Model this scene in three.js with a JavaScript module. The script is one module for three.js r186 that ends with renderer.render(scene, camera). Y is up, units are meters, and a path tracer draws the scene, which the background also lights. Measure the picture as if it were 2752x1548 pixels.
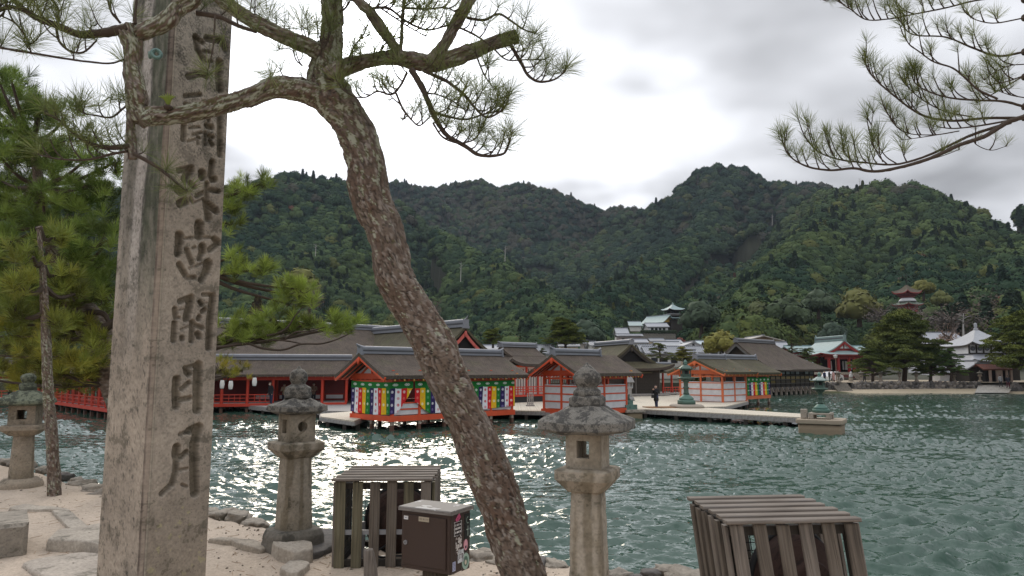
import * as THREE from 'three';
import { ImprovedNoise } from 'three/addons/math/ImprovedNoise.js';
import { MarchingCubes } from 'three/addons/objects/MarchingCubes.js';
import { mergeGeometries, mergeVertices } from 'three/addons/utils/BufferGeometryUtils.js';

// ---------------------------------------------------------------- camera, sky, sun, exposure
const scene = new THREE.Scene();
const PITCH = 6.57 * Math.PI / 180, EYE = 3.3, FPX = 1900;          // eye 1.6 m above the bank, 3.3 m above the water
const camera = new THREE.PerspectiveCamera(2 * Math.atan(774 / FPX) * 180 / Math.PI, 2752 / 1548, 0.1, 6000);
camera.position.set(0, EYE, 0);
camera.rotation.set(PITCH, 0, 0);
const renderer = new THREE.WebGLRenderer({ antialias: true });
renderer.toneMapping = THREE.LinearToneMapping;
renderer.toneMappingExposure = 1.36;
renderer.shadowMap.enabled = true;

const V = (x, y, z) => new THREE.Vector3(x, y, z);
const sunDir = V(-0.175, 0.445, -0.88).normalize();
const sun = new THREE.DirectionalLight(0xfff1dc, 0.85);
sun.position.copy(sunDir).multiplyScalar(200);
sun.castShadow = true; sun.shadow.radius = 36; sun.shadow.mapSize.set(2048, 2048);
Object.assign(sun.shadow.camera, { left: -90, right: 90, top: 90, bottom: -90, near: 1, far: 500 });
scene.add(sun, sun.target);
scene.fog = new THREE.FogExp2(0xaab6c6, 0.00009);

// ---------------------------------------------------------------- noise and random
const perlin = new ImprovedNoise();
const N3 = (x, y, z = 0.37) => perlin.noise(x, y, z);
function fbm(x, y, z, o = 4) { let a = 0, s = 1, t = 0; for (let i = 0; i < o; i++) { a += s * perlin.noise(x, y, z + i * 7.3); t += s; s *= 0.5; x *= 2.03; y *= 2.03; z *= 2.03; } return a / t; }
function rngOf(seed) { let s = seed >>> 0; return () => { s = (s + 0x6D2B79F5) >>> 0; let t = Math.imul(s ^ (s >>> 15), 1 | s); t = (t + Math.imul(t ^ (t >>> 7), 61 | t)) ^ t; return ((t ^ (t >>> 14)) >>> 0) / 4294967296; }; }
const clamp = (x, a = 0, b = 1) => Math.min(b, Math.max(a, x));
const sstep = (a, b, x) => { const t = clamp((x - a) / (b - a)); return t * t * (3 - 2 * t); };
const lerp = (a, b, t) => a + (b - a) * t;
const mix3 = (a, b, t) => [lerp(a[0], b[0], t), lerp(a[1], b[1], t), lerp(a[2], b[2], t)];
const h2 = (x, y) => { let h = Math.imul(x | 0, 374761393) ^ Math.imul(y | 0, 668265263); h = Math.imul(h ^ (h >>> 13), 1274126177); return ((h ^ (h >>> 16)) >>> 0) / 4294967296; };

// ---------------------------------------------------------------- overcast sky with thin bright places around the veiled sun
{
  const W = 2048, H = 1024, data = new Float32Array(W * H * 4);
  const gap = [[1780, 235, 5.5, 0.5], [1640, 455, 4.5, 0.45], [1250, 430, 9, 0.3], [700, 300, 9, 0.35], [330, 170, 12, 0.4]].map(([px, py, r, k]) => {
    const x = (px - 1376) / FPX, y = -(py - 774) / FPX;
    return [V(x, y * Math.cos(PITCH) + Math.sin(PITCH), -Math.cos(PITCH) + y * Math.sin(PITCH)).normalize(), r * Math.PI / 180, k];
  });
  const d = V(0, 0, 0);
  for (let j = 0; j < H; j++) for (let i = 0; i < W; i++) {
    const v = (j + 0.5) / H, u = (i + 0.5) / W, lat = (v - 0.5) * Math.PI, lon = (u - 0.5) * 2 * Math.PI;
    d.set(Math.cos(lat) * Math.cos(lon), Math.sin(lat), Math.cos(lat) * Math.sin(lon));
    const up = Math.max(d.y, 0.0) + 0.16, x = d.x / up, z = d.z / up;
    const n = fbm(x * 0.75 + 3.1, z * 0.75, 1.7, 5), n2 = fbm(x * 1.9, z * 1.9 + 9, 4.2, 4);
    const cloud = (0.49 + 0.8 * n + 0.32 * n2) * (1 + 0.9 * sstep(0.3, 1.0, d.y));   // an overcast sky is brightest overhead
    let L = cloud;
    for (const [g, r, k] of gap) { const a = Math.acos(clamp(d.dot(g), -1, 1)) / r; L += k * Math.exp(-a * a) * (1 + 1.4 * n2); }
    const ang = Math.acos(clamp(d.dot(sunDir), -1, 1)) * 180 / Math.PI;
    const glow = 5 * Math.exp(-((ang / 3.6) ** 2)) + 1.1 * Math.exp(-((ang / 9) ** 2)) + 0.46 * Math.exp(-ang / 24);
    L += glow * (0.8 + 0.6 * n2 + 0.3 * n);
    L = Math.max(L, 0.3);
    const blue = sstep(0.18, 0.42, n - 0.25 * n2) * 0.25;
    const o = (j * W + i) * 4;
    const k = d.y < 0 ? Math.max(0.25, 1 + d.y * 4) : 1;
    data[o] = L * (0.955 - 0.22 * blue) * k; data[o + 1] = L * (0.975 - 0.06 * blue) * k; data[o + 2] = L * (1.03 + 0.1 * blue) * k; data[o + 3] = 1;
  }
  const sky = new THREE.DataTexture(data, W, H, THREE.RGBAFormat, THREE.FloatType);
  sky.mapping = THREE.EquirectangularReflectionMapping; sky.magFilter = sky.minFilter = THREE.LinearFilter; sky.needsUpdate = true;
  scene.background = sky; scene.environment = sky;
}

// ---------------------------------------------------------------- from photograph pixel to a place (2752 x 1548 frame)
const cP = Math.cos(PITCH), sP = Math.sin(PITCH);
function ray(px, py) { const x = (px - 1376) / FPX, y = -(py - 774) / FPX; return V(x, y * cP + sP, -cP + y * sP); }
function at(px, py, d) { const r = ray(px, py); return r.multiplyScalar(d / -r.z).add(V(0, EYE, 0)); }        // point at distance d in depth
function onY(px, py, Y) { const r = ray(px, py); return r.multiplyScalar((Y - EYE) / r.y).add(V(0, EYE, 0)); }  // point at height Y
const yAt = (px, py, d) => at(px, py, d).y;
const xAt = (px, py, d) => at(px, py, d).x;
const mpp = (d) => d / FPX;                                          // metres per photograph pixel

// ---------------------------------------------------------------- naming
const used = {};
function numbered(name) { const k = (used[name] = (used[name] ?? -1) + 1); return k ? `${name}_${String(k).padStart(3, '0')}` : name; }
function tag(o, label, category, group) { o.userData.label = label; o.userData.category = category; if (group) o.userData.group = group; return o; }
function thing(name, label, category, pos = [0, 0, 0], turn = 0, group) {
  const o = new THREE.Group(); o.name = numbered(name); scene.add(o);
  if (pos.isVector3) o.position.copy(pos); else o.position.set(...pos);
  o.rotation.y = turn; return tag(o, label, category, group);
}
function part(name, geo, m, parent) {
  const o = new THREE.Mesh(Array.isArray(geo) ? merge(geo) : geo, m); o.name = name; o.castShadow = o.receiveShadow = true; parent.add(o); return o;
}
function solo(name, label, category, geo, m, pos, turn = 0, group) {
  const o = part(numbered(name), geo, m, scene); if (pos) (pos.isVector3 ? o.position.copy(pos) : o.position.set(...pos)); o.rotation.y = turn; return tag(o, label, category, group);
}
function structure(name, geo, m) { const o = part(numbered(name), geo, m, scene); o.userData.kind = 'structure'; return o; }
function dup(root, name, label, pos, turn = 0, group) {
  const r = root.clone(); r.name = numbered(name); scene.add(r); r.position.copy(pos); r.rotation.y = turn;
  r.userData = { ...root.userData, label }; if (group) r.userData.group = group; return r;
}

// ---------------------------------------------------------------- geometry helpers
function clean(g) {
  g = g.index ? g.toNonIndexed() : g;
  for (const k of Object.keys(g.attributes)) if (!['position', 'normal', 'uv'].includes(k)) g.deleteAttribute(k);
  if (!g.attributes.normal) g.computeVertexNormals();
  if (!g.attributes.uv) g.setAttribute('uv', new THREE.BufferAttribute(new Float32Array(g.attributes.position.count * 2), 2));
  g.morphAttributes = {}; g.clearGroups(); return g;
}
function merge(list) { return list.length === 1 ? list[0] : mergeGeometries(list.map(clean), false); }
function boxUV(g, k = 1, off = 0) {                                   // uv in metres from the face direction
  g = g.index ? g.toNonIndexed() : g; const p = g.attributes.position, uv = new Float32Array(p.count * 2), a = V(0, 0, 0), b = V(0, 0, 0), c = V(0, 0, 0);
  for (let i = 0; i < p.count; i += 3) {
    a.fromBufferAttribute(p, i); b.fromBufferAttribute(p, i + 1); c.fromBufferAttribute(p, i + 2);
    const n = b.clone().sub(a).cross(c.clone().sub(a)); const X = Math.abs(n.x), Y = Math.abs(n.y), Z = Math.abs(n.z);
    [a, b, c].forEach((q, j) => { const o = (i + j) * 2; if (Y > X * 1.01 && Y > Z * 1.01) { uv[o] = q.x; uv[o + 1] = q.z; } else if (X > Z) { uv[o] = q.z; uv[o + 1] = q.y; } else { uv[o] = q.x; uv[o + 1] = q.y; } uv[o] = uv[o] * k + off; uv[o + 1] = uv[o + 1] * k + off * 0.37; });
  }
  g.setAttribute('uv', new THREE.BufferAttribute(uv, 2)); return g;
}
function box(w, h, d, x = 0, y = 0, z = 0, rx = 0, ry = 0, rz = 0) {   // x, y, z: centre
  const g = new THREE.BoxGeometry(w, h, d); if (rx) g.rotateX(rx); if (ry) g.rotateY(ry); if (rz) g.rotateZ(rz); return g.translate(x, y, z);
}
function chamfer(w, h, d, b = 0.01, x = 0, y = 0, z = 0) {           // box with bevelled edges, uv in metres
  const s = new THREE.Shape(); const W = w / 2 - b, H = h / 2 - b; s.moveTo(-W, -H); s.lineTo(W, -H); s.lineTo(W, H); s.lineTo(-W, H); s.closePath();
  const g = new THREE.ExtrudeGeometry(s, { depth: d - 2 * b, bevelEnabled: true, bevelThickness: b, bevelSize: b, bevelSegments: 1, steps: 1 });
  return boxUV(g.translate(0, 0, -d / 2 + b).translate(x, y, z));
}
function bar(a, b, w, h, ext = 0) {                                    // squared timber from a to b
  const d = b.clone().sub(a), L = d.length() + 2 * ext; const g = new THREE.BoxGeometry(L, h, w);
  const x = d.normalize(), z = V(0, 1, 0).cross(x).negate(); if (z.lengthSq() < 1e-6) z.set(0, 0, 1); z.normalize(); const y = z.clone().cross(x);
  g.applyMatrix4(new THREE.Matrix4().makeBasis(x, y, z)); const m = a.clone().add(b).multiplyScalar(0.5); return g.translate(m.x, m.y, m.z);
}
function extrudeX(pts, L, x0 = -L / 2) {                               // profile of [z, y] drawn out along x
  const s = new THREE.Shape(pts.map(([z, y]) => new THREE.Vector2(z, y)));
  const g = new THREE.ExtrudeGeometry(s, { depth: L, bevelEnabled: false });
  g.applyMatrix4(new THREE.Matrix4().makeBasis(V(0, 0, 1), V(0, 1, 0), V(-1, 0, 0))); // z' = x, x' = -z
  g.translate(-0, 0, 0); g.computeBoundingBox(); g.translate(x0 - g.boundingBox.min.x, 0, 0); return boxUV(g);
}
function loft(rings, n = 48, disp, cap = true) {                       // rings: {y, r, p (2 round .. 9 square), turn, lift, x, z}
  const pos = [], idx = [];
  rings.forEach((R) => { for (let i = 0; i < n; i++) {
    const t = i / n * Math.PI * 2, c = Math.cos(t), s = Math.sin(t), p = R.p ?? 2;
    const k = 1 / Math.pow(Math.pow(Math.abs(c), p) + Math.pow(Math.abs(s), p), 1 / p), q = t + (R.turn ?? 0), r = R.r * k;
    let x = Math.cos(q) * r, z = Math.sin(q) * r, y = R.y + (R.lift ?? 0) * Math.pow((k - 1) / 0.414, 2);
    if (disp) { const e = disp(x, y, z); x *= 1 + e / Math.max(R.r, 0.02); z *= 1 + e / Math.max(R.r, 0.02); y += e * 0.5; }
    pos.push(x + (R.x ?? 0), y, z + (R.z ?? 0));
  } });
  for (let j = 0; j < rings.length - 1; j++) for (let i = 0; i < n; i++) { const a = j * n + i, b = j * n + (i + 1) % n; idx.push(a, a + n, b, b, a + n, b + n); }
  if (cap) for (const [j, f] of [[0, 0], [rings.length - 1, 1]]) {
    const c = pos.length / 3; pos.push(rings[j].x ?? 0, rings[j].y, rings[j].z ?? 0);
    for (let i = 0; i < n; i++) { const a = j * n + i, b = j * n + (i + 1) % n; f ? idx.push(c, b, a) : idx.push(c, a, b); }
  }
  const g = new THREE.BufferGeometry(); g.setAttribute('position', new THREE.Float32BufferAttribute(pos, 3)); g.setIndex(idx); g.computeVertexNormals(); return g;
}
const subdiv = (rings, m) => { const o = []; for (let i = 0; i < rings.length - 1; i++) { const a = rings[i], b = rings[i + 1]; for (let k = 0; k < m; k++) { const t = k / m, f = (q, e) => lerp(a[q] ?? e, b[q] ?? e, t); o.push({ y: f('y', 0), r: f('r', 0), p: f('p', 2), turn: f('turn', 0), lift: f('lift', 0), x: f('x', 0), z: f('z', 0) }); } } o.push(rings[rings.length - 1]); return o; };
// swept tube through points with radii; disp(theta, s) adds to the radius; color(theta, s, disp) gives vertex colours
function tube(pts, rad, sides = 8, step = 0.05, disp, color, capEnds = true) {
  const curve = new THREE.CatmullRomCurve3(pts, false, 'centripetal'), L = curve.getLength(), n = Math.max(2, Math.ceil(L / step));
  const pos = [], col = [], uv = [], idx = []; let up = V(0.31, 0.2, 0.9).normalize(), prev = null, s = 0;
  for (let j = 0; j <= n; j++) {
    const t = j / n, p = curve.getPoint(t), tan = curve.getTangent(t); if (prev) s += p.distanceTo(prev); prev = p;
    const nx = up.clone().addScaledVector(tan, -up.dot(tan)).normalize(), ny = tan.clone().cross(nx); up = nx;
    const f = t * (pts.length - 1), k = Math.min(pts.length - 2, Math.floor(f)), r = lerp(rad[k], rad[k + 1], f - k);
    for (let i = 0; i <= sides; i++) {
      const th = (i % sides) / sides * Math.PI * 2, e = disp ? disp(th, s, r) : 0, q = p.clone().addScaledVector(nx, Math.cos(th) * (r + e)).addScaledVector(ny, Math.sin(th) * (r + e));
      pos.push(q.x, q.y, q.z); uv.push(i / sides * 2 * Math.PI * r, s); if (color) col.push(...color(th, s, e, q));
    }
  }
  const w = sides + 1;
  for (let j = 0; j < n; j++) for (let i = 0; i < sides; i++) { const a = j * w + i; idx.push(a, a + 1, a + w, a + 1, a + w + 1, a + w); }
  if (capEnds) for (const j of [0, n]) { const c = pos.length / 3, p = curve.getPoint(j / n); pos.push(p.x, p.y, p.z); uv.push(0, 0); if (color) col.push(0.2, 0.16, 0.12); for (let i = 0; i < sides; i++) j ? idx.push(c, j * w + i, j * w + i + 1) : idx.push(c, i + 1, i); }
  const g = new THREE.BufferGeometry(); g.setAttribute('position', new THREE.Float32BufferAttribute(pos, 3)); g.setAttribute('uv', new THREE.Float32BufferAttribute(uv, 2));
  if (color) g.setAttribute('color', new THREE.Float32BufferAttribute(col, 3)); g.setIndex(idx); g.computeVertexNormals(); return g;
}
function grid(nu, nv, fn, color) {                                     // surface from fn(u, v) -> [x, y, z]
  const pos = [], uv = [], col = [], idx = [];
  for (let j = 0; j <= nv; j++) for (let i = 0; i <= nu; i++) { const q = fn(i / nu, j / nv, i, j); pos.push(q[0], q[1], q[2]); uv.push(q[3] ?? i / nu, q[4] ?? j / nv); if (color) col.push(...color(i / nu, j / nv, q)); }
  for (let j = 0; j < nv; j++) for (let i = 0; i < nu; i++) { const a = j * (nu + 1) + i; idx.push(a, a + 1, a + nu + 1, a + 1, a + nu + 2, a + nu + 1); }
  const g = new THREE.BufferGeometry(); g.setAttribute('position', new THREE.Float32BufferAttribute(pos, 3)); g.setAttribute('uv', new THREE.Float32BufferAttribute(uv, 2));
  if (color) g.setAttribute('color', new THREE.Float32BufferAttribute(col, 3)); g.setIndex(idx); g.computeVertexNormals(); return g;
}
function rockGeo(seed, rx, ry, rz, det = 3, rough = 0.28) {            // irregular boulder
  const g = mergeVertices(new THREE.IcosahedronGeometry(1, det).deleteAttribute('uv').deleteAttribute('normal')), p = g.attributes.position, q = V(0, 0, 0);
  for (let i = 0; i < p.count; i++) { q.fromBufferAttribute(p, i).normalize(); const k = 1 + rough * 0.5 * N3(q.x * 3.1 + seed, q.y * 3.1, q.z * 3.1) + rough * fbm(q.x * 1.3 + seed * 3.7, q.y * 1.3, q.z * 1.3 + seed, 4) * 1.6; const f = (a) => Math.sign(a) * Math.pow(Math.abs(a), 0.72); p.setXYZ(i, f(q.x) * rx * k, f(q.y) * ry * k, f(q.z) * rz * k); }
  g.computeVertexNormals(); return boxUV(g);
}

// ---------------------------------------------------------------- procedural textures
function pn(x, y, P, seed = 0, Q = P) {                                // value noise with periods P and Q
  const xi = Math.floor(x), yi = Math.floor(y), fx = x - xi, fy = y - yi, m = (a) => ((a % P) + P) % P, k = (a) => ((a % Q) + Q) % Q, u = fx * fx * (3 - 2 * fx), v = fy * fy * (3 - 2 * fy), S = seed * 7919;
  return lerp(lerp(h2(m(xi) + S, k(yi)), h2(m(xi + 1) + S, k(yi)), u), lerp(h2(m(xi) + S, k(yi + 1)), h2(m(xi + 1) + S, k(yi + 1)), u), v);
}
function pf(u, v, P, o = 4, seed = 0) { let a = 0, s = 1, t = 0; for (let i = 0; i < o; i++) { a += s * pn(u * P, v * P, P, seed + i); t += s; s *= 0.55; P *= 2; } return a / t; }
function tex(n, fn, rep, srgb = true, m = n) {
  const d = new Uint8Array(n * m * 4);
  for (let j = 0; j < m; j++) for (let i = 0; i < n; i++) { const c = fn(i / n, j / m), o = (j * n + i) * 4; for (let k = 0; k < 3; k++) { const x = clamp(Array.isArray(c) ? c[k] : c); d[o + k] = 255 * (srgb ? (x <= 0.0031308 ? 12.92 * x : 1.055 * Math.pow(x, 1 / 2.4) - 0.055) : x); } d[o + 3] = 255; }
  const t = new THREE.DataTexture(d, n, m); t.wrapS = t.wrapT = THREE.RepeatWrapping; t.magFilter = THREE.LinearFilter; t.minFilter = THREE.LinearMipmapLinearFilter; t.generateMipmaps = true;
  if (srgb) t.colorSpace = THREE.SRGBColorSpace; t.repeat.set(rep, Array.isArray(rep) ? rep[1] : rep); if (Array.isArray(rep)) t.repeat.set(rep[0], rep[1]); t.needsUpdate = true; return t;
}
const lin = (r, g, b) => new THREE.Color().setRGB(r, g, b);
const mat = (r, g, b, rough = 0.8, o = {}) => new THREE.MeshStandardMaterial({ color: lin(r, g, b), roughness: rough, side: THREE.DoubleSide, ...o });
const tint = (base, r, g, b) => { const m = base.clone(); m.color = lin(r, g, b); return m; };

const speck = tex(512, (u, v) => { const a = pf(u, v, 8, 4, 1), b = pf(u, v, 64, 3, 9), c = pf(u, v, 4, 3, 17); const l = sstep(0.52, 0.66, a * 0.6 + b * 0.4); const k = 0.72 + 0.5 * (b - 0.5) + 0.35 * (c - 0.5); return mix3([k, k * 0.97, k * 0.92], [0.3 * k, 0.3 * k, 0.26 * k], l * 0.75); }, 0.9);
const speckBump = tex(512, (u, v) => pf(u, v, 16, 5, 3), 0.9, false);
const woodMap = tex(512, (u, v) => { const w = pn(u * 4, v * 4, 4, 2) * 0.03, g = pf(u + w, v, 1, 1, 4); const f = pn((u + w) * 64, v * 3, 64, 5, 3) * 0.5 + pn((u + w) * 160, v * 6, 160, 8, 6) * 0.35 + pn(u * 7, v * 7, 7, 12) * 0.4; const k = 0.26 + 0.98 * f + 0 * g; return [k, k * 0.96, k * 0.9]; }, 1.6);
const woodBump = tex(512, (u, v) => pn(u * 90, v * 3, 90, 5, 3) * 0.6 + pn(u * 200, v * 6, 200, 8, 6) * 0.4, 1.6, false);
const roofMap = tex(512, (u, v) => { const a = pf(u, v, 5, 4, 21), b = pn(u * 96, v * 24, 96, 3, 24), c = pn(u * 128, v * 128, 128, 9), m = sstep(0.5, 0.75, pf(u, v, 3, 4, 33)); const k = 0.62 + 0.4 * (a - 0.5) + 0.3 * (b - 0.5) + 0.3 * (c - 0.5) ; return mix3([k, k * 0.9, k * 0.82], [k * 0.8, k * 0.86, k * 0.55], m * 0.5); }, 0.31);
const roofBump = tex(512, (u, v) => pn(u * 128, v * 40, 128, 3, 40) * 0.5 + pn(u * 128, v * 128, 128, 9) * 0.5, 0.31, false);
const fineMap = tex(256, (u, v) => { const k = 0.86 + 0.28 * (pf(u, v, 6, 5, 40) - 0.5) + 0.1 * (pn(u * 128, v * 128, 128, 2) - 0.5); return [k, k, k]; }, 0.5);
const sandMap = tex(512, (u, v) => { const a = pf(u, v, 6, 4, 51), b = pn(u * 256, v * 256, 256, 3), c = pn(u * 90, v * 90, 90, 6); const k = 0.86 + 0.28 * (a - 0.5) + 0.3 * (b - 0.5) + 0.16 * (c - 0.5); return [k, k * 0.985, k * 0.96]; }, 0.45);
const sandBump = tex(512, (u, v) => pf(u, v, 12, 5, 61), 0.45, false);

const stone = (r, g, b) => mat(r, g, b, 0.92, { map: speck, bumpMap: speckBump, bumpScale: 0.006 });
const M = {
  granite: stone(0.42, 0.375, 0.31), graniteDark: stone(0.2, 0.185, 0.16), graniteGreen: stone(0.2, 0.21, 0.17), slab: stone(0.5, 0.45, 0.39), rock: stone(0.42, 0.37, 0.31), rockDark: stone(0.16, 0.15, 0.145),
  orange: mat(0.76, 0.098, 0.028, 0.55, { map: fineMap }), red: mat(0.62, 0.055, 0.024, 0.6, { map: fineMap }), darkRed: mat(0.2, 0.022, 0.02, 0.6, { map: fineMap }),
  white: mat(0.74, 0.74, 0.75, 0.75, { map: fineMap }), gold: mat(0.7, 0.42, 0.08, 0.4),
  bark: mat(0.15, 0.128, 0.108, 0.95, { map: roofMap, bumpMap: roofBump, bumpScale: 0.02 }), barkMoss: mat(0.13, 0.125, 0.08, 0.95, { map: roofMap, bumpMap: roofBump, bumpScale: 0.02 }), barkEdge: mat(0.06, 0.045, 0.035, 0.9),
  tile: mat(0.23, 0.24, 0.265, 0.55, { map: fineMap }), tileDark: mat(0.06, 0.062, 0.068, 0.6), tileGrey: mat(0.36, 0.37, 0.4, 0.6, { map: fineMap }), tilePale: mat(0.4, 0.41, 0.43, 0.6, { map: fineMap }),
  copper: mat(0.33, 0.43, 0.42, 0.6, { map: fineMap }), bronze: mat(0.1, 0.17, 0.14, 0.5, { map: speck, metalness: 0.25 }), bronzePale: mat(0.16, 0.3, 0.26, 0.6, { map: speck, metalness: 0.15 }), bronzeTop: mat(0.42, 0.52, 0.5, 0.6, { map: speck }),
  deck: mat(0.62, 0.57, 0.48, 0.8, { map: woodMap }), deckGrey: mat(0.34, 0.33, 0.33, 0.85, { map: woodMap }), timberDark: mat(0.045, 0.038, 0.032, 0.9, { map: woodMap }), timberGrey: mat(0.16, 0.15, 0.145, 0.9, { map: woodMap }), dark: mat(0.012, 0.011, 0.011, 0.9), brownDark: mat(0.06, 0.04, 0.028, 0.85),
  stilt: mat(0.42, 0.36, 0.31, 0.85, { map: woodMap }), stiltWet: mat(0.13, 0.06, 0.04, 0.7, { map: woodMap }),
  plaster: mat(0.7, 0.68, 0.63, 0.85, { map: fineMap }), cream: mat(0.6, 0.5, 0.36, 0.85, { map: fineMap }), glass: mat(0.03, 0.035, 0.04, 0.15), paper: mat(0.8, 0.78, 0.74, 0.9), rust: mat(0.22, 0.07, 0.045, 0.8, { map: speck }),
  slat: mat(0.15, 0.126, 0.105, 0.9, { map: woodMap, bumpMap: woodBump, bumpScale: 0.004 }), slatPale: mat(0.21, 0.183, 0.162, 0.9, { map: woodMap, bumpMap: woodBump, bumpScale: 0.004 }), slatMoss: mat(0.165, 0.15, 0.1, 0.9, { map: woodMap, bumpMap: woodBump, bumpScale: 0.004 }),
  steel: mat(0.3, 0.3, 0.31, 0.5, { metalness: 0.4 }), black: mat(0.015, 0.015, 0.016, 0.6),
};
// ================================================================ THE SETTING: water, bank, hills, forest
const deg = Math.PI / 180;
{ // rippled sea: polar sheet, fine near the bank
  const R = rngOf(11), waves = [];
  for (let i = 0; i < 34; i++) {
    const l = 0.26 * Math.pow(12, R() * R() * 0.9 + 0.04 * i / 34), a = (R() - 0.5) * 1.5 + 0.2;
    waves.push([Math.sin(a) * 2 * Math.PI / l, Math.cos(a) * 2 * Math.PI / l, R() * 6.28, l * 0.0165]);
  }
  const A = []; for (let a = -180; a < -46; a += 6) A.push(a); for (let i = 0; i <= 760; i++) A.push(-46 + 92 * i / 760); for (let a = 52; a <= 180; a += 6) A.push(a);
  const rows = 520, r0 = 4.2, r1 = 120, nu = A.length - 1;
  const g = grid(nu, rows, (u, v, i, j) => {
    const r = r0 * Math.pow(r1 / r0, j / rows), x = Math.sin(A[i] * deg) * r, z = -Math.cos(A[i] * deg) * r; let y = 0;
    const gust = 0.66 + 0.95 * N3(x * 0.09, z * 0.17, 2.2) + 0.5 * N3(x * 0.35, z * 0.6, 5.1), calm = 1 - 0.45 * sstep(60, 100, r);
    for (const [kx, kz, ph, am] of waves) { const w = Math.sin(kx * x + kz * z + ph + 0.8 * N3(x * 0.35, z * 0.35, ph)); y += am * (w + 0.35 * w * Math.abs(w)); }
    return [x, y * Math.max(0.25, gust) * calm, z, x, z];
  });
  const wb = tex(512, (u, v) => pf(u, v, 10, 4, 71) * 0.6 + pf(u, v * 1, 26, 3, 75) * 0.4, 0.29, false);
  structure('water', g, new THREE.MeshPhysicalMaterial({ color: lin(0.038, 0.08, 0.058), roughness: 0.06, ior: 1.34, bumpMap: wb, bumpScale: 0.035, side: THREE.DoubleSide }));
}
// sandy bank in front; its edge follows the low revetment
const edge = [[-60, 44], [-30, 27], [-14, 15.6], [-9.2, 12.7], [-5.9, 10.1], [-3.75, 8.5], [-2.6, 7.55], [-1.6, 6.85], [-0.4, 6.45], [0.4, 6.2], [1.1, 5.9], [2, 5.55], [3.2, 5.1], [6, 4.3], [14, 3.4], [40, 2]];
const edgeCurve = new THREE.SplineCurve(edge.map(([x, d]) => new THREE.Vector2(x, d)));
const BANK = 1.7;
const bankY = (x, z) => BANK + 0.04 * fbm(x * 0.5, z * 0.5, 3.3, 3) + 0.014 * fbm(x * 2.6, z * 2.6, 6.6, 3) - 0.012 * Math.max(0, N3(x * 5.5, z * 5.5, 2.2));
{
  const g = grid(420, 230, (u, v) => {
    const e = edgeCurve.getPoint(u), jag = 0.16 * N3(u * 60, 0.3) + 0.07 * N3(u * 230, 1.3); const d = e.y + jag;
    if (v < 0.06) { const k = v / 0.06; return [e.x + 0.04 * N3(u * 300, k * 4), lerp(-1.2, BANK - 0.06, k), -d - (1 - k) * 0.45 - 0.1 * N3(u * 200, k * 5), u * 200, k * 3]; }
    const t = Math.pow((v - 0.06) / 0.94, 2), z = lerp(-d, 14, t), y = bankY(e.x, z) - 0.05 * Math.exp(-((z + d) / 0.12)); return [e.x, y, z, e.x, z];
  });
  structure('ground', g, mat(0.52, 0.43, 0.345, 0.95, { map: sandMap, bumpMap: sandBump, bumpScale: 0.02 }));
}
// wooded hills: ridge lines read off the skyline
const ridge = (pts) => { const q = pts.map(([px, py, d]) => at(px, py, d)); return q; };
const ridges = [
  [ridge([[-500, 600, 560], [-100, 560, 600], [300, 520, 640], [614, 505, 640], [694, 515, 640], [742, 482, 645], [790, 470, 650], [860, 482, 660], [930, 493, 680], [1050, 540, 660], [1150, 610, 600], [1300, 700, 500], [1420, 770, 400], [1500, 830, 320]]), 0.52],
  [ridge([[500, 520, 1250], [900, 505, 1180], [1010, 492, 1160], [1068, 490, 1150], [1130, 500, 1150], [1175, 502, 1150], [1230, 490, 1150], [1282, 482, 1150], [1315, 495, 1150], [1346, 504, 1150], [1380, 498, 1130], [1420, 495, 1100], [1470, 512, 1080], [1517, 525, 1050], [1580, 552, 1020], [1638, 570, 1000], [1660, 556, 985], [1688, 562, 980], [1763, 572, 950]]), 0.64],
  [ridge([[1763, 574, 950], [1816, 540, 930], [1850, 506, 910], [1872, 482, 900], [1895, 455, 900], [1923, 450, 900], [1976, 450, 900], [2008, 483, 890], [2083, 489, 850], [2147, 508, 800], [2300, 520, 900]]), 0.66],
  [ridge([[1950, 452, 895], [1900, 600, 700], [1780, 690, 560], [1640, 770, 430], [1560, 830, 340]]), 0.72],
  [ridge([[2040, 600, 640], [1960, 720, 480], [1880, 800, 370], [1800, 860, 290]]), 0.75],
  [ridge([[2136, 494, 1050], [2200, 496, 1050], [2300, 520, 1000]]), 0.5],
  [ridge([[2220, 520, 620], [2297, 507, 570], [2350, 495, 550], [2436, 505, 530], [2543, 538, 500], [2617, 562, 480], [2703, 572, 470], [2752, 564, 460], [3000, 600, 450], [3500, 640, 450]]), 0.5],
  [ridge([[2300, 505, 565], [2190, 610, 460], [2090, 730, 340], [2030, 820, 250], [2000, 880, 200]]), 0.62],
  [ridge([[2560, 560, 480], [2500, 690, 340], [2450, 760, 270]]), 0.6],
  [ridge([[2752, 640, 400], [2700, 760, 250], [2650, 860, 190]]), 0.5],
];
const baseY = (r) => 1.35 + Math.max(0, r - 112) * 0.025;
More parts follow.
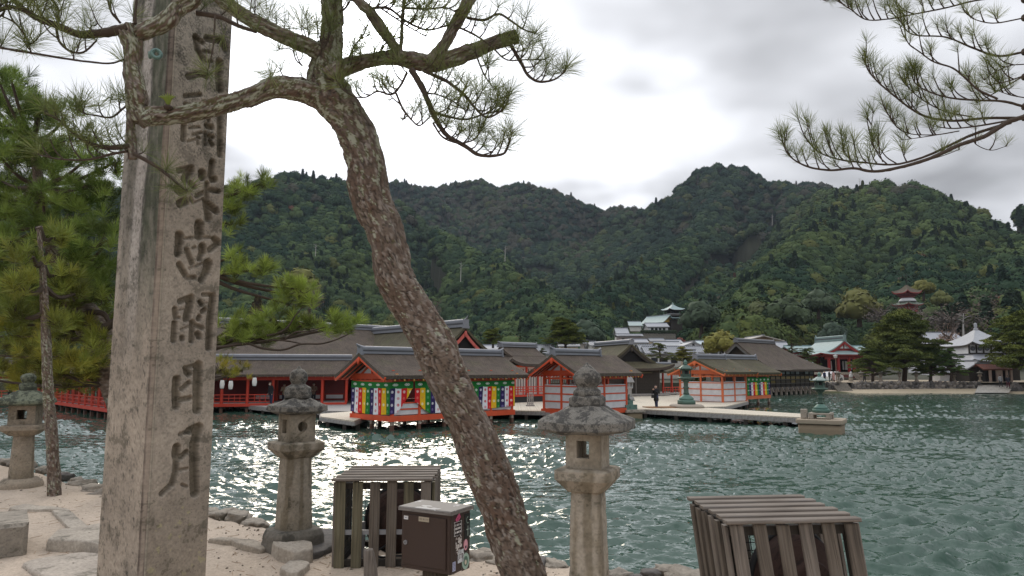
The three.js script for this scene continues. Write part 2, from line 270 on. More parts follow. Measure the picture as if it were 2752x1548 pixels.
function hillY(x, z) {
  const r = -z; let h = 0, near = 1e9, edge0 = 1e9;
  for (const [P, sl] of ridges) {
    let best = -1e9;
    for (let i = 0; i < P.length - 1; i++) {
      const a = P[i], b = P[i + 1], dx = b.x - a.x, dz = b.z - a.z, t = clamp(((x - a.x) * dx + (z - a.z) * dz) / (dx * dx + dz * dz)), qx = a.x + dx * t - x, qz = a.z + dz * t - z, dist = Math.hypot(qx, qz);
      const top = a.y + (b.y - a.y) * t - 8.5; const y = top - sl * (Math.sqrt(dist * dist + 64) - 8) ; if (y > best) { best = y; near = dist; }
    }
    if (best > h) { h = best; edge0 = near; }
  }
  if (h > 0) { const w = sstep(0, 60, h); const c = sstep(8, 90, edge0); h += w * c * ((1 - 72 * Math.pow(Math.abs(N3(x * 0.0075 + 0.3 * N3(x * 0.01, z * 0.01), z * 0.0035, 1.1)), 0.7)) * Math.min(1, h / 90) + 5 * fbm(x * 0.014, z * 0.014, 8, 3)) + w * 2.5 * N3(x * 0.05, z * 0.05, 4); }
  return Math.max(baseY(r), h + 1);
}
{
  const nu = 380, nv = 240;
  const g = grid(nu, nv, (u, v) => { const a = lerp(-58, 58, u) * deg, r = v === 0 ? 104.5 : 105 * Math.pow(1400 / 105, (v - 1 / nv) / (1 - 1 / nv)), x = Math.tan(a) * r, z = -r; return [x, v === 0 ? -1.5 : hillY(x, z), z, x, z]; });
  structure('hills', g, mat(0.05, 0.052, 0.03, 1, { map: tex(256, (u, v) => 0.6 + 0.5 * pf(u, v, 8, 4, 5), 0.05) }));
}
// crowns for the far wood: lumpy masses of leaf clumps
function leafCard(pos, p, n, s, R) {
  const t = V(R() - 0.5, R() - 0.5, R() - 0.5).cross(n).normalize(), b = n.clone().cross(t), c = p.clone(), q = (x, y, e) => { const k = c.clone().addScaledVector(t, x * s).addScaledVector(b, y * s).addScaledVector(n, e * s); pos.push(k.x, k.y, k.z); };
  q(-1, -0.5, 0); q(1, -0.6, 0.1); q(0.2, 1, -0.1); q(1, -0.6, 0.1); q(0.9, 0.8, 0.25); q(0.2, 1, -0.1);
}
function crownGeo(seed, kind, fine = 1) {                                        // unit crown standing on y = 0, radius about 1
  const R = rngOf(seed), pos = [], parts = [];
  if (kind === 'cone') {
    for (let k = 0; k < 15; k++) { const y = 0.15 + k * 0.185, r = 0.78 * (1 - k / 16) + 0.05;
      for (let i = 0; i < 44; i++) { const a = R() * 6.28, q = r * Math.sqrt(0.2 + 0.8 * R()); leafCard(pos, V(Math.cos(a) * q, y - q * 0.35 + R() * 0.16, Math.sin(a) * q), V(Math.cos(a) * 0.7, 0.75 + 0.4 * R(), Math.sin(a) * 0.7).normalize(), 0.12 + 0.06 * R(), R); } }
    parts.push(loft([{ y: 0, r: 0.5 }, { y: 1.2, r: 0.38 }, { y: 2.7, r: 0.03 }], 10));
  } else {
    const n = kind === 'bare' ? 8 : 8;
    for (let k = 0; k < n; k++) {
      const a = k / n * 6.28 + R(), q = k ? 0.5 + 0.14 * R() : 0, y = 0.75 + (k ? 0.35 * (R() - 0.5) : 0.32), s = k ? 0.42 + 0.14 * R() : 0.68, c = V(Math.cos(a) * q, y, Math.sin(a) * q);
      const g = mergeVertices(new THREE.IcosahedronGeometry(1, 2).deleteAttribute('uv').deleteAttribute('normal')), p = g.attributes.position, v = V(0, 0, 0);
      for (let i = 0; i < p.count; i++) { v.fromBufferAttribute(p, i); const e = s * (0.9 + 0.5 * fbm(v.x * 2 + k, v.y * 2, v.z * 2 + seed, 3)); p.setXYZ(i, c.x + v.x * e, c.y + v.y * e * 0.82, c.z + v.z * e); }
      g.computeVertexNormals(); if (kind !== 'bare') parts.push(g);
      for (let i = 0; i < (kind === 'bare' ? 90 : 70 * fine * fine); i++) { const z = R() * 2 - 0.75, t = R() * 6.28, w = Math.sqrt(Math.max(0, 1 - Math.min(1, z * z))), nn = V(w * Math.cos(t), Math.min(1, z), w * Math.sin(t)), e = s * (0.95 + 0.18 * R()) * (kind === 'bare' ? 0.5 + 0.6 * R() : 1);
        leafCard(pos, c.clone().add(V(nn.x * e, nn.y * e * 0.82, nn.z * e)), nn.clone().add(V(R() - 0.5, R() * 0.6, R() - 0.5)).normalize(), (kind === 'bare' ? 0.045 : 0.1 / Math.sqrt(fine) / (fine > 1 ? 1.25 : 1)) * (0.7 + 0.6 * R()), R); }
    }
  }
  const g = new THREE.BufferGeometry(); g.setAttribute('position', new THREE.Float32BufferAttribute(pos, 3)); g.computeVertexNormals(); parts.push(g); return merge(parts);
}
const crowns = { near: [21, 22, 23, 24].map((s) => crownGeo(s * 13, 'broad', 2.2)), broad: [1, 2, 3, 4].map((s) => crownGeo(s * 13, 'broad')), cone: [5, 6].map((s) => crownGeo(s * 17, 'cone')), bare: [7].map((s) => crownGeo(s * 19, 'bare')) };
const treeMat = new THREE.MeshPhysicalMaterial({ color: 0xffffff, roughness: 1, specularIntensity: 0.15, side: THREE.DoubleSide });
{ // the wood that covers the hills, one mass
  const R = rngOf(77), pots = { near: [[], [], [], []], broad: [[], [], [], []], cone: [[], []], bare: [[]] };
  const lists = {}, C = (r, g, b) => [r, g, b]; let made = 0;
  for (let tries = 0; tries < 400000 && made < 60000; tries++) {
    const a = (R() * 2 - 1) * 47 * deg, r = 150 * Math.pow(1350 / 150, Math.pow(R(), 0.72)), x = Math.sin(a) * r, z = -Math.cos(a) * r, y = hillY(x, z);
    const ppx = 1376 + x / -z * 1890, dz = -z; if (y < baseY(dz) + 2.5 && dz < 265) continue;
    const e = 6, gx = (hillY(x + e, z) - y) / e, gz = (hillY(x, z + e) - y) / e; // skip slopes that turn away
    const away = (gx * x + gz * z) / r; if (away < -0.75) continue;
     if (ppx > 1645 && ppx < 1840 && dz > 165 && dz < 262 && y < 22) continue; if (ppx > 2395 && ppx < 2490 && dz > 185 && dz < 214) continue; if (ppx > 1690 && dz < 162) continue;
    made++;
    const zone = fbm(x * 0.006, z * 0.006, 3.1, 3), z2 = fbm(x * 0.02, z * 0.02, 7.7, 2); let kind = 'broad'; const k = R();
    if (z2 > 0.16 ? k < 0.4 : k < 0.05) kind = 'cone';
    if ((k > 0.965 && y < 60) || (ppx > 2330 && ppx < 2700 && dz < 225 && R() < 0.8)) kind = 'bare';
    const foot = 1 - sstep(210, 380, r), olive = ppx > 1900 ? 1 : 0.35; const size = (1 + 0.25 * foot) * (kind === 'cone' ? 3.0 : 4.6) * (0.65 + 0.8 * R()) * lerp(0.9, 1.12, sstep(250, 900, r)), t = R();
    let c = mix3(mix3([0.022, 0.044, 0.026], [0.085, 0.12, 0.046], clamp(t * t * 0.9 + zone * 0.8 + foot * 0.25)), [0.1, 0.115, 0.03], clamp(olive * (zone * 0.8 + foot * 0.45 - 0.05) * R() * 1.6));
    if (kind === 'cone') c = mix3([0.022, 0.042, 0.027], [0.042, 0.062, 0.036], t);
    if (kind === 'bare') c = mix3([0.12, 0.095, 0.075], [0.09, 0.075, 0.062], t);
    if (R() < 0.04) c = [0.095, 0.105, 0.035]; if (R() < 0.002) c = [0.12, 0.055, 0.035];
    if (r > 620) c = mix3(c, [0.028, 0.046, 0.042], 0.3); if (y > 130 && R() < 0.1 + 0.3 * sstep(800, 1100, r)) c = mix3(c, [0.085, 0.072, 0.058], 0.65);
    if (kind === 'broad' && r < 480) kind = 'near'; const i = Math.floor(R() * pots[kind].length);
    pots[kind][i].push([x, y - size * 0.2, z, size, size * (0.8 + 0.45 * R()), R() * 6.28, c]);
  }
  const wood = new THREE.Group(); wood.name = 'forest'; wood.userData.kind = 'stuff'; wood.userData.label = 'dense dark green evergreen wood covering the hills behind the shrine'; wood.userData.category = 'forest'; scene.add(wood);
  const m = new THREE.Matrix4(), q = new THREE.Quaternion(), col = new THREE.Color();
  for (const kind in pots) pots[kind].forEach((L, i) => {
    if (!L.length) return; const im = new THREE.InstancedMesh(crowns[kind][i], treeMat, L.length); im.name = kind === 'cone' ? 'conifer_crowns' : kind === 'bare' ? 'bare_crowns' : 'leafy_crowns'; im.userData.kind = 'stuff';
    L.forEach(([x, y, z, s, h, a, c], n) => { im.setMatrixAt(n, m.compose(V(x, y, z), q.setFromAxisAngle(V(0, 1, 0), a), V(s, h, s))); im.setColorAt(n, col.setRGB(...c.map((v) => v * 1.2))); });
    im.castShadow = im.receiveShadow = true; wood.add(im);
  });
}
// ================================================================ THE SHRINE OVER THE WATER
const U = V(0.72, 0, -0.694), TURN = Math.atan2(0.694, 0.72);          // the pavilions share one direction: local x runs along U, local z towards the viewer
const frame = (o, p) => { o.updateMatrixWorld(true); return o.worldToLocal(p.clone()); };
// gable roof along x: thick shell with a slight sag, straight ridge
function gableRoof(L, half, yr, ye, th = 0.22, sag = 0.18, x0 = -L / 2) {
  const top = [], n = 7; for (let i = -n; i <= n; i++) { const t = Math.abs(i) / n, y = yr - (yr - ye) * (t + sag * t * (1 - t)); top.push([i / n * half, y]); }
  const low = top.slice().reverse().map(([z, y]) => [z * 0.985, y - th]); return extrudeX([...top, ...low], L, x0);
}
// hipped skirt between an outer and an inner rectangle, with lifted corners
function hipSkirt(L, W, l, w, y0, y1, lift = 0.3, sag = 0.35, th = 0.2, shift = 0) {
  const side = (dy) => { const out = []; for (const [ax, sg] of [['x', 1], ['x', -1], ['z', 1], ['z', -1]]) {
    out.push(grid(14, 6, (u, t) => { const s = u * 2 - 1, k = t + 0, y = y0 + (y1 - y0) * (k - sag * k * (1 - k)) + lift * Math.pow(Math.abs(s), 4) * (1 - k) * (1 - k) + dy;
      const a = lerp(L / 2, l / 2, k), b = lerp(W / 2, w / 2, k); return ax === 'z' ? [s * a + shift * k, y, sg * b] : [sg * a + shift * k, y, s * b]; })); } return out; };
  const rim = []; for (const [ax, sg] of [['x', 1], ['x', -1], ['z', 1], ['z', -1]]) rim.push(grid(14, 1, (u, t) => { const s = u * 2 - 1, y = y0 + lift * Math.pow(Math.abs(s), 4) - th * t; return ax === 'z' ? [s * L / 2, y, sg * W / 2] : [sg * L / 2, y, s * W / 2]; }));
  return { top: boxUV(merge(side(0))), under: boxUV(merge([...side(-th), ...rim])) };
}
// tiled ridge with courses and horned end tiles
function ridgeCap(parent, x0, x1, y, h = 0.34, w = 0.3, horn = true, m = M.tile) {
  const g = [box(x1 - x0, h * 0.34, w * 1.25, (x0 + x1) / 2, y + h * 0.1, 0), box(x1 - x0, h * 0.3, w, (x0 + x1) / 2, y + h * 0.42, 0), box(x1 - x0, h * 0.16, w * 1.12, (x0 + x1) / 2, y + h * 0.64, 0)];
  g.push(new THREE.CylinderGeometry(w * 0.42, w * 0.42, x1 - x0, 8).rotateZ(Math.PI / 2).translate((x0 + x1) / 2, y + h * 0.78, 0));
  const r = part('ridge_cap', g.map((q) => boxUV(q)), m, parent);
  part('ridge_course', box(x1 - x0 - 0.02, h * 0.2, w * 1.16, (x0 + x1) / 2, y + h * 0.4, 0), M.tileDark, r);
  if (horn) for (const [x, s] of [[x0, -1], [x1, 1]]) {
    part('end_tile', [boxUV(box(0.14, h * 1.15, w * 1.35, x + s * 0.03, y + h * 0.42, 0)), boxUV(box(0.16, h * 0.3, w * 1.7, x + s * 0.03, y - h * 0.1, 0)), tube([V(x - s * 0.25, y + h * 0.85, 0), V(x + s * 0.02, y + h * 1.0, 0), V(x + s * 0.2, y + h * 1.22, 0), V(x + s * 0.28, y + h * 1.42, 0)], [0.1, 0.09, 0.07, 0.04], 6, 0.1)], m, r);
  }
  return r;
}
function stilts(o, xs, zs, yb, foot = 0.14, top = M.stilt) { for (const x of xs) for (const z of zs) { const s = part('stilt', boxUV(box(foot, yb - 0.3 + 0.02, foot, x, (yb + 0.3) / 2, z)), top, o); part('wet_foot', boxUV(box(foot * 1.04, 1.3, foot * 1.04, x, -0.35, z)), M.stiltWet, s); } }
const lin01 = (a, b, n) => Array.from({ length: n + 1 }, (_, i) => lerp(a, b, i / n));

// colours of the festival curtain and its round crests
const crestTex = (bg, fg, second, head) => { const c = document.createElement('canvas'); c.width = 128; c.height = 512; const k = c.getContext('2d'); k.fillStyle = bg; k.fillRect(0, 0, 128, 512);
  const ring = (x, y, r, col) => { k.save(); k.translate(x, y); k.scale(1, head ? 0.85 : 0.95); k.translate(-x, -y); k.strokeStyle = k.fillStyle = col; k.lineWidth = 6; k.beginPath(); k.arc(x, y, r, 0, 7); k.stroke(); k.beginPath(); k.arc(x, y, r * 0.42, 0, 7); k.fill(); for (let i = 0; i < 6; i++) { k.beginPath(); k.arc(x + Math.cos(i * 1.047) * r * 0.66, y + Math.sin(i * 1.047) * r * 0.66, r * 0.24, 0, 7); k.fill(); } k.restore(); };
  for (let i = 0; i < 4; i++) { const y = (head ? 256 : 70 + i * 124); ring(64, y, 26, i % 2 ? second : fg); if (head) break; }
  const t = new THREE.CanvasTexture(c); t.colorSpace = THREE.SRGBColorSpace; t.wrapS = t.wrapT = THREE.ClampToEdgeWrapping; return new THREE.MeshStandardMaterial({ map: t, roughness: 0.75, side: THREE.DoubleSide }); };
const cloths = { purple: crestTex('#2c1a58', '#f2f0f4', '#7d70a6'), white: crestTex('#f1eff2', '#c8222e', '#d98a90'), red: crestTex('#d9141c', '#f6e6e0', '#ee7a6a'), yellow: crestTex('#f2c010', '#fbf3d2', '#e8a840'), green: crestTex('#10782a', '#eef5ea', '#58a868'), band: crestTex('#0f7a2c', '#f2f6ee', '#58a868', true), bandPlain: mat(0.006, 0.18, 0.026, 0.75) };
const order = ['purple', 'white', 'red', 'yellow', 'green'];
// curtain along a polyline of [x, z] at its top; bottom(s) gives the hem, start the first colour
function curtain(name, label, host, path, yTop, yBand, hem, n, start, lean = 0) {
  const o = thing(name, label, 'curtain', host.position, host.rotation.y, undefined);
  const seg = []; let T = 0; for (let i = 0; i < path.length - 1; i++) { const l = Math.hypot(path[i + 1][0] - path[i][0], path[i + 1][1] - path[i][1]); seg.push([T, l, i]); T += l; }
  const P = (s) => { for (const [a, l, i] of seg) if (s <= a + l + 1e-6) { const t = clamp((s - a) / l), p = path[i], q = path[i + 1], nx = -(q[1] - p[1]) / l, nz = (q[0] - p[0]) / l; return [lerp(p[0], q[0], t), lerp(p[1], q[1], t), nx, nz]; } const p = path[path.length - 1]; return [p[0], p[1], 0, 0]; };
  const surf = (s, y, k) => { const [x, z, nx, nz] = P(clamp(s, 0, T)); const e = k * (0.035 * Math.sin(s * 8.5) + 0.025 * Math.sin(s * 17 + 1) + 0.04 * N3(s * 1.3, y, 2)); return [x + nx * e, y, z + nz * e]; };
  for (let i = 0; i < n; i++) {
    const s0 = i / n * T, s1 = (i + 1) / n * T, c = order[(start + i) % 5];
    part('stripe', grid(4, 10, (u, v) => { const s = lerp(s0, s1, u), yb = hem(s / T); const y = lerp(yBand + 0.02, yb, v); const pull = clamp((yb - hem(0.2)) * 0); return [...surf(s + pull, y, v), u, 1 - v * (yBand - yb) / (yBand - hem(0.25))]; }), cloths[c], o);
  }
  const nb = Math.round(n / 2); for (let i = 0; i < nb; i++) { const s0 = i / nb * T, s1 = (i + 1) / nb * T; part('band', grid(6, 2, (u, v) => { const s = lerp(s0, s1, u); const q = surf(s, lerp(yTop - 0.06 * Math.sin(Math.PI * (s / T)), yBand, v), v * 0.4); return [...q, u, 0.36 + 0.25 * (1 - v)]; }), cloths.band, o); }
  return o;
}
const A0 = onY(1052.4, 1159, 0), A1 = onY(1372.7, 1135.6, 0);
// open-sided pavilion on stilts: origin at its front left corner post, x along the long side, -z across it
function pavilion(q) {
  const o = thing(q.name, q.label, 'pavilion', q.pos, TURN); const { L, W, yf, ye, yr, nx, nz } = q, P = q.paint, pt = 0.15;
  const xs = lin01(0, L, nx), zs = lin01(0, -W, nz), hx = q.ox ?? 0.9, hz = q.oz ?? 0.7, beamTop = q.tie;
  stilts(o, xs, [0, -W], yf, 0.17); stilts(o, [0, L], zs.slice(1, -1), yf, 0.17);
  part('floor', boxUV(box(L + 0.2, 0.1, W + 0.2, L / 2, yf + 0.06, -W / 2)), M.brownDark, o);
  for (const z of [0, -W]) part('floor_beam', boxUV(box(L + 0.34, 0.3, 0.14, L / 2, yf + 0.15, z + (z ? -0.07 : 0.07))), P, o);
  for (const x of [0, L]) part('floor_beam', boxUV(box(0.14, 0.3, W + 0.05, x + (x ? 0.07 : -0.07), yf + 0.152, -W / 2)), P, o);
  const posts = []; for (const x of xs) for (const z of zs) if (x === 0 || x === L || z === 0 || z === -W) posts.push([x, z]);
  for (const [x, z] of posts) part('post', boxUV(box(pt, ye - yf + 0.25, pt, x, (ye + 0.25 + yf) / 2 + 0.03, z)), P, o);
  const face = (fn) => { for (let i = 0; i < nx; i++) fn(xs[i], xs[i + 1], 0, 'x'); for (let i = 0; i < nx; i++) fn(xs[i], xs[i + 1], -W, 'x'); for (let i = 0; i < nz; i++) fn(zs[i], zs[i + 1], 0, 'z'), fn(zs[i], zs[i + 1], L, 'z'); };
  face((a, b, c, ax) => {
    const m = (a + b) / 2, w = Math.abs(b - a) - pt, put = (y, h, t) => ax === 'x' ? boxUV(box(w, h, t, m, y, c)) : boxUV(box(t, h, w, c, y, m));
    const low = yf + 0.32, hi = q.panel, n = q.rows; 
    for (let k = 0; k < n; k++) { const y0 = lerp(low, hi, k / n), y1 = lerp(low, hi, (k + 1) / n); part('panel', put((y0 + y1) / 2, y1 - y0 - 0.05, 0.045), M.white, o); part('rail', put(y1 - 0.02, 0.075, 0.1), P, o); }
    if (q.cap) part('panel_cap', put(hi + 0.05, 0.06, 0.06), M.white, o);
    for (const y of q.rails) part('rail', put(y, 0.11, 0.1), P, o);
    part('tie_beam', put(beamTop, 0.2, 0.12), P, o);
  });
  if (q.lattice) for (let i = 0; i < 26; i++) part('lattice_bar', box(0.03, 0.42, 0.03, 0.15 + i * (L - 0.3) / 25, q.panel + 0.3, -W + 0.1), M.darkRed, o);
  // roof frame: gable fields, king post, braces, barge boards, rafters
  for (const [x, s] of [[0, -1], [L, 1]]) {
    const zc = -W / 2, top = yr - 0.45, half = W / 2; const tri = new THREE.Shape([new THREE.Vector2(-half, 0), new THREE.Vector2(half, 0), new THREE.Vector2(0, top - beamTop - 0.1)]);
    const g = new THREE.ExtrudeGeometry(tri, { depth: 0.05, bevelEnabled: false }); g.rotateY(Math.PI / 2); part('gable_field', boxUV(g.translate(x - 0.025, beamTop + 0.08, zc)), M.white, o);
    part('king_post', boxUV(box(0.12, top - beamTop, 0.14, x + s * 0.03, (top + beamTop) / 2, zc)), P, o);
    for (const d of [-1, 1]) part('brace', bar(V(x + s * 0.04, beamTop + 0.12, zc + d * half * 0.62), V(x + s * 0.04, top - 0.12, zc + d * 0.1), 0.1, 0.11), P, o);
    part('cross_beam', boxUV(box(0.16, 0.24, W + 0.9, x + s * 0.03, beamTop + 0.1, zc)), P, o);
    for (const d of [-1, 1]) part('beam_end', box(0.17, 0.2, 0.04, x + s * 0.03, beamTop + 0.1, zc + d * (W / 2 + 0.47)), M.gold, o);
    for (const d of [-1, 1]) part('barge_board', bar(V(x + s * (hx - 0.05), yr - 0.24, zc + d * 0.02), V(x + s * (hx - 0.05), ye - 0.22 , zc + d * (half + hz - 0.02)), 0.09, 0.24, 0.02), P, o);
    part('gable_pendant', [loft([{ y: yr - 0.66, r: 0.03, p: 4 }, { y: yr - 0.56, r: 0.1, p: 3 }, { y: yr - 0.42, r: 0.12, p: 3 }, { y: yr - 0.28, r: 0.07, p: 4 }], 12).scale(0.5, 1, 1).translate(x * 1 + s * (hx + 0.02), 0, zc)], P, o);
    for (const d of [-1, 0, 1]) part('purlin', boxUV(box(hx, 0.16, 0.14, x + s * hx / 2, d ? beamTop + 0.26 : yr - 0.42, zc + d * half * 0.98)), P, o);
  }
  for (const d of [1, -1]) { const nr = Math.round((L + 2 * hx) / 0.32); for (let i = 0; i <= nr; i++) { const x = -hx + 0.1 + i * (L + 2 * hx - 0.2) / nr; const r = part('rafter', bar(V(x, yr - 0.36, -W / 2 + d * 0.05), V(x, ye - 0.25, -W / 2 + d * (W / 2 + hz - 0.08)), 0.07, 0.08), P, o); if (i % 2 === 0 && d > 0) part('rafter_tip', box(0.074, 0.085, 0.02, x, ye - 0.25, -W / 2 + d * (W / 2 + hz - 0.06)), M.gold, r); }
    part('eave_purlin', boxUV(box(L + 2 * hx - 0.2, 0.12, 0.1, L / 2, ye - 0.14, -W / 2 + d * (W / 2 + hz - 0.25))), M.red, o); }
  const roof = part('roof', gableRoof(L + 2 * hx, W / 2 + hz, yr, ye, 0.2, 0.13, -hx).translate(0, 0, -W / 2), q.roofMat, o);
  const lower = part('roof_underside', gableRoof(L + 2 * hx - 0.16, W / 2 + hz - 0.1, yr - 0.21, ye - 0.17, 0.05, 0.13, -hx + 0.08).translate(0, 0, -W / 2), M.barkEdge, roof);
  const rc = new THREE.Group(); rc.name = 'ridge'; rc.position.set(0, 0, -W / 2); o.add(rc); ridgeCap(rc, -hx + (q.rx0 ?? 0.12), L + hx - (q.rx1 ?? 0.12), yr - 0.02, q.rh ?? 0.36);
  return o;
}
const LA = A1.clone().sub(A0).length(), WA = 3.86;
const pavA = pavilion({ name: 'stage_pavilion', label: 'long vermilion pavilion on stilts hung with striped curtains, bark roof, left of the other two', pos: A0, L: LA, W: WA, yf: 0.5, ye: 2.98, yr: 4.22, nx: 5, nz: 2, tie: 2.86, rails: [2.66], panel: 1.5, rows: 2, paint: M.orange, roofMat: M.bark, ox: 0.95, oz: 0.62 });
{ // curtains on pavilion A: one wraps the corner, the other starts after the parted opening
  const e = 0.13;
  curtain('striped_curtain', 'five coloured festival curtain around the left corner of the long pavilion, its edge pulled aside', pavA, [[-e, -WA - 0.1], [-e, e], [1.28, e]], 2.66, 2.26, (t) => 0.92 - 0.1 * Math.sin(t * 4) + 0.55 * sstep(0.78, 0.93, t) + 0.75 * sstep(0.9, 1, t), 14, 0);
  curtain('striped_curtain', 'five coloured festival curtain along the front of the long pavilion, beside the leaning trunk', pavA, [[1.4, e], [LA + 0.16, e], [LA + 0.16, -0.8]], 2.66, 2.26, (t) => 0.86 + 0.62 * (1 - sstep(0.0, 0.13, t)) + 0.18 * sstep(0.3, 1, t), 24, 2);
}
const B0 = onY(1560, 1114, 0.5).setY(0);
const pavB = pavilion({ name: 'stage_pavilion', label: 'vermilion pavilion with plain white panels standing between the curtained one and the bronze lantern', pos: B0, L: 4.7, W: 3.1, yf: 0.45, ye: 3.06, yr: 4.28, nx: 2, nz: 2, tie: 3.02, rails: [2.72], panel: 2.24, rows: 3, cap: true, paint: M.orange, roofMat: M.bark, ox: 0.95, oz: 0.72, rx1: 1.9, lattice: true });
const C0 = onY(1943.5, 1101, 0);
const orangeC = tint(M.orange, 0.72, 0.17, 0.055);
const pavC = pavilion({ name: 'stage_pavilion', label: 'pale orange pavilion with white panels and mossy roof, behind the bronze lantern on the deck', pos: C0, L: 3.9, W: 4.0, yf: 0.3, ye: 3.08, yr: 4.25, nx: 2, nz: 2, tie: 3.02, rails: [2.72], panel: 2.2, rows: 3, cap: true, paint: orangeC, roofMat: M.barkMoss, ox: 0.9, oz: 0.75, rx1: 0.9 });
const D0 = onY(2008, 1092, 0), D1 = onY(2061, 1087.5, 0), LD = D1.clone().sub(D0).length();
const pavD = pavilion({ name: 'stage_pavilion', label: 'small rear pavilion with curtains and mossy roof, directly behind the pale orange one', pos: D0, L: LD, W: 3.4, yf: 0.62, ye: 3.02, yr: 4.3, nx: 2, nz: 1, tie: 2.9, rails: [2.7], panel: 1.3, rows: 1, paint: orangeC, roofMat: M.barkMoss, ox: 1.0, oz: 0.9 });
curtain('striped_curtain', 'short five coloured festival curtain on the small rear pavilion at the right', pavD, [[-0.12, 0.13], [LD + 0.14, 0.13], [LD + 0.14, -0.6]], 2.6, 2.12, () => 0.95, 14, 4);
curtain('striped_curtain', 'strip of green crested curtain seen inside the pale orange pavilion above its panels', pavC, [[0.5, -3.7], [3.7, -3.7]], 2.62, 2.3, () => 2.26, 8, 4);

// decks: sheets of boards on dark stilts
function deckThing(label, pts, Y, th, m, face, name = 'wooden_deck') {
  const o = thing(name, label, 'deck'); const P = pts.map(([px, py]) => onY(px, py, Y));
  const s = new THREE.Shape(P.map((p) => new THREE.Vector2(p.x, -p.z))); const g = new THREE.ExtrudeGeometry(s, { depth: 0.07, bevelEnabled: false }); g.rotateX(-Math.PI / 2); g.translate(0, Y - 0.07, 0); part('boards', boxUV(g), m, o);
  for (let i = 0; i < P.length; i++) { const a = P[i], b = P[(i + 1) % P.length]; part('edge_board', boxUV(bar(V(a.x, Y - 0.08 - th / 2, a.z), V(b.x, Y - 0.08 - th / 2, b.z), 0.1, th, 0.05)), face, o);
    const n = Math.max(1, Math.round(a.distanceTo(b) / 2.4)); for (let k = 0; k < n; k++) { const p = a.clone().lerp(b, (k + 0.5) / n); part('stilt', box(0.2, 1.6, 0.2, p.x, -0.5, p.z), M.timberDark, o); } }
  part('joists', boxUV(g.clone().scale(0.985, 1, 0.985).translate(P[0].x * 0.015, -0.22, P[0].z * 0.015)), M.timberDark, o);
  return o;
}
deckThing('broad pale plank stage deck spreading behind the pavilions', [[1275, 1101], [1462, 1104.5], [1560, 1109], [1715, 1098.3], [1950, 1092], [2010, 1078], [2010, 1062], [1700, 1052], [1500, 1052], [1290, 1066]], 0.6, 0.2, M.deck, M.deckGrey);
deckThing('long narrow plank pier running out to the bronze lantern on its stone end', [[1695, 1097.6], [2166, 1121.9], [2172, 1112.8], [1905, 1096]], 0.605, 0.24, M.deck, M.deckGrey, 'pier');
deckThing('weathered grey plank deck in front of the red gallery, left of the stone lantern', [[632, 1086], [724, 1095], [880, 1104], [1000, 1106], [1000, 1072], [632, 1078]], 0.55, 0.22, M.deckGrey, M.deckGrey);
deckThing('pale plank deck joining the curtained pavilion on its left side', [[861, 1119], [951, 1131], [1010, 1110], [960, 1104], [861, 1112]], 0.55, 0.18, M.deck, M.deckGrey);

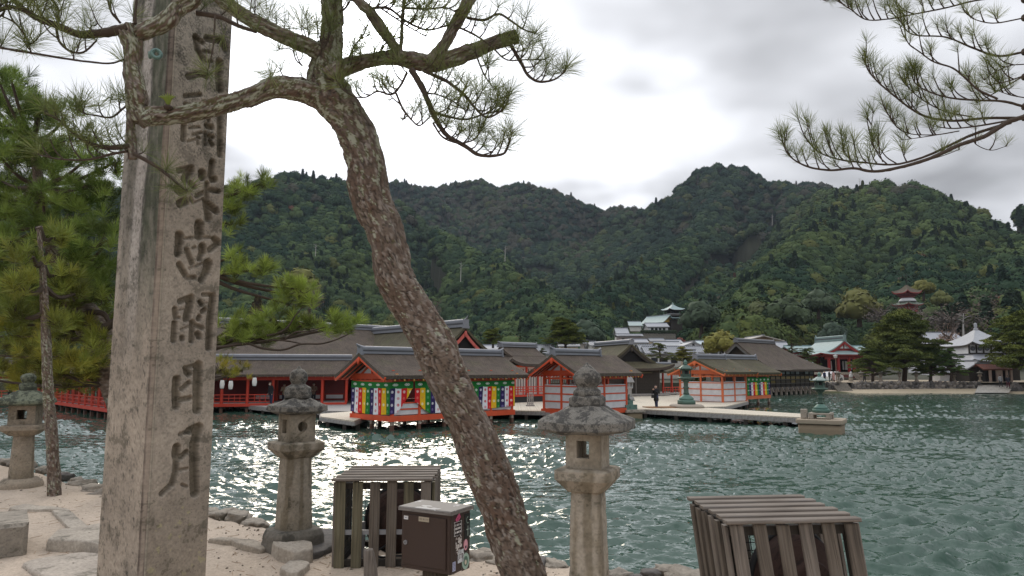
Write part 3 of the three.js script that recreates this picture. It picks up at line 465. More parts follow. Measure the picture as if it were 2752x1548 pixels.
// galleries: red posts, railings, white lanterns, bark roof
function gallery(name, label, a, b, o2 = {}) {
  const d = b.clone().sub(a), L = d.length(), turn = Math.atan2(-d.z, d.x), W = o2.W ?? 3.4, yf = 0.75, ye = o2.ye ?? 2.92, yr = o2.yr ?? 4.1;
  const o = thing(name, label, 'gallery', V(a.x, 0, a.z), turn), n = Math.max(2, Math.round(L / (o2.bay ?? 1.95))), xs = lin01(0, L, n);
  part('floor', boxUV(box(L, 0.1, W, L / 2, yf - 0.05, -W / 2)), M.deckGrey, o); part('floor_beam', boxUV(box(L + 0.1, 0.24, 0.16, L / 2, yf - 0.16, 0.08)), M.red, o);
  stilts(o, xs, [0, -W], yf, 0.2, M.timberDark);
  for (const x of xs) for (const z of [0, -W]) part('post', new THREE.CylinderGeometry(0.12, 0.12, ye - yf + 0.2, 10).translate(x, (ye + yf) / 2, z), M.red, o);
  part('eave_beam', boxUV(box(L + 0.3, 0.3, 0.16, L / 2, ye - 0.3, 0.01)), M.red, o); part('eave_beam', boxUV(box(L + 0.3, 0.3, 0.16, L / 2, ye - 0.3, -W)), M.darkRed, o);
  for (let i = 0; i < n; i++) { if (o2.open && i >= o2.open[0] && i < o2.open[1]) continue; const x0 = xs[i] + 0.12, x1 = xs[i + 1] - 0.12, w = x1 - x0, m = (x0 + x1) / 2;
    const r = part('railing', [box(w, 0.07, 0.08, m, yf + 0.62, 0.02), box(w, 0.055, 0.06, m, yf + 0.36, 0.02), box(w, 0.055, 0.06, m, yf + 0.1, 0.02)].map((g) => boxUV(g)), M.red, o);
    for (const x of lin01(x0, x1, 4).slice(1, 4)) part('baluster', box(0.05, 0.6, 0.05, x, yf + 0.32, 0.02), M.red, r); }
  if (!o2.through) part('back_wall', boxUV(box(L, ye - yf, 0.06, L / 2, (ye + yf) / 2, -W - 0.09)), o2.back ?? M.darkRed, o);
  for (let i = 0; i < n; i++) if (!o2.through) { part('dado', boxUV(box(xs[1] - 0.5, 0.3, 0.04, (xs[i] + xs[i + 1]) / 2, yf + 0.3, -W + 0.01)), M.white, o); part('dado_rail', box(xs[1] - 0.3, 0.06, 0.06, (xs[i] + xs[i + 1]) / 2, yf + 0.5, -W + 0.02), M.red, o); }
  const nr = Math.round(L / 0.6); for (let i = 0; i <= nr; i++) { const x = i * L / nr; const r = part('rafter', bar(V(x, yr - 0.3, -W / 2), V(x, ye - 0.15, 0.62), 0.08, 0.09), M.red, o); part('rafter_tip', box(0.09, 0.1, 0.02, x, ye - 0.15, 0.64), M.gold, r); }
  part('ceiling', boxUV(box(L, 0.04, W, L / 2, ye + 0.02, -W / 2)), M.brownDark, o);
  part('roof', gableRoof(L + 0.8, W / 2 + 0.75, yr, ye, 0.18, 0.1, -0.4).translate(0, 0, -W / 2), M.bark, o);
  const rc = new THREE.Group(); rc.name = 'ridge'; rc.position.set(0, 0, -W / 2); o.add(rc); ridgeCap(rc, -0.4, L + 0.4, yr - 0.03, 0.4, 0.34, false);
  return o;
}
const M0 = onY(380, 1091, 0.6), M1 = onY(930, 1085, 0.6);
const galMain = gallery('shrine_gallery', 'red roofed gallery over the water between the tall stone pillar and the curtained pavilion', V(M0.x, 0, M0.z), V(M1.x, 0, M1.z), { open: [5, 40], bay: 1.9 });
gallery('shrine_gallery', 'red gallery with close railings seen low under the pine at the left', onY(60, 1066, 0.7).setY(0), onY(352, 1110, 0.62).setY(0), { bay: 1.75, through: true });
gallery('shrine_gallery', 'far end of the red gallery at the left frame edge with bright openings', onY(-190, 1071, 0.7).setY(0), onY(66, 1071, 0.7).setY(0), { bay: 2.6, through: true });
{ // hanging paper lanterns and the white noren screens inside
  let k = 0; for (const [px, py] of [[597, 1033], [620, 1035], [684, 1026]]) { const p = at(px, py, 50.6); const o = thing('paper_lantern', ['white paper lantern hanging in the gallery beside the stone pillar', 'second white paper lantern hanging further inside the same gallery bay', 'dim paper lantern hanging right of the first red post'][k++], 'lantern', p, 0, 'paper lanterns in the gallery');
    part('shade', loft([{ y: -0.3, r: 0.08 }, { y: -0.26, r: 0.13 }, { y: 0, r: 0.16 }, { y: 0.26, r: 0.13 }, { y: 0.3, r: 0.1 }], 14), M.paper, o); part('rim', [new THREE.CylinderGeometry(0.11, 0.11, 0.05, 12).translate(0, 0.32, 0), new THREE.CylinderGeometry(0.11, 0.11, 0.05, 12).translate(0, -0.32, 0)], M.black, o); part('cord', new THREE.CylinderGeometry(0.01, 0.01, Math.max(0.1, 2.75 - p.y - 0.34), 5).translate(0, 0.34 + Math.max(0.1, 2.75 - p.y - 0.34) / 2, 0), M.black, o); }
}
// great halls behind: hip-and-gable bark roofs
function irimoya(q) {
  const o = thing(q.name, q.label, q.category ?? 'hall', q.pos, q.turn); const { L, W, ye, ym, yr, gl, gh } = q, m = q.roof ?? M.bark;
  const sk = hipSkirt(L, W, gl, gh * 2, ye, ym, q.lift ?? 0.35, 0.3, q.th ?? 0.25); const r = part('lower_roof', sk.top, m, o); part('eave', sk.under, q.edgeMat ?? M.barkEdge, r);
  const up = part('upper_roof', gableRoof(gl + (q.over ?? 0.6), gh * 1.08, yr, ym - 0.05, q.th ?? 0.25, 0.34), m, o);
  for (const s of [-1, 1]) { const tri = new THREE.Shape([new THREE.Vector2(-gh, 0), new THREE.Vector2(gh, 0), new THREE.Vector2(0, yr - ym - 0.25)]); const g = new THREE.ExtrudeGeometry(tri, { depth: 0.06, bevelEnabled: false }); g.rotateY(Math.PI / 2); part('gable_wall', boxUV(g.translate(s * (gl / 2 - 0.1) - 0.03, ym - 0.02, 0)), q.gable ?? M.dark, o);
    for (const d of [-1, 1]) for (let i = 0; i < 5; i++) { const c = (t) => { const y = yr - (yr - ym) * (t + 0.34 * t * (1 - t)); return V(s * (gl / 2 + (q.over ?? 0.6) / 2 - 0.06), y - (q.th ?? 0.25) - 0.12 - (q.bargeDrop ?? 0), d * t * gh * 1.0); }; if (q.barge) part('barge_board', bar(c(i / 5), c((i + 1) / 5), 0.08, q.bw ?? 0.2, 0.03), q.barge, o); }
    if (q.barge) part('gable_pendant', loft([{ y: -0.5, r: 0.04 }, { y: -0.35, r: 0.16, p: 3 }, { y: -0.1, r: 0.13, p: 3 }, { y: 0, r: 0.06 }], 10).scale(0.4, 1, 1).translate(s * (gl / 2 + (q.over ?? 0.6) / 2 + 0.02), yr - (q.th ?? 0.25) - 0.15, 0), q.barge, o); }
  const rc = new THREE.Group(); rc.name = 'ridge'; o.add(rc); ridgeCap(rc, -gl / 2 - (q.over ?? 0.6) / 2, gl / 2 + (q.over ?? 0.6) / 2, yr - 0.04, q.rh ?? 0.5, q.rw ?? 0.4, true, q.tile ?? M.tile);
  return o;
}
const axisTurn = (a, b) => Math.atan2(-(b.z - a.z), b.x - a.x);
{
  const a = at(925, 893, 77).setY(0), b = at(1246, 864, 60).setY(0), c = a.clone().add(b).multiplyScalar(0.5), Lr = a.distanceTo(b);
  const o = irimoya({ name: 'main_hall', label: 'large bark roofed main hall whose red edged gable shows above the curtained pavilion', pos: c, turn: axisTurn(a, b), L: Lr + 3.2, W: 15, ye: 3.3, ym: 4.9, yr: 6.95, gl: Lr, gh: 2.55, barge: tint(M.red, 0.62, 0.13, 0.1), bw: 0.26, bargeDrop: 0.28, roof: M.barkMoss, lift: 0.4, rh: 0.62 });
  part('wall', boxUV(box(Lr, 2.8, 9, 0, 1.9, 0)), M.darkRed, o);
}
{
  const a = at(520, 843.5, 60).setY(0), b = at(1085, 876, 75).setY(0), c = a.clone().add(b).multiplyScalar(0.5), Lr = a.distanceTo(b);
  const o = thing('inner_hall', 'long inner sanctuary roof of bark with pale ridge behind the gallery', 'hall', c, axisTurn(a, b));
  part('roof', gableRoof(Lr + 1.5, 8, 7.35, 3.3, 0.3, 0.22), M.bark, o); const rc = new THREE.Group(); rc.name = 'ridge'; o.add(rc); ridgeCap(rc, -Lr / 2 - 0.7, Lr / 2 + 0.7, 7.3, 0.45, 0.4, true); part('wall', boxUV(box(Lr, 3, 11, 0, 2, 0)), M.darkRed, o);
}
{ // dark roofed hall behind the middle pavilion, with the low roof that runs on from it
  const a = at(1580, 927, 80).setY(0), b = at(1721, 925, 74).setY(0), c = a.clone().add(b).multiplyScalar(0.5), Lr = a.distanceTo(b);
  const o = irimoya({ name: 'dance_hall', label: 'dark timber hall with swept mossy gable behind the white panelled pavilion', pos: c, turn: axisTurn(a, b) - 0.35, L: Lr + 2.4, W: 9, ye: 3.4, ym: 4.1, yr: 6.0, gl: Lr, gh: 2.6, roof: M.barkMoss, lift: 0.5, barge: M.timberDark, bw: 0.3, rh: 0.4 });
  part('wall', boxUV(box(Lr + 0.5, 2.9, 6.4, 0, 1.95, 0)), M.timberDark, o); for (let i = 0; i < 5; i++) for (const z of [3.2, -3.2]) part('post', box(0.18, 2.9, 0.18, lerp(-Lr / 2, Lr / 2, i / 4), 1.95, z * 1.02), M.timberGrey, o);
  part('floor', boxUV(box(Lr + 2, 0.16, 8, 0, 0.72, 0)), M.deckGrey, o); stilts(o, lin01(-Lr / 2, Lr / 2, 4), [-3.6, 3.6], 0.7, 0.2, M.timberGrey);
  const e = at(1690, 999, 72).setY(0), f = at(1835, 999, 78).setY(0);
  const g = thing('low_gallery', 'low dark gallery with mossy roof between the dark hall and the pale orange pavilion', 'gallery', e, axisTurn(e, f)), L2 = e.distanceTo(f);
  part('roof', gableRoof(L2, 2, 3.75, 3.05, 0.15, 0.1, 0).translate(0, 0, -1.6), M.barkMoss, g); const rc = new THREE.Group(); rc.name = 'ridge'; rc.position.set(0, 0, -1.6); g.add(rc); ridgeCap(rc, 0, L2, 3.72, 0.34, 0.3, false);
  part('wall', boxUV(box(L2 * 0.62, 2.3, 0.1, L2 * 0.31, 1.9, -0.6)), M.timberDark, g); for (let i = 0; i <= 6; i++) part('post', box(0.16, 2.4, 0.16, L2 * i / 6, 1.9, -0.4), i > 3 ? M.red : M.timberGrey, g);
  part('floor', boxUV(box(L2, 0.16, 3, L2 / 2, 0.75, -1.2)), M.deckGrey, g); for (let i = 0; i <= 6; i++) part('stilt', box(0.16, 1.4, 0.16, L2 * i / 6, 0.1, 0.1), M.timberGrey, g);
  const r = part('railing', [box(L2 * 0.4, 0.07, 0.07, L2 * 0.8, 1.4, 0), box(L2 * 0.4, 0.06, 0.06, L2 * 0.8, 1.12, 0)], M.red, g); for (let i = 0; i < 9; i++) part('baluster', box(0.05, 0.6, 0.05, L2 * (0.6 + 0.05 * i), 1.12, 0), M.red, r);
}
{ // small red railed annex between the pavilions
  const p = at(1392, 1040, 62).setY(0), o = irimoya({ name: 'shrine_annex', label: 'small red annex with curved bark eaves and pale lattice, between two pavilions', pos: p, turn: TURN, L: 6.4, W: 5.2, ye: 3.75, ym: 4.5, yr: 5.3, gl: 3.6, gh: 1.3, lift: 0.45, roof: M.bark, rh: 0.3 });
  part('wall', boxUV(box(4.2, 2.3, 3.4, 0, 2.35, 0)), M.plaster, o); for (const x of [-2.1, -0.7, 0.7, 2.1]) for (const z of [-1.7, 1.7]) part('post', box(0.16, 2.9, 0.16, x, 2.2, z * 1.01), M.red, o);
  for (let i = 0; i < 14; i++) part('lattice_bar', box(0.04, 1.9, 0.03, -2 + i * 0.31, 2.4, 1.74), M.timberDark, o);
  part('eave_rafters', boxUV(box(5.8, 0.14, 4.6, 0, 3.55, 0)), M.orange, o); part('base', boxUV(box(6, 0.9, 4.8, 0, 0.62, 0)), M.black, o); part('floor', boxUV(box(6.2, 0.12, 5, 0, 1.13, 0)), M.red, o);
  for (const [z, x0, x1] of [[2.45, -3, 3]]) { const r = part('railing', [0.35, 0.6, 0.85].map((y) => boxUV(box(6.1, 0.07, 0.07, 0, 1.18 + y * 0.8, z))), M.red, o); for (let i = 0; i < 11; i++) part('baluster', box(0.07, 0.75, 0.07, x0 + i * 0.6, 1.5, z), M.red, r); }
  const r2 = part('railing', [0.35, 0.6, 0.85].map((y) => boxUV(box(0.07, 0.07, 5, 3.05, 1.18 + y * 0.8, 0))), M.red, o); for (let i = 0; i < 9; i++) part('baluster', box(0.07, 0.75, 0.07, 3.05, 1.5, -2.4 + i * 0.6), M.red, r2);
  const gt = at(1425, 1079, 53).setY(0.6), g = thing('wooden_gate', 'small grey wooden picket gate standing on the deck before the red annex', 'gate', gt, 0.3); for (let i = 0; i < 4; i++) part('picket', chamfer(0.07, i % 3 ? 0.85 : 1.0, 0.06, 0.01, -0.21 + i * 0.14, 0.46, 0), M.deckGrey, g); for (const y of [0.2, 0.6]) part('rail', box(0.46, 0.06, 0.04, 0, y, 0.04), M.deckGrey, g); part('foot', box(0.6, 0.1, 0.3, 0, 0.05, 0), M.deckGrey, g);
}
{ // great dark hall on stilts at the right
  const fl = at(2055, 1050, 91).setY(0), L = 14.6, W = 6.2, o = thing('dark_hall', 'great dark wooden hall on white footed stilts with sweeping bark roof at right', 'hall', fl, TURN);
  const yf = 0.9, ye = 3.35, yr = 6.95, gl = 10.4; 
  part('wall', boxUV(box(L, ye - yf, 0.12, L / 2, (ye + yf) / 2, 0)), M.timberDark, o); part('wall', boxUV(box(0.12, ye - yf, W, 0, (ye + yf) / 2, -W / 2)), M.timberDark, o); part('wall', boxUV(box(0.12, ye - yf, W, L, (ye + yf) / 2, -W / 2)), M.timberDark, o); part('wall', boxUV(box(L, ye - yf, 0.12, L / 2, (ye + yf) / 2, -W)), M.timberDark, o);
  for (let i = 0; i <= 10; i++) { part('post', boxUV(box(0.16, ye - yf, 0.16, L * i / 10, (ye + yf) / 2, 0.08)), M.timberDark, o); part('stilt', boxUV(box(0.26, 1.2, 0.26, L * i / 10, 0.35, 0.1)), M.stilt, o); part('foot_brace', bar(V(L * i / 10, 0.95, 0.25), V(L * i / 10, 0.4, 0.5), 0.14, 0.14), M.stilt, o); }
  const R = rngOf(5); for (let i = 0; i < 10; i++) for (let k = 0; k < 2; k++) { const c = R(); part('shutter', boxUV(box(L / 10 - 0.3, 0.34, 0.05, L * (i + 0.5) / 10, 2.2 - k * 0.52, 0.1)), k === 0 ? tint(M.cream, 0.3 + 0.12 * c, 0.23 + 0.08 * c, 0.14) : tint(M.timberGrey, 0.1 + 0.14 * (c > 0.6), 0.085 + 0.1 * (c > 0.6), 0.065), o); if (c > 0.55) part('window', box(L / 10 - 0.5, 0.36, 0.05, L * (i + 0.5) / 10, 2.85, 0.1), tint(M.white, 0.4, 0.42, 0.44), o); }
  for (const y of [1.45, 1.95, 2.5, 3.05]) part('rail', boxUV(box(L, 0.08, 0.1, L / 2, y, 0.11)), M.timberGrey, o); part('skirt', boxUV(box(L, 0.3, 0.08, L / 2, yf - 0.05, 0.06)), M.timberGrey, o);
  const cz = -W / 2; // main slope with the hip at the far end
  const gable = gableRoof(gl, W / 2 + 2.0, yr, ye - 0.05, 0.28, 0.32, -1.2).translate(0, 0, cz); const rf = part('roof', gable, M.bark, o);
  const xe = gl - 1.2; const prof = (t) => yr - (yr - ye + 0.05) * (t + 0.32 * t * (1 - t)), half = W / 2 + 2.0, far = L + 1.6;
  for (const d of [1, -1]) part('roof_hip', boxUV(grid(12, 10, (u, v) => [lerp(xe - 0.01, lerp(xe, far, Math.pow(v, 1.0)), u), prof(v) + 0.12 * Math.pow(u * v, 6), cz + d * v * half])), M.bark, rf);
  part('roof_hip', boxUV(grid(12, 10, (u, v) => [lerp(xe, far, v), prof(v) + 0.12 * Math.pow(Math.abs(u * 2 - 1) * v, 6), cz + (u * 2 - 1) * v * half])), M.bark, rf);
  part('eave', boxUV(box(far + 1.0, 0.2, 0.2, (far - 1.2) / 2 + 0, ye - 0.16, cz + half - 0.14)), M.barkEdge, rf);
  const tri = new THREE.Shape([new THREE.Vector2(-half * 0.72, 0), new THREE.Vector2(half * 0.72, 0), new THREE.Vector2(0, yr - ye - 1.1)]); const g = new THREE.ExtrudeGeometry(tri, { depth: 0.08, bevelEnabled: false }); g.rotateY(Math.PI / 2); part('gable_wall', boxUV(g.translate(-0.4, ye + 0.6, cz)), M.brownDark, o);
  for (const d of [1, -1]) for (let i = 0; i < 6; i++) { const c = (t) => V(-1.15, prof(t) - 0.42, cz + d * t * half); part('barge_board', bar(c(i / 6), c((i + 1) / 6), 0.1, 0.26, 0.03), M.timberGrey, o); }
  const sk = hipSkirt(5, W + 5, 3, W - 0.2, ye - 0.15, ye + 0.85, 0.1, 0.2, 0.15); part('side_eave', sk.top.translate(0.6, 0, cz), M.bark, o); 
  const rc = new THREE.Group(); rc.name = 'ridge'; rc.position.set(0, 0, cz); o.add(rc); ridgeCap(rc, -1.25, gl - 1.1, yr - 0.04, 0.42, 0.4, true, tint(M.tile, 0.2, 0.2, 0.21));
}
// bronze lanterns
function bronzeLantern(o, H, plain) {
  const k = H / 2.3, dz = 1, pale = M.bronzePale, dk = M.bronze, S = (r) => r.map((q) => ({ ...q, y: q.y * k, r: q.r * k, lift: (q.lift ?? 0) * k }));
  part('foot', [loft(S([{ y: 0, r: 0.42, p: 3 }, { y: 0.2, r: 0.42, p: 3 }, { y: 0.22, r: 0.36, p: 3 }]), 24), loft(S([{ y: 0.2, r: 0.36 }, { y: 0.3, r: 0.38 }, { y: 0.38, r: 0.3 }, { y: 0.5, r: 0.17 }]), 24)], pale, o);
  part('shaft', loft(S([{ y: 0.5, r: 0.17 }, { y: 0.6, r: 0.135 }, { y: 0.8, r: 0.12 }, { y: 0.83, r: 0.16 }, { y: 0.88, r: 0.16 }, { y: 0.91, r: 0.11 }, { y: 1.1, r: 0.12 }, { y: 1.2, r: 0.19 }, { y: 1.28, r: 0.29 }]), 24), dk, o);
  part('tray', loft(S([{ y: 1.28, r: 0.3, p: 3 }, { y: 1.31, r: 0.4, p: 3 }, { y: 1.4, r: 0.4, p: 3 }, { y: 1.42, r: 0.28, p: 3 }]), 24), dk, o);
  for (let i = 0; i < 6; i++) { const a = i * 1.047 + 0.3; part('firebox_post', box(0.05 * k, 0.36 * k, 0.05 * k, Math.cos(a) * 0.25 * k, 1.6 * k, Math.sin(a) * 0.25 * k, 0, -a, 0), dk, o); part('firebox_screen', box(0.02 * k, 0.14 * k, 0.22 * k, Math.cos(a + 0.52) * 0.22 * k, 1.49 * k, Math.sin(a + 0.52) * 0.22 * k, 0, -a - 0.52, 0), dk, o); }
  part('firebox', loft(S([{ y: 1.42, r: 0.15 }, { y: 1.76, r: 0.15 }]), 12), M.black, o); part('firebox_head', loft(S([{ y: 1.74, r: 0.29 }, { y: 1.8, r: 0.29 }]), 18), dk, o);
  part('cap', loft(S([{ y: 1.8, r: 0.34, lift: 0 }, { y: 1.83, r: 0.4, p: 2.6, lift: 0.06 }, { y: 1.9, r: 0.31 }, { y: 1.99, r: 0.21 }, { y: 2.05, r: 0.1 }]), 24), plain ? dk : M.bronzeTop, o);
  for (let i = 0; i < 6; i++) { const a = i * 1.047 + 0.3, c = (r, y) => V(Math.cos(a) * r * k, y * k, Math.sin(a) * r * k); part('scroll', tube([c(0.34, 1.86), c(0.45, 1.82), c(0.52, 1.86), c(0.5, 1.93), c(0.46, 1.9)], [0.02, 0.025, 0.025, 0.02, 0.012].map((v) => v * k), 6, 0.05), plain ? dk : M.bronzeTop, o); }
  part('finial', loft(S([{ y: 2.05, r: 0.08 }, { y: 2.08, r: 0.13 }, { y: 2.1, r: 0.06 }, { y: 2.15, r: 0.1 }, { y: 2.2, r: 0.1 }, { y: 2.26, r: 0.05 }, { y: 2.32, r: 0.01 }]), 18), pale, o);
}
{
  const p = at(1845, 1088, 51), o = thing('bronze_lantern', 'tall dark bronze lantern with scrolled cap on the deck before the orange pavilion', 'lantern', V(p.x, 0.84, p.z), 0.2); bronzeLantern(o, yAt(1845, 967, 51) - 0.84, true);
  const b = thing('stone_plinth', 'low wide stone plinth under the dark bronze lantern', 'plinth', V(p.x, 0.6, p.z), 0.2); part('block', loft([{ y: -0.02, r: 1.0, p: 9 }, { y: 0.14, r: 0.98, p: 9 }, { y: 0.24, r: 0.86, p: 9 }], 40), M.slab, b); part('mat', box(2.6, 0.06, 1.6, -1.6, 0.03, -0.3), tint(M.slab, 0.36, 0.2, 0.1), b);
  const q = onY(2207, 1119, 0.84), o2 = thing('bronze_lantern', 'green bronze lantern with pale cap on the stone end of the pier', 'lantern', V(q.x, 1.02, q.z), 0.1); bronzeLantern(o2, yAt(2207, 1000, -q.z) - 1.02);
  const c = thing('stone_pier_end', 'square sandstone block closing the pier, with an arched stone stand', 'pier', V(q.x, 0, q.z), -0.55);
  part('block', loft(subdiv([{ y: -0.8, r: 1.02, p: 9 }, { y: 0.5, r: 1.04, p: 9 }], 4), 48, (x, y, z) => 0.015 * N3(x * 4, y * 4, z * 4)), tint(M.slab, 0.4, 0.32, 0.23), c); part('slab', loft([{ y: 0.5, r: 1.12, p: 9 }, { y: 0.52, r: 1.14, p: 9 }, { y: 0.7, r: 1.14, p: 9 }, { y: 0.72, r: 1.12, p: 9 }], 48), tint(M.slab, 0.5, 0.42, 0.33), c);
  for (const [x, z] of [[-0.42, -0.42], [0.42, -0.42], [-0.42, 0.42], [0.42, 0.42]]) part('stand_leg', chamfer(0.26, 0.24, 0.26, 0.03, x, 0.84, z), M.slab, c); part('stand_top', chamfer(1.1, 0.1, 1.1, 0.02, 0, 0.985, 0), M.slab, c);
  part('side_block', chamfer(0.32, 0.5, 0.34, 0.03, -0.78, 0.97, 0.35), M.slab, c);
  const r = at(1686, 1100, 48.5), s = thing('bronze_pedestal', 'stepped green bronze pedestal at the corner of the white panelled pavilion', 'pedestal', V(r.x, 0.62, r.z), 0.5); part('step', [box(0.95, 0.32, 0.95, 0, 0.16, 0), box(0.62, 0.3, 0.62, -0.05, 0.47, 0)].map((g) => boxUV(g)), M.bronzePale, s); part('body', loft([{ y: 0.6, r: 0.26 }, { y: 0.8, r: 0.16 }, { y: 1.0, r: 0.2 }], 16), M.bronze, s);
  const st = thing('stone_block', 'weathered stone block under the green pedestal at the start of the pier', 'block', V(r.x + 0.2, 0, r.z - 0.1), 0.4); part('block', loft(subdiv([{ y: -0.6, r: 0.66, p: 8 }, { y: 0.4, r: 0.64, p: 8 }], 3), 32), tint(M.slab, 0.32, 0.26, 0.17), st); part('slab', chamfer(1.5, 0.2, 1.5, 0.03, 0, 0.52, 0), M.slab, st);
  const w = at(1693, 1067, 62), sl = thing('stone_lantern', 'pale slender stone lantern on the deck right of the white panelled pavilion', 'lantern', V(w.x, 0.6, w.z), 0.4); const kk = (yAt(1693, 1010, 62) - 0.6) / 1.85; const pg = mat(0.42, 0.43, 0.45, 0.9, { map: speck });
  part('base', loft([{ y: 0, r: 0.3, p: 6 }, { y: 0.28, r: 0.22, p: 6 }].map((e) => ({ ...e, y: e.y * kk, r: e.r * kk })), 16), pg, sl); part('shaft', loft([{ y: 0.28, r: 0.15 }, { y: 0.85, r: 0.14 }, { y: 0.95, r: 0.24 }, { y: 1.05, r: 0.24 }].map((e) => ({ ...e, y: e.y * kk, r: e.r * kk })), 16), pg, sl); part('firebox', [0, 1, 2, 3].map((i) => box(0.09 * kk, 0.3 * kk, 0.09 * kk, (i & 1 ? 0.13 : -0.13) * kk, 1.2 * kk, (i & 2 ? 0.13 : -0.13) * kk)), pg, sl); part('cap', loft([{ y: 1.35, r: 0.3, p: 5 }, { y: 1.4, r: 0.3, p: 5 }, { y: 1.75, r: 0.16, p: 4 }, { y: 1.85, r: 0.05 }].map((e) => ({ ...e, y: e.y * kk, r: e.r * kk })), 16), pg, sl);
}
// ================================================================ THE BANK IN FRONT
// ---- tall inscribed stone pillar
{
  const al = 55 * deg, n = V(Math.sin(al), 0, Math.cos(al)), r = V(Math.cos(al), 0, -Math.sin(al));       // front face normal and its rightward direction
  const c0 = at(389, 1548, 4.95); // front left corner at the frame's lower edge
  const hit = (px, py) => { const d = ray(px, py), e = V(0, EYE, 0), t = c0.clone().sub(e).dot(n) / d.dot(n); return e.addScaledVector(d, t).sub(c0); };   // on the front face
  const W = hit(552, 1548).dot(r);
  const hitL = (px, py) => { const d = ray(px, py), e = V(0, EYE, 0), q = r.clone().negate(), t = c0.clone().sub(e).dot(q) / d.dot(q); return e.addScaledVector(d, t).sub(c0); };
  const D = hitL(280, 1548).dot(n.clone().negate());
  const o = thing('stone_pillar', 'tall weathered granite pillar carved with a column of large brush characters', 'stone pillar', V(c0.x, BANK - 0.3, c0.z));
  const y0 = BANK - 0.3, H = 6.3, bev = 0.035;
  // carved strokes, read from the photograph: [scale, ox, oy, width, x, y, x, y ...]
  const Z = [[3.45, 420, 60, [
    [62, 370, 140, 385, 250, 430, 330], [60, 470, 150, 600, 170], [75, 610, 175, 640, 235], [72, 590, 370, 580, 500, 592, 620], [60, 300, 505, 390, 480], [50, 360, 140, 430, 185], [30, 440, 270, 520, 280], [30, 430, 370, 520, 360], [55, 420, 480, 470, 500],
    [55, 258, 950, 252, 1085], [55, 590, 780, 592, 1000, 592, 1225], [26, 310, 980, 400, 970], [26, 340, 1045, 420, 1020], [24, 295, 1105, 400, 1075], [28, 385, 1060, 385, 1130], [32, 455, 1020, 455, 1130], [55, 470, 955, 515, 970], [46, 495, 1055, 525, 1062], [42, 500, 1100, 522, 1140], [40, 470, 880, 490, 910], [40, 265, 685, 410, 670], [40, 440, 740, 560, 760], [40, 270, 760, 380, 800]]],
  [3.45, 420, 420, [
    [55, 210, 135, 330, 105], [70, 320, 130, 265, 215], [58, 522, 55, 505, 180], [76, 428, 155, 430, 190], [60, 520, 215, 545, 212], [55, 320, 250, 350, 280], [90, 205, 305, 230, 325], [46, 505, 312, 580, 325], [44, 470, 250, 470, 400], [40, 440, 335, 375, 372], [80, 225, 440, 270, 415], [20, 335, 440, 440, 390], [34, 320, 390, 335, 420], [64, 495, 450, 555, 505], [66, 462, 420, 485, 575],
    [86, 400, 630, 400, 735], [84, 220, 735, 215, 800], [70, 212, 830, 200, 905], [28, 250, 765, 420, 750, 545, 757], [62, 545, 770, 580, 800], [52, 560, 820, 500, 868], [74, 430, 840, 432, 880], [50, 420, 900, 400, 950], [50, 285, 870, 330, 990], [26, 340, 850, 362, 842], [58, 215, 1005, 270, 1100], [40, 280, 1130, 360, 1122], [22, 310, 1040, 440, 990], [78, 485, 990, 470, 1060], [62, 462, 1080, 420, 1145]]],
  [3.45, 400, 760, [
    [52, 290, 175, 400, 130], [70, 390, 150, 370, 250, 350, 330], [52, 243, 245, 250, 320], [16, 270, 258, 322, 245], [30, 270, 325, 285, 325], [55, 240, 375, 230, 535], [36, 505, 112, 600, 108], [62, 595, 125, 565, 350, 557, 600], [46, 475, 180, 488, 200], [13, 505, 196, 540, 185], [42, 495, 268, 520, 250], [46, 460, 335, 470, 315], [55, 405, 370, 398, 535], [19, 295, 435, 375, 405], [40, 430, 393, 500, 420], [50, 308, 510, 312, 518], [56, 455, 475, 468, 500],
    [85, 462, 770, 455, 900, 452, 1175], [36, 330, 790, 430, 770], [58, 350, 820, 370, 845], [76, 260, 900, 252, 1000, 258, 1140], [46, 310, 985, 370, 930], [46, 290, 1087, 385, 1068]]],
  [3.235, 260, 1100, [
    [34, 725, 220, 800, 190], [58, 800, 190, 875, 155], [78, 890, 160, 850, 300, 848, 520, 855, 725], [74, 697, 335, 692, 400], [56, 692, 430, 690, 540, 655, 650], [46, 650, 655, 565, 735], [50, 705, 440, 780, 375], [26, 722, 532, 790, 515], [26, 740, 655, 785, 672]]]];
  const segs = []; for (const [sc, ox, oy, L] of Z) for (const [w0, ...p] of L) { const w = w0 * 1.22; const q = []; for (let i = 0; i < p.length; i += 2) { const h = hit(ox + p[i] / sc, oy + p[i + 1] / sc); q.push([h.dot(r), h.y + c0.y - y0]); } const px = ox + p[0] / sc, py = oy + p[1] / sc, hw = hit(px + w / sc / 2, py).dot(r) - hit(px - w / sc / 2, py).dot(r); for (let i = 0; i < q.length - 1; i++) segs.push([...q[i], ...q[i + 1], hw / 2]); }
  const bins = {}; segs.forEach((s, k) => { const a = Math.floor((Math.min(s[1], s[3]) - 0.09) / 0.1), b = Math.floor((Math.max(s[1], s[3]) + 0.09) / 0.1); for (let i = a; i <= b; i++) (bins[i] ??= []).push(s); });
  const cut = (u, y) => { let best = 0; for (const [ax, ay, bx, by, hw] of bins[Math.floor(y / 0.1)] ?? []) { const dx = bx - ax, dy = by - ay, t = clamp(((u - ax) * dx + (y - ay) * dy) / (dx * dx + dy * dy + 1e-9)), d = Math.hypot(ax + dx * t - u, (ay + dy * t - y)); const e = 1 - d / (hw * (0.96 + 0.1 * N3(u * 90, y * 90))); if (e > 0) best = Math.max(best, sstep(0, 0.5, e) * Math.min(0.055, hw * 1.5)); } return best; };
  const grime = (u, y, s) => sstep(0.05, 0.32, fbm(u * 9 + s, y * 5, s, 4) + 0.5 * N3(u * 60, y * 60, s));
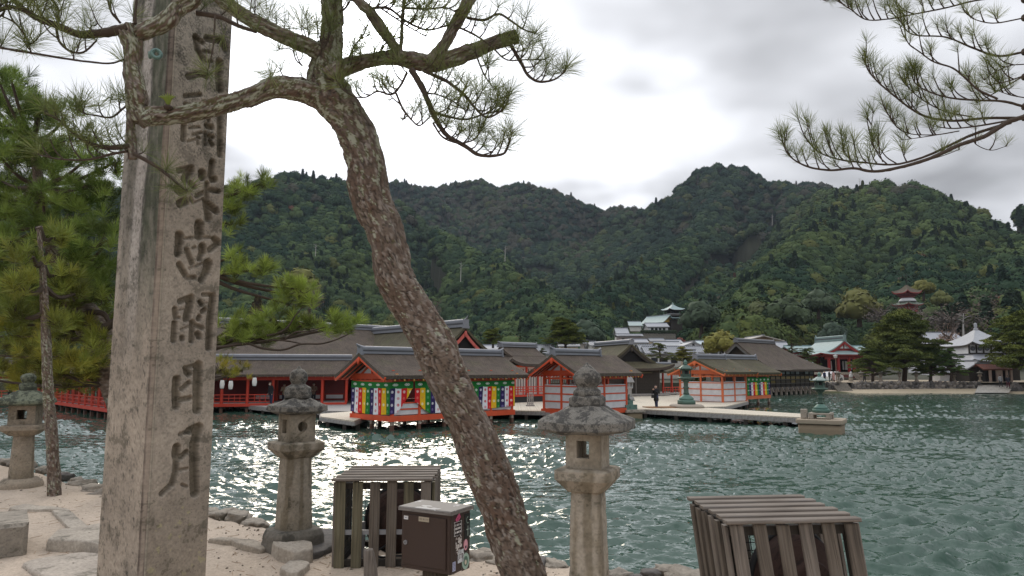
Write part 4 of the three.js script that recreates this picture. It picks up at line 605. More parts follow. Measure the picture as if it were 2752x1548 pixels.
  const warm = [0.49, 0.43, 0.365], darkL = [0.085, 0.08, 0.066];
  const front = (u, v, q) => { const x = u * W, y = v * H, up = sstep(2.4, 5.0, y); let c = mix3(warm, [0.42, 0.38, 0.325], up); const g = grime(x, y, 3) * (0.25 + 0.45 * up) + sstep(0.28 - 0.3 * up, 0.42 - 0.2 * up, 0.6 * N3(x * 80, y * 80, 5) + 0.6 * fbm(x * 16, y * 12, 7, 3)) * (0.35 + 0.3 * up) + 0.35 * sstep(0.75, 1, u) * up * sstep(0, 0.3, fbm(x * 20, y * 12, 9)); c = mix3(c, darkL, clamp(g, 0, 0.85)); const cu = cut(x, y); c = mix3(c, [0.17, 0.15, 0.1], clamp(cu * 14, 0, 0.62)); if (y < 0.95 && fbm(x * 14, y * 14, 21, 3) > 0.27) c = [0.6, 0.56, 0.36]; return mix3(c, [0.3, 0.25, 0.19], sstep(1.6, 0.2, y) * 0.5); };
  const nv = 950, fn = grid(132, nv, (u, v) => { const x = u * W, y = v * H, e = -cut(x, y) + 0.0018 * fbm(x * 50, y * 50, 2, 3); return [x * r.x + n.x * e, y, x * r.z + n.z * e, x, y]; }, front);
  const stonePaint = mat(1, 1, 1, 0.93, { map: speck, bumpMap: speckBump, bumpScale: 0.004, vertexColors: true });
  part('carved_face', fn, stonePaint, o);
  // left face with its vertical stains and bevel
  const left = (u, v) => { const x = u * D, y = v * H, up = sstep(1.9, 3.4, y + 0.5 * N3(x * 8, y * 1.5)); let c = mix3([0.5, 0.43, 0.36], [0.4, 0.37, 0.33], up); const w = 0.05 * N3(y * 1.7, 3.3) + 0.03 * N3(y * 6, x * 9); const st = (a, b) => sstep(a - 0.05, a + 0.03, u + w) * (1 - sstep(b - 0.03, b + 0.05, u + w)); const wh = st(0.34, 0.6), gr = st(0.62, 1.2), g2 = st(0.12, 0.36); c = mix3(c, [0.62, 0.58, 0.55], wh * up * 0.9); c = mix3(c, [0.085, 0.1, 0.06], clamp(gr * up * (0.85 + 0.5 * N3(x * 30, y * 8)), 0, 0.95)); c = mix3(c, [0.05, 0.045, 0.04], clamp(st(0.58, 0.66) * up * (0.4 + N3(x * 60, y * 12, 2)))); c = mix3(c, [0.16, 0.15, 0.12], g2 * up * (0.6 + 0.6 * N3(x * 30, y * 6, 4))); c = mix3(c, darkL, clamp((N3(x * 40, y * 22, 8) > 0.42 ? 0.6 : 0) + grime(x, y, 11) * 0.3, 0, 0.8)); return c; };
  part('side_face', grid(60, 420, (u, v) => { const x = D * (1 - u), y = v * H, e = 0.003 * fbm(x * 30, y * 30, 4, 3); return [-n.x * (x + bev) - r.x * (bev + e), y, -n.z * (x + bev) - r.z * (bev + e), x, y]; }, left), stonePaint, o);
  part('bevel', grid(6, 420, (u, v) => { const k = 1 - u, y = v * H, e = 0.004 * (u * (1 - u) < 0.16 ? 1 : 0) ; return [-n.x * bev * k - r.x * bev * k - (n.x - r.x) * 0 + 0 * e, y, -n.z * bev * k - r.z * bev * k, u * bev, y]; }, (u, v) => { const y = v * H; const edgeD = (u < 0.2 || u > 0.8) ? 0.65 : 0.12; return mix3([0.44, 0.37, 0.31], [0.07, 0.05, 0.045], clamp(edgeD * (0.6 + 0.8 * N3(y * 9, u * 3)) + 0.5 * sstep(3, 4.5, y), 0, 0.9)); }), stonePaint, o);
  part('core', boxUV(bar(V(0, 0, 0), V(0, H - 0.01, 0), 0.01, 0.01)), M.granite, o);
  const back = (a, b) => boxUV(grid(1, 8, (u, v) => { const p = a.clone().lerp(b, u); return [p.x, v * H, p.z]; }));
  const R0 = r.clone().multiplyScalar(W), R1 = R0.clone().addScaledVector(n, -(D + 2 * bev)), L1 = r.clone().multiplyScalar(-bev).addScaledVector(n, -(D + bev));
  part('back_face', [back(R0, R1), back(R1, L1)], M.granite, o); part('top', boxUV(grid(1, 1, (u, v) => { const p = V(0, 0, 0).lerp(R0, u).lerp(L1.clone().lerp(R1, u), v); return [p.x, H - 0.02, p.z]; })), M.granite, o);
  // green clamp high on its side
  const g = thing('bronze_clamp', 'small green bronze hook fixed high on the stained side of the pillar', 'hook', at(420, 145, 4.72)); part('ring', new THREE.TorusGeometry(0.028, 0.014, 10, 18).rotateY(0.5), tint(M.bronzePale, 0.2, 0.34, 0.32), g); part('shank', tube([V(-0.02, 0.015, 0), V(-0.06, 0.02, -0.03), V(-0.09, 0.015, -0.09)], [0.012, 0.014, 0.012], 8, 0.02), tint(M.bronzePale, 0.2, 0.34, 0.32), g);
}
// ---- stone lanterns
function stain(g, s, H) { const q = g.attributes.position, c = new Float32Array(q.count * 3); for (let i = 0; i < q.count; i++) { const x = q.getX(i), y = q.getY(i), z = q.getZ(i), a = Math.atan2(z, x); const drip = sstep(0.12, 0.4, N3(Math.cos(a) * 2.6 + s, Math.sin(a) * 2.6, y * 1.1) + 0.25 * N3(x * 40, y * 14, z * 40)), mott = sstep(0.0, 0.45, fbm(x * 9 + s, y * 9, z * 9, 3)), low = sstep(0.5, 0.05, y) * 0.45; let k = [1, 1, 1]; k = mix3(k, [0.5, 0.47, 0.4], drip * 0.75); k = mix3(k, [0.62, 0.6, 0.52], mott * 0.45); k = mix3(k, [0.45, 0.44, 0.37], low); c.set(k, i * 3); } g.setAttribute('color', new THREE.BufferAttribute(c, 3)); return g; }
function stoneLantern(label, px, d, s, turn, tone, kind) {             // s: metres per unit, the unit being the middle lantern's size
  const p = at(px, 1000, d), o = thing('stone_lantern', label, 'stone lantern', V(p.x, BANK, p.z), turn), m = tone.body; m.vertexColors = true; const top = tone.top, dark = tone.foot ?? tone.body;
  const rough = (k, f = 9) => (x, y, z) => k * fbm(x * f + px, y * f, z * f, 3), sub = (a, b = 3) => subdiv(a.map((q) => ({ ...q, y: q.y * s, r: q.r * s, lift: (q.lift ?? 0) * s })), b);
  const LV = kind.levels; // heights: pedestal top, shaft top, tray top, firebox top, hat top, cap
  part('pedestal', boxUV(loft(sub(kind.round ? [{ y: -0.1, r: 0.27 }, { y: 0.03, r: 0.275 }, { y: LV[0] * 0.6, r: 0.26 }, { y: LV[0], r: 0.2 }] : [{ y: -0.1, r: 0.232, p: 4 }, { y: 0.02, r: 0.238, p: 4 }, { y: LV[0] * 0.7, r: 0.23, p: 4 }, { y: LV[0] * 0.95, r: 0.2, p: 5 }, { y: LV[0], r: 0.17, p: 5 }], 4), 56, rough(0.016))), dark, o);
  part('shaft', stain(boxUV(loft(sub([{ y: LV[0] - 0.02, r: kind.shaft[0], p: kind.sp }, { y: lerp(LV[0], LV[1], 0.5), r: lerp(...kind.shaft, 0.55), p: kind.sp }, { y: LV[1] + 0.01, r: kind.shaft[1], p: kind.sp }], 30), 72, rough(0.006, 14))), px), m, o);
  part('tray', stain(boxUV(loft(sub([{ y: LV[1], r: kind.tray * 0.62, p: 9 }, { y: lerp(LV[1], LV[2], 0.5), r: kind.tray * 0.97, p: 9 }, { y: lerp(LV[1], LV[2], 0.54), r: kind.tray, p: 9 }, { y: lerp(LV[1], LV[2], 0.92), r: kind.tray, p: 9 }, { y: LV[2], r: kind.tray * 0.9, p: 9 }], 6), 72, rough(0.008, 12))), px), m, o);
  // firebox: four stone sides with openings
  const w = kind.box * 2 * s, h = (LV[3] - LV[2]) * s, t = 0.055 * s, fb = part('firebox', stain(boxUV(box(w * 0.98, 0.02, w * 0.98, 0, LV[2] * s + 0.012, 0)), px), m, o);
  for (let i = 0; i < 4; i++) {
    const W2 = w / 2 - (i & 1 ? t : 0), shp = new THREE.Shape([new THREE.Vector2(-W2, 0), new THREE.Vector2(W2, 0), new THREE.Vector2(W2, h), new THREE.Vector2(-W2, h)]), hole = new THREE.Path(), cy = h * 0.52;
    if (kind.holes[i] === 'square') { const a = w * 0.2, b = h * 0.25; hole.moveTo(-a, cy - b); hole.lineTo(-a, cy + b); hole.lineTo(a, cy + b); hole.lineTo(a, cy - b); hole.closePath(); } else if (kind.holes[i] === 'round') hole.absellipse(0, cy, w * 0.2, w * 0.2, 0, Math.PI * 2, true); else { hole.moveTo(-w * 0.05, cy - h * 0.22); hole.quadraticCurveTo(-w * 0.12, cy, -w * 0.05, cy + h * 0.22); hole.quadraticCurveTo(w * 0.1, cy, -w * 0.05, cy - h * 0.22); }
    shp.holes.push(hole); const g = new THREE.ExtrudeGeometry(shp, { depth: t - 0.012 * s, bevelEnabled: true, bevelThickness: 0.006 * s, bevelSize: 0.004 * s, bevelSegments: 2, curveSegments: 20 });
    g.translate(0, 0, -t + 0.006 * s); g.rotateY(i * Math.PI / 2); const f = V(Math.sin(i * Math.PI / 2), 0, Math.cos(i * Math.PI / 2)).multiplyScalar(w / 2); part('firebox_side', stain(boxUV(g.translate(f.x, LV[2] * s + 0.001, f.z)), px), m, fb);
  }
  part('hat', boxUV(loft(sub([{ y: LV[3] - 0.012, r: 0.16, p: 9 }, { y: LV[3] - 0.005, r: kind.hat * 0.86, p: 9, lift: 0.03 }, { y: LV[3] + 0.012, r: kind.hat, p: 9, lift: kind.lift }, { y: LV[3] + 0.06, r: kind.hat * 0.985, p: 8, lift: kind.lift }, { y: lerp(LV[3], LV[4], 0.62), r: kind.hat * 0.72, p: 6, lift: kind.lift * 0.4 }, { y: lerp(LV[3], LV[4], 0.9), r: kind.hat * 0.45, p: 5 }, { y: LV[4], r: kind.hat * 0.3, p: 4 }], 5), 88, rough(0.022, 7))), top, o);
  const c = LV[4], F = kind.top - c; const cap = part('finial', boxUV(loft(sub((kind.ball ? [[-0.06, 0.1], [0.2, 0.105], [0.36, 0.1], [0.42, 0.07], [0.48, 0.075], [0.6, 0.092], [0.76, 0.098], [0.9, 0.075], [0.98, 0.03], [1.0, 0.004]] : kind.lump ? [[-0.06, 0.118], [0.1, 0.122], [0.3, 0.11], [0.36, 0.08], [0.4, 0.06], [0.44, 0.062], [0.54, 0.079], [0.66, 0.084], [0.78, 0.076], [0.87, 0.05], [0.9, 0.024], [0.97, 0.018], [1.0, 0.004]] : [[0.18, 0.082], [0.24, 0.085], [0.32, 0.082], [0.37, 0.066], [0.41, 0.062], [0.5, 0.078], [0.62, 0.084], [0.73, 0.075], [0.83, 0.05], [0.91, 0.024], [1.0, 0.004]]).map(([y, r]) => ({ y: c + y * F, r })), 4), 44, rough(0.009, 12))), top, o);
  if (!kind.ball && !kind.lump) part('finial_base', boxUV(loft(sub([{ y: c - 0.02, r: 0.088, p: 8 }, { y: c - 0.005, r: 0.096, p: 8 }, { y: c + 0.15 * F, r: 0.094, p: 8 }, { y: c + 0.2 * F, r: 0.08, p: 6 }], 3), 48, rough(0.008, 14))), top, cap);
  return o;
}
const hatStone = mat(1, 1, 1, 0.95, { bumpMap: speckBump, bumpScale: 0.008, map: tex(512, (u, v) => { const a = pf(u, v, 11, 5, 81), b = pf(u, v, 50, 3, 83), l = sstep(0.44, 0.58, a * 0.65 + b * 0.35), k = 0.75 + 0.5 * (pn(u * 200, v * 200, 200, 4) - 0.5) + 0.5 * (b - 0.5); return mix3([0.25 * k, 0.232 * k, 0.2 * k], [0.085 * k, 0.08 * k, 0.072 * k], l); }, 2.2) });
const hatGreen = hatStone.clone(); hatGreen.color = lin(0.85, 1.0, 0.8);
const toneA = { body: stone(0.5, 0.445, 0.37), top: hatStone, foot: M.graniteDark };
const kindA = { levels: [0.18, 0.805, 0.948, 1.208, 1.35], top: 1.633, lump: true, shaft: [0.148, 0.127], sp: 3.2, tray: 0.205, box: 0.122, hat: 0.218, lift: 0.012, holes: ['round', 'square', 'square', 'square'] };
stoneLantern('mossy stone lantern with round window, second from left, beside the left slatted cage', 803, 6.6, 1.0, 0.78 - 0.05, { body: stone(0.42, 0.375, 0.31), top: hatStone, foot: M.graniteDark }, { ...kindA, holes: ['round', 'square', 'round', 'square'] });
stoneLantern('largest pale granite lantern with onion finial, right of the leaning trunk', 1577, 4.3, 1.0, -0.4, { body: stone(0.5, 0.445, 0.37), top: hatStone }, { ...kindA, levels: [0.12, 0.888, 1.024, 1.235, 1.395], top: 1.642, lump: false, shaft: [0.108, 0.088], sp: 7, tray: 0.165, box: 0.102, hat: 0.252, holes: ['square', 'slit', 'square', 'slit'] });
stoneLantern('leftmost stone lantern with green round topped cap behind the thin trunk', 78, 10.0, 1.0, 0.3, { body: stone(0.4, 0.34, 0.27), top: hatGreen }, { ...kindA, round: true, ball: true, levels: [0.113, 0.694, 0.84, 1.113, 1.31], top: 1.55, shaft: [0.15, 0.125], sp: 2, tray: 0.24, box: 0.16, hat: 0.31, lift: 0.03, holes: ['square', 'slit', 'square', 'slit'] });
stoneLantern('stone lantern almost wholly hidden behind the pillar, only its hat corner showing', 353, 9.6, 0.95, 0.6, { body: stone(0.4, 0.34, 0.27), top: hatGreen }, { ...kindA, ball: true, hat: 0.28 });
// ---- slatted cages with floodlights inside
function cage(label, fl, fr, bl, yb, H, slatN, o2) {
  const u = fr.clone().sub(fl), W = u.length(), turn = Math.atan2(-u.z, u.x), dep = o2.depth ?? W * 0.95, o = thing('slatted_cage', label, 'cage', V(fl.x, yb, fl.z), turn); if (o2.roll) o.rotation.z = o2.roll;
  const R = rngOf(slatN * 31 + 7), th = 0.022; const woods = [M.slat, M.slatPale, M.slatMoss], pick = () => woods[Math.floor(R() * (o2.moss ? 3 : 2))];
  const put = (w, h, d, x, y, z) => { const g = chamfer(w, h, d, 0.004); const k = R() * 3; const uv = g.attributes.uv; for (let i = 0; i < uv.count; i++) { uv.setX(i, uv.getX(i) + k); uv.setY(i, uv.getY(i) * 0.6 + k); } return g.rotateZ((R() - 0.5) * 0.012).translate(x, y, z); };
  const sw = o2.sw;
  for (let i = 0; i < slatN; i++) { const x = lerp(sw / 2, W - sw / 2, i / (slatN - 1)); part('front_slat', put(sw, H, th, x, H / 2 + (R() - 0.5) * 0.01, 0), pick(), o); if (o2.backSlats) part('back_slat', put(sw, H, th, x, H / 2, -dep), pick(), o); }
  for (const x of [0, W]) for (let i = 0; i < 6; i++) part('side_slat', put(th, H - 0.02, sw * 0.8, x + (x ? 0.014 : -0.014), H / 2, lerp(-sw * 0.5 - 0.02, -dep + sw * 0.5, i / 5)), pick(), o);
  const nt = 6; for (let i = 0; i < nt; i++) part('top_slat', (() => { const g = chamfer(W + 0.04, 0.02, dep / nt * 0.62, 0.004); const uv = g.attributes.uv; for (let k = 0; k < uv.count; k++) { const a = uv.getX(k); uv.setX(k, uv.getY(k) + i); uv.setY(k, a * 0.5 + i * 0.3); } return g.translate(W / 2 + (R() - 0.5) * 0.02, H + 0.018, lerp(0.0, -dep, i / (nt - 1))); })(), M.slatPale, o);
  for (const y of [0.05, H - 0.04]) { part('frame_rail', boxUV(box(W, 0.05, 0.04, W / 2, y, -0.045)), M.timberDark, o); part('frame_rail', boxUV(box(W, 0.05, 0.04, W / 2, y, -dep + 0.045)), M.timberDark, o); for (const x of [0.03, W - 0.03]) part('frame_rail', boxUV(box(0.04, 0.05, dep - 0.1, x, y, -dep / 2)), M.timberDark, o); }
  for (const x of [0.035, W - 0.035]) for (const z of [-0.05, -dep + 0.05]) part('corner_post', boxUV(box(0.05, H, 0.05, x, H / 2, z)), M.timberDark, o);
  const wires = []; for (let i = 0; i <= 14; i++) { wires.push(box(0.005, H - 0.05, 0.005, 0.03 + i * (W - 0.06) / 14, H / 2, -dep + 0.08)); wires.push(box(W - 0.06, 0.005, 0.005, W / 2, 0.03 + i * (H - 0.08) / 14, -dep + 0.085)); } for (let i = 0; i <= 12; i++) { wires.push(box(0.005, 0.005, dep - 0.16, 0.05, 0.03 + i * (H - 0.08) / 12, -dep / 2)); wires.push(box(0.005, H - 0.05, 0.005, 0.052, H / 2, -0.08 - i * (dep - 0.16) / 12)); } part('wire_mesh', wires, M.black, o);
  if (o2.bar) part('steel_bar', box(W + 0.0, 0.035, 0.03, W / 2, H * 0.42, -0.03), M.steel, o);
  // the floodlight in the cage
  const f = thing('floodlight', o2.lamp, 'floodlight', V(0, 0, 0), 0), c = V(W * 0.62, H * 0.45, -dep * 0.45).applyAxisAngle(V(0, 1, 0), turn).add(o.position); f.position.copy(c); f.rotation.y = turn + (o2.aim ?? 0.2); if (o2.roll) f.rotation.z = o2.roll; const r = H * 0.4;
  part('housing', new THREE.LatheGeometry([[0.001, 0.1], [r * 0.45, 0.1], [r * 0.5, 0.07], [r * 0.52, 0.03], [r * 0.9, 0.02], [r * 0.96, -0.06], [r, -0.12]].map(([a, b]) => new THREE.Vector2(a, b)), 40).rotateX(Math.PI / 2), tint(M.rust, 0.085, 0.045, 0.035), f); part('rim', new THREE.TorusGeometry(r * 0.99, r * 0.07, 10, 48).translate(0, 0, -0.1), M.black, f); part('glass', new THREE.CircleGeometry(r * 0.95, 40).rotateY(Math.PI).translate(0, 0, -0.12), M.glass, f); part('bracket', [box(0.03, H * 0.45, 0.05, -r * 1.08, -H * 0.22, -0.05), box(0.03, H * 0.45, 0.05, r * 1.08, -H * 0.22, -0.05), box(r * 2.2, 0.03, 0.05, 0, -H * 0.44, -0.05)], M.steel, f);
  part('cable', tube([V(0, -0.1, 0.08), V(-r * 0.6, -0.2, 0.1), V(-r * 0.9, -H * 0.34, 0.05), V(-r * 0.4, -H * 0.43, 0)], [0.01, 0.01, 0.01, 0.01], 6, 0.03), M.black, f);
  return o;
}
{
  const d = 5.95, fl = at(903, 1288, d), fr = at(1159, 1281, d + 0.02); cage('weathered wooden slat cage beside the middle lantern, behind the brown metal box', fl, fr, null, BANK - 0.02, fl.y - BANK + 0.0, 6, { sw: 0.082, depth: 0.74, moss: true, bar: true, lamp: 'dark round floodlight with rusty face inside the left slatted cage' });
  const a = at(1962, 1411, 4.05), b = at(2304, 1404, 4.08); cage('leaning wooden slat cage at the lower right corner by the water', a, b, null, BANK, a.y - BANK + 0.02, 6, { sw: 0.073, depth: 0.7, backSlats: true, roll: 0, lamp: 'dark round floodlight with reddish face inside the lower right cage', aim: 0.3 }).rotation.set(0.0, Math.atan2(-(b.z - a.z), b.x - a.x), 0.012, 'YZX');
  const cg = scene.children.filter((q) => q.name.startsWith('slatted_cage'))[1]; const rack = new THREE.Matrix4().set(1, -0.115, 0, 0, 0, 1, 0, 0, 0, 0, 1, 0, 0, 0, 0, 1); cg.children.forEach((q) => q.geometry.applyMatrix4(rack)); const top = V(-0.115 * (a.y - BANK), a.y - BANK + 0.02, 0).applyEuler(cg.rotation); cg.position.set(a.x - top.x, a.y - top.y, a.z - top.z); cg.position.y -= 0.0;
  const fl2 = scene.children.filter((q) => q.name.startsWith('floodlight'))[1]; const loc = V(0.45, 0.34, -0.32).applyEuler(cg.rotation).add(cg.position); fl2.position.copy(loc);
}
// ---- brown metal box with stickers, on a short post
{
  const a = at(1080, 1364, 5.15), b = at(1211, 1389, 4.95), c = at(1254, 1364, 5.4); const u = b.clone().sub(a).setY(0), W = u.length(), D = 0.25, turn = Math.atan2(-u.z, u.x), top = at(1209, 1383, 4.95).y, bot = at(1216, 1547, 4.95).y, H = top - bot;
  const o = thing('metal_box', 'dark brown metal cabinet with pale peeling lid and stickers on its side', 'cabinet', V(a.x, bot, a.z), turn);
  const brown = mat(0.055, 0.032, 0.024, 0.55, { map: tex(256, (x, y) => { const k = 0.75 + 0.5 * pf(x, y, 4, 5, 91), q = sstep(0.55, 0.75, pf(x, y, 6, 4, 95)); return [k * (1 + 0.3 * q), k, k * 0.95]; }, 2.2), metalness: 0.1 });
  part('body', chamfer(W, H, D, 0.006, W / 2, H / 2, -D / 2), brown, o); part('door', chamfer(W - 0.05, H - 0.06, 0.012, 0.004, W / 2 - 0.005, H / 2, 0.006), brown, o);
  const lid = part('lid', boxUV((() => { const g = chamfer(W + 0.03, 0.02, D + 0.03, 0.005); return g.translate(W / 2, H + 0.012, -D / 2); })()), mat(1, 1, 1, 0.7, { map: tex(256, (x, y) => { const l = sstep(0.5, 0.56, pf(x, y, 4, 4, 99)); return mix3([0.2, 0.185, 0.17], [0.42, 0.41, 0.4], l); }, 3) }), o); part('lid_edge', [box(W + 0.032, 0.022, 0.004, W / 2, H + 0.006, 0.017), box(0.004, 0.022, D + 0.032, W + 0.017, H + 0.006, -D / 2)], mat(0.3, 0.28, 0.27, 0.8, { map: speck }), lid);
  part('post', boxUV(box(0.12, bot - BANK + 0.2, 0.14, W * 0.5, -(bot - BANK) / 2 - 0.08, -D / 2)), tint(M.timberDark, 0.09, 0.07, 0.05), o);
  const lock = part('lock', new THREE.CylinderGeometry(0.015, 0.015, 0.012, 18).rotateX(Math.PI / 2).translate(W * 0.12, H * 0.45, 0.016), M.steel, o); part('keyhole', box(0.004, 0.014, 0.004, W * 0.12, H * 0.45, 0.0225), M.black, lock);
  const canv = (w, h, fn) => { const cv = document.createElement('canvas'); cv.width = w; cv.height = h; const k = cv.getContext('2d'); fn(k); const t = new THREE.CanvasTexture(cv); t.colorSpace = THREE.SRGBColorSpace; return new THREE.MeshStandardMaterial({ map: t, roughness: 0.6, side: THREE.DoubleSide }); };
  const plate = (name, w, h, x, y, m) => part(name, new THREE.BoxGeometry(w, h, 0.003).translate(W * x, H * y, 0.0145), m, o);
  plate('small_label', 0.036, 0.024, 0.12, 0.87, canv(96, 64, (k) => { k.fillStyle = '#d6d4d2'; k.fillRect(0, 0, 96, 64); k.fillStyle = '#8a8aa0'; k.fillRect(20, 26, 50, 14); }));
  plate('name_plate', 0.088, 0.032, 0.49, 0.875, canv(256, 96, (k) => { k.fillStyle = '#a89c88'; k.fillRect(0, 0, 256, 96); k.fillStyle = '#2c2622'; for (const [x, w] of [[24, 28], [66, 16], [104, 26], [148, 12], [184, 12], [216, 18]]) { k.fillRect(x, 34, w, 6); k.fillRect(x, 48, w, 5); k.fillRect(x + w / 2 - 3, 30, 6, 36); } }));
  // stickers on the right side
  const sd = (name, z, y, w, h, m, rz = 0) => part(name, new THREE.BoxGeometry(0.0025, h, w).rotateX(rz).translate(W + 0.0015, H * y, -D * z), m, o);
  sd('pink_sticker', 0.36, 0.9, 0.075, 0.085, canv(128, 128, (k) => { k.fillStyle = '#3a2420'; k.fillRect(0, 0, 128, 128); k.fillStyle = '#d65a86'; k.beginPath(); k.moveTo(10, 70); k.lineTo(90, 6); k.lineTo(118, 60); k.lineTo(40, 120); k.fill(); k.strokeStyle = '#7c2444'; k.lineWidth = 6; k.beginPath(); k.moveTo(30, 74); k.lineTo(52, 60); k.lineTo(48, 92); k.moveTo(62, 52); k.lineTo(74, 80); k.moveTo(84, 40); k.lineTo(92, 66); k.stroke(); }));
  sd('framed_sticker', 0.36, 0.73, 0.095, 0.1, canv(128, 128, (k) => { k.fillStyle = '#2a1c1a'; k.fillRect(0, 0, 128, 128); k.strokeStyle = '#e8e4e0'; k.lineWidth = 6; k.strokeRect(6, 6, 116, 116); k.fillStyle = '#e8e4e0'; for (let j = 0; j < 3; j++) for (let i = 0; i < 4; i++) k.fillRect(18 + i * 24, 22 + j * 32, 14 + 6 * ((i + j) % 2), 18); }));
  sd('black_sticker', 0.83, 0.72, 0.07, 0.17, canv(96, 192, (k) => { k.fillStyle = '#10120f'; k.fillRect(0, 0, 96, 192); k.strokeStyle = '#8fa898'; k.lineWidth = 6; k.beginPath(); k.arc(60, 52, 24, 1, 5); k.stroke(); k.fillStyle = '#9fb2a6'; k.fillRect(56, 96, 10, 80); k.fillRect(36, 120, 36, 8); }));
  sd('torn_sticker', 0.4, 0.47, 0.08, 0.14, canv(96, 160, (k) => { k.fillStyle = '#3a2620'; k.fillRect(0, 0, 96, 160); k.fillStyle = '#d8d2cc'; const R = rngOf(3); for (let i = 0; i < 60; i++) k.fillRect(R() * 80, R() * 150, 6 + R() * 16, 4 + R() * 14); }));
  sd('round_badge', 0.76, 0.4, 0.06, 0.085, canv(96, 128, (k) => { k.fillStyle = '#3a2620'; k.fillRect(0, 0, 96, 128); k.fillStyle = '#e8a8b4'; k.beginPath(); k.ellipse(48, 60, 40, 56, 0, 0, 7); k.fill(); k.fillStyle = '#2a2c38'; k.fillRect(34, 70, 30, 26); }));
  sd('letter_sticker', 0.52, 0.25, 0.075, 0.085, canv(128, 128, (k) => { k.fillStyle = '#dfe2e4'; k.fillRect(0, 0, 128, 128); k.fillStyle = '#4a2c26'; k.font = 'bold 60px sans-serif'; k.fillText('JITI', 8, 86); }));
  sd('green_round_sticker', 0.76, 0.13, 0.095, 0.115, canv(128, 128, (k) => { k.fillStyle = '#4a342c'; k.fillRect(0, 0, 128, 128); k.fillStyle = '#a9c4b4'; k.beginPath(); k.arc(64, 64, 62, 0, 7); k.fill(); k.fillStyle = '#5d7a6a'; k.beginPath(); k.arc(64, 64, 38, 0, 7); k.fill(); k.fillStyle = '#dcd2bc'; k.beginPath(); k.arc(64, 72, 18, 0, 7); k.fill(); }));
  sd('blue_label', 0.18, 0.12, 0.035, 0.06, canv(64, 128, (k) => { k.fillStyle = '#c9cce6'; k.fillRect(0, 0, 64, 128); k.fillStyle = '#4a4c78'; for (let i = 0; i < 6; i++) k.fillRect(8, 10 + i * 19, 48, 9); }));
}
{ // small split stake
  const p = onY(1000, 1562, BANK), o = solo('wooden_stake', 'short split wooden stake standing in the sand before the left cage', 'stake', boxUV(loft(subdiv([{ y: -0.1, r: 0.055, p: 3 }, { y: 0.1, r: 0.048, p: 3, x: -0.015 }, { y: 0.2, r: 0.04, p: 3, x: -0.03 }, { y: 0.235, r: 0.033, p: 3, x: -0.036 }], 4), 24, (x, y, z) => 0.008 * N3(x * 30, y * 4, z * 30))), M.slatPale, V(p.x, BANK, p.z));
}
// ---- slabs, kerb stones and edge rocks
function slabFrom(name, label, pts, h, m, seed, group, yb = BANK) {    // outlined by pixels on the bank, given real thickness
  const P = pts.map(([x, y]) => onY(x, y, yb)), c = P.reduce((a, b) => a.add(b), V(0, 0, 0)).divideScalar(P.length), N = 60;
  const curve = new THREE.CatmullRomCurve3(P.map((p) => p.clone().sub(c)), true, 'catmullrom', 0.15), ring = curve.getSpacedPoints(N).slice(0, N);
  const L = [[-0.12, 1.02], [0, 1.02], [h * 0.5, 1], [h * 0.85, 0.98], [h, 0.94], [h + 0.004, 0.7], [h + 0.006, 0.35], [h + 0.006, 0.02]];
  const g = grid(N, L.length - 1, (u, v, i, j) => { const q = ring[i % N], [y, k] = L[j]; const e = 1 + 0.05 * fbm(q.x * 6 + seed, y * 30, q.z * 6, 3); return [q.x * k * e, y + 0.018 * fbm(q.x * k * 5, seed, q.z * k * 5, 3), q.z * k * e]; });
  return solo(name, label, 'stone', boxUV(g), m, c, 0, group);
}
slabFrom('paving_slab', 'narrow straight paving slab lying in the sand left of the pillar', [[139, 1377], [180, 1372], [247, 1432], [252, 1440], [200, 1440]], 0.03, M.slab, 1);
slabFrom('flat_boulder', 'flat boulder with a dark broken front beside the foot of the pillar', [[124, 1478], [150, 1452], [200, 1446], [290, 1432], [330, 1440], [320, 1490], [280, 1496], [200, 1482]], 0.1, M.slab, 2);
slabFrom('flat_stone', 'pale flat stone at the frame bottom left of the pillar', [[60, 1524], [120, 1506], [210, 1494], [330, 1508], [340, 1580], [120, 1560]], 0.035, tint(M.slab, 0.56, 0.5, 0.44), 3);
slabFrom('kerb_stone', 'row of flush rough kerb stones behind the paving slab at left', [[24, 1372], [60, 1362], [135, 1367], [176, 1372], [176, 1378], [130, 1376], [60, 1376]], 0.03, M.slab, 4);
slabFrom('flat_stone', 'thin flush stone ridge in the sand right of the pillar', [[560, 1457], [600, 1450], [640, 1453], [640, 1460], [600, 1461]], 0.03, M.rock, 5);
slabFrom('flat_stone', 'long flush stone edge running to the foot of the middle lantern', [[620, 1460], [680, 1458], [722, 1478], [700, 1486], [650, 1474]], 0.035, M.rock, 6);
slabFrom('kerb_stone', 'broken kerb stone with a steep end in front of the middle lantern', [[730, 1490], [770, 1478], [838, 1490], [838, 1512], [790, 1518], [745, 1506]], 0.11, M.slab, 7);
slabFrom('kerb_stone', 'small broken stone below the kerb stone near the middle lantern', [[752, 1542], [775, 1526], [810, 1520], [832, 1530], [800, 1556], [770, 1556]], 0.05, M.slab, 8);
slabFrom('flat_stone', 'dark flat base stone sloping under the middle lantern and cage', [[742, 1484], [868, 1430], [898, 1440], [898, 1478], [850, 1500], [790, 1505]], 0.045, M.rockDark, 9);
{
  const p = onY(72, 1490, BANK), q = onY(0, 1490, BANK); const o = solo('stone_block', 'cut stone block with pale top and dark face at the left frame edge', 'block', chamfer(1.0, 0.3, 0.75, 0.03).translate(-0.5, 0.12, -0.37), tint(M.slab, 0.4, 0.36, 0.31), V(p.x, BANK, p.z), 0.62);
}
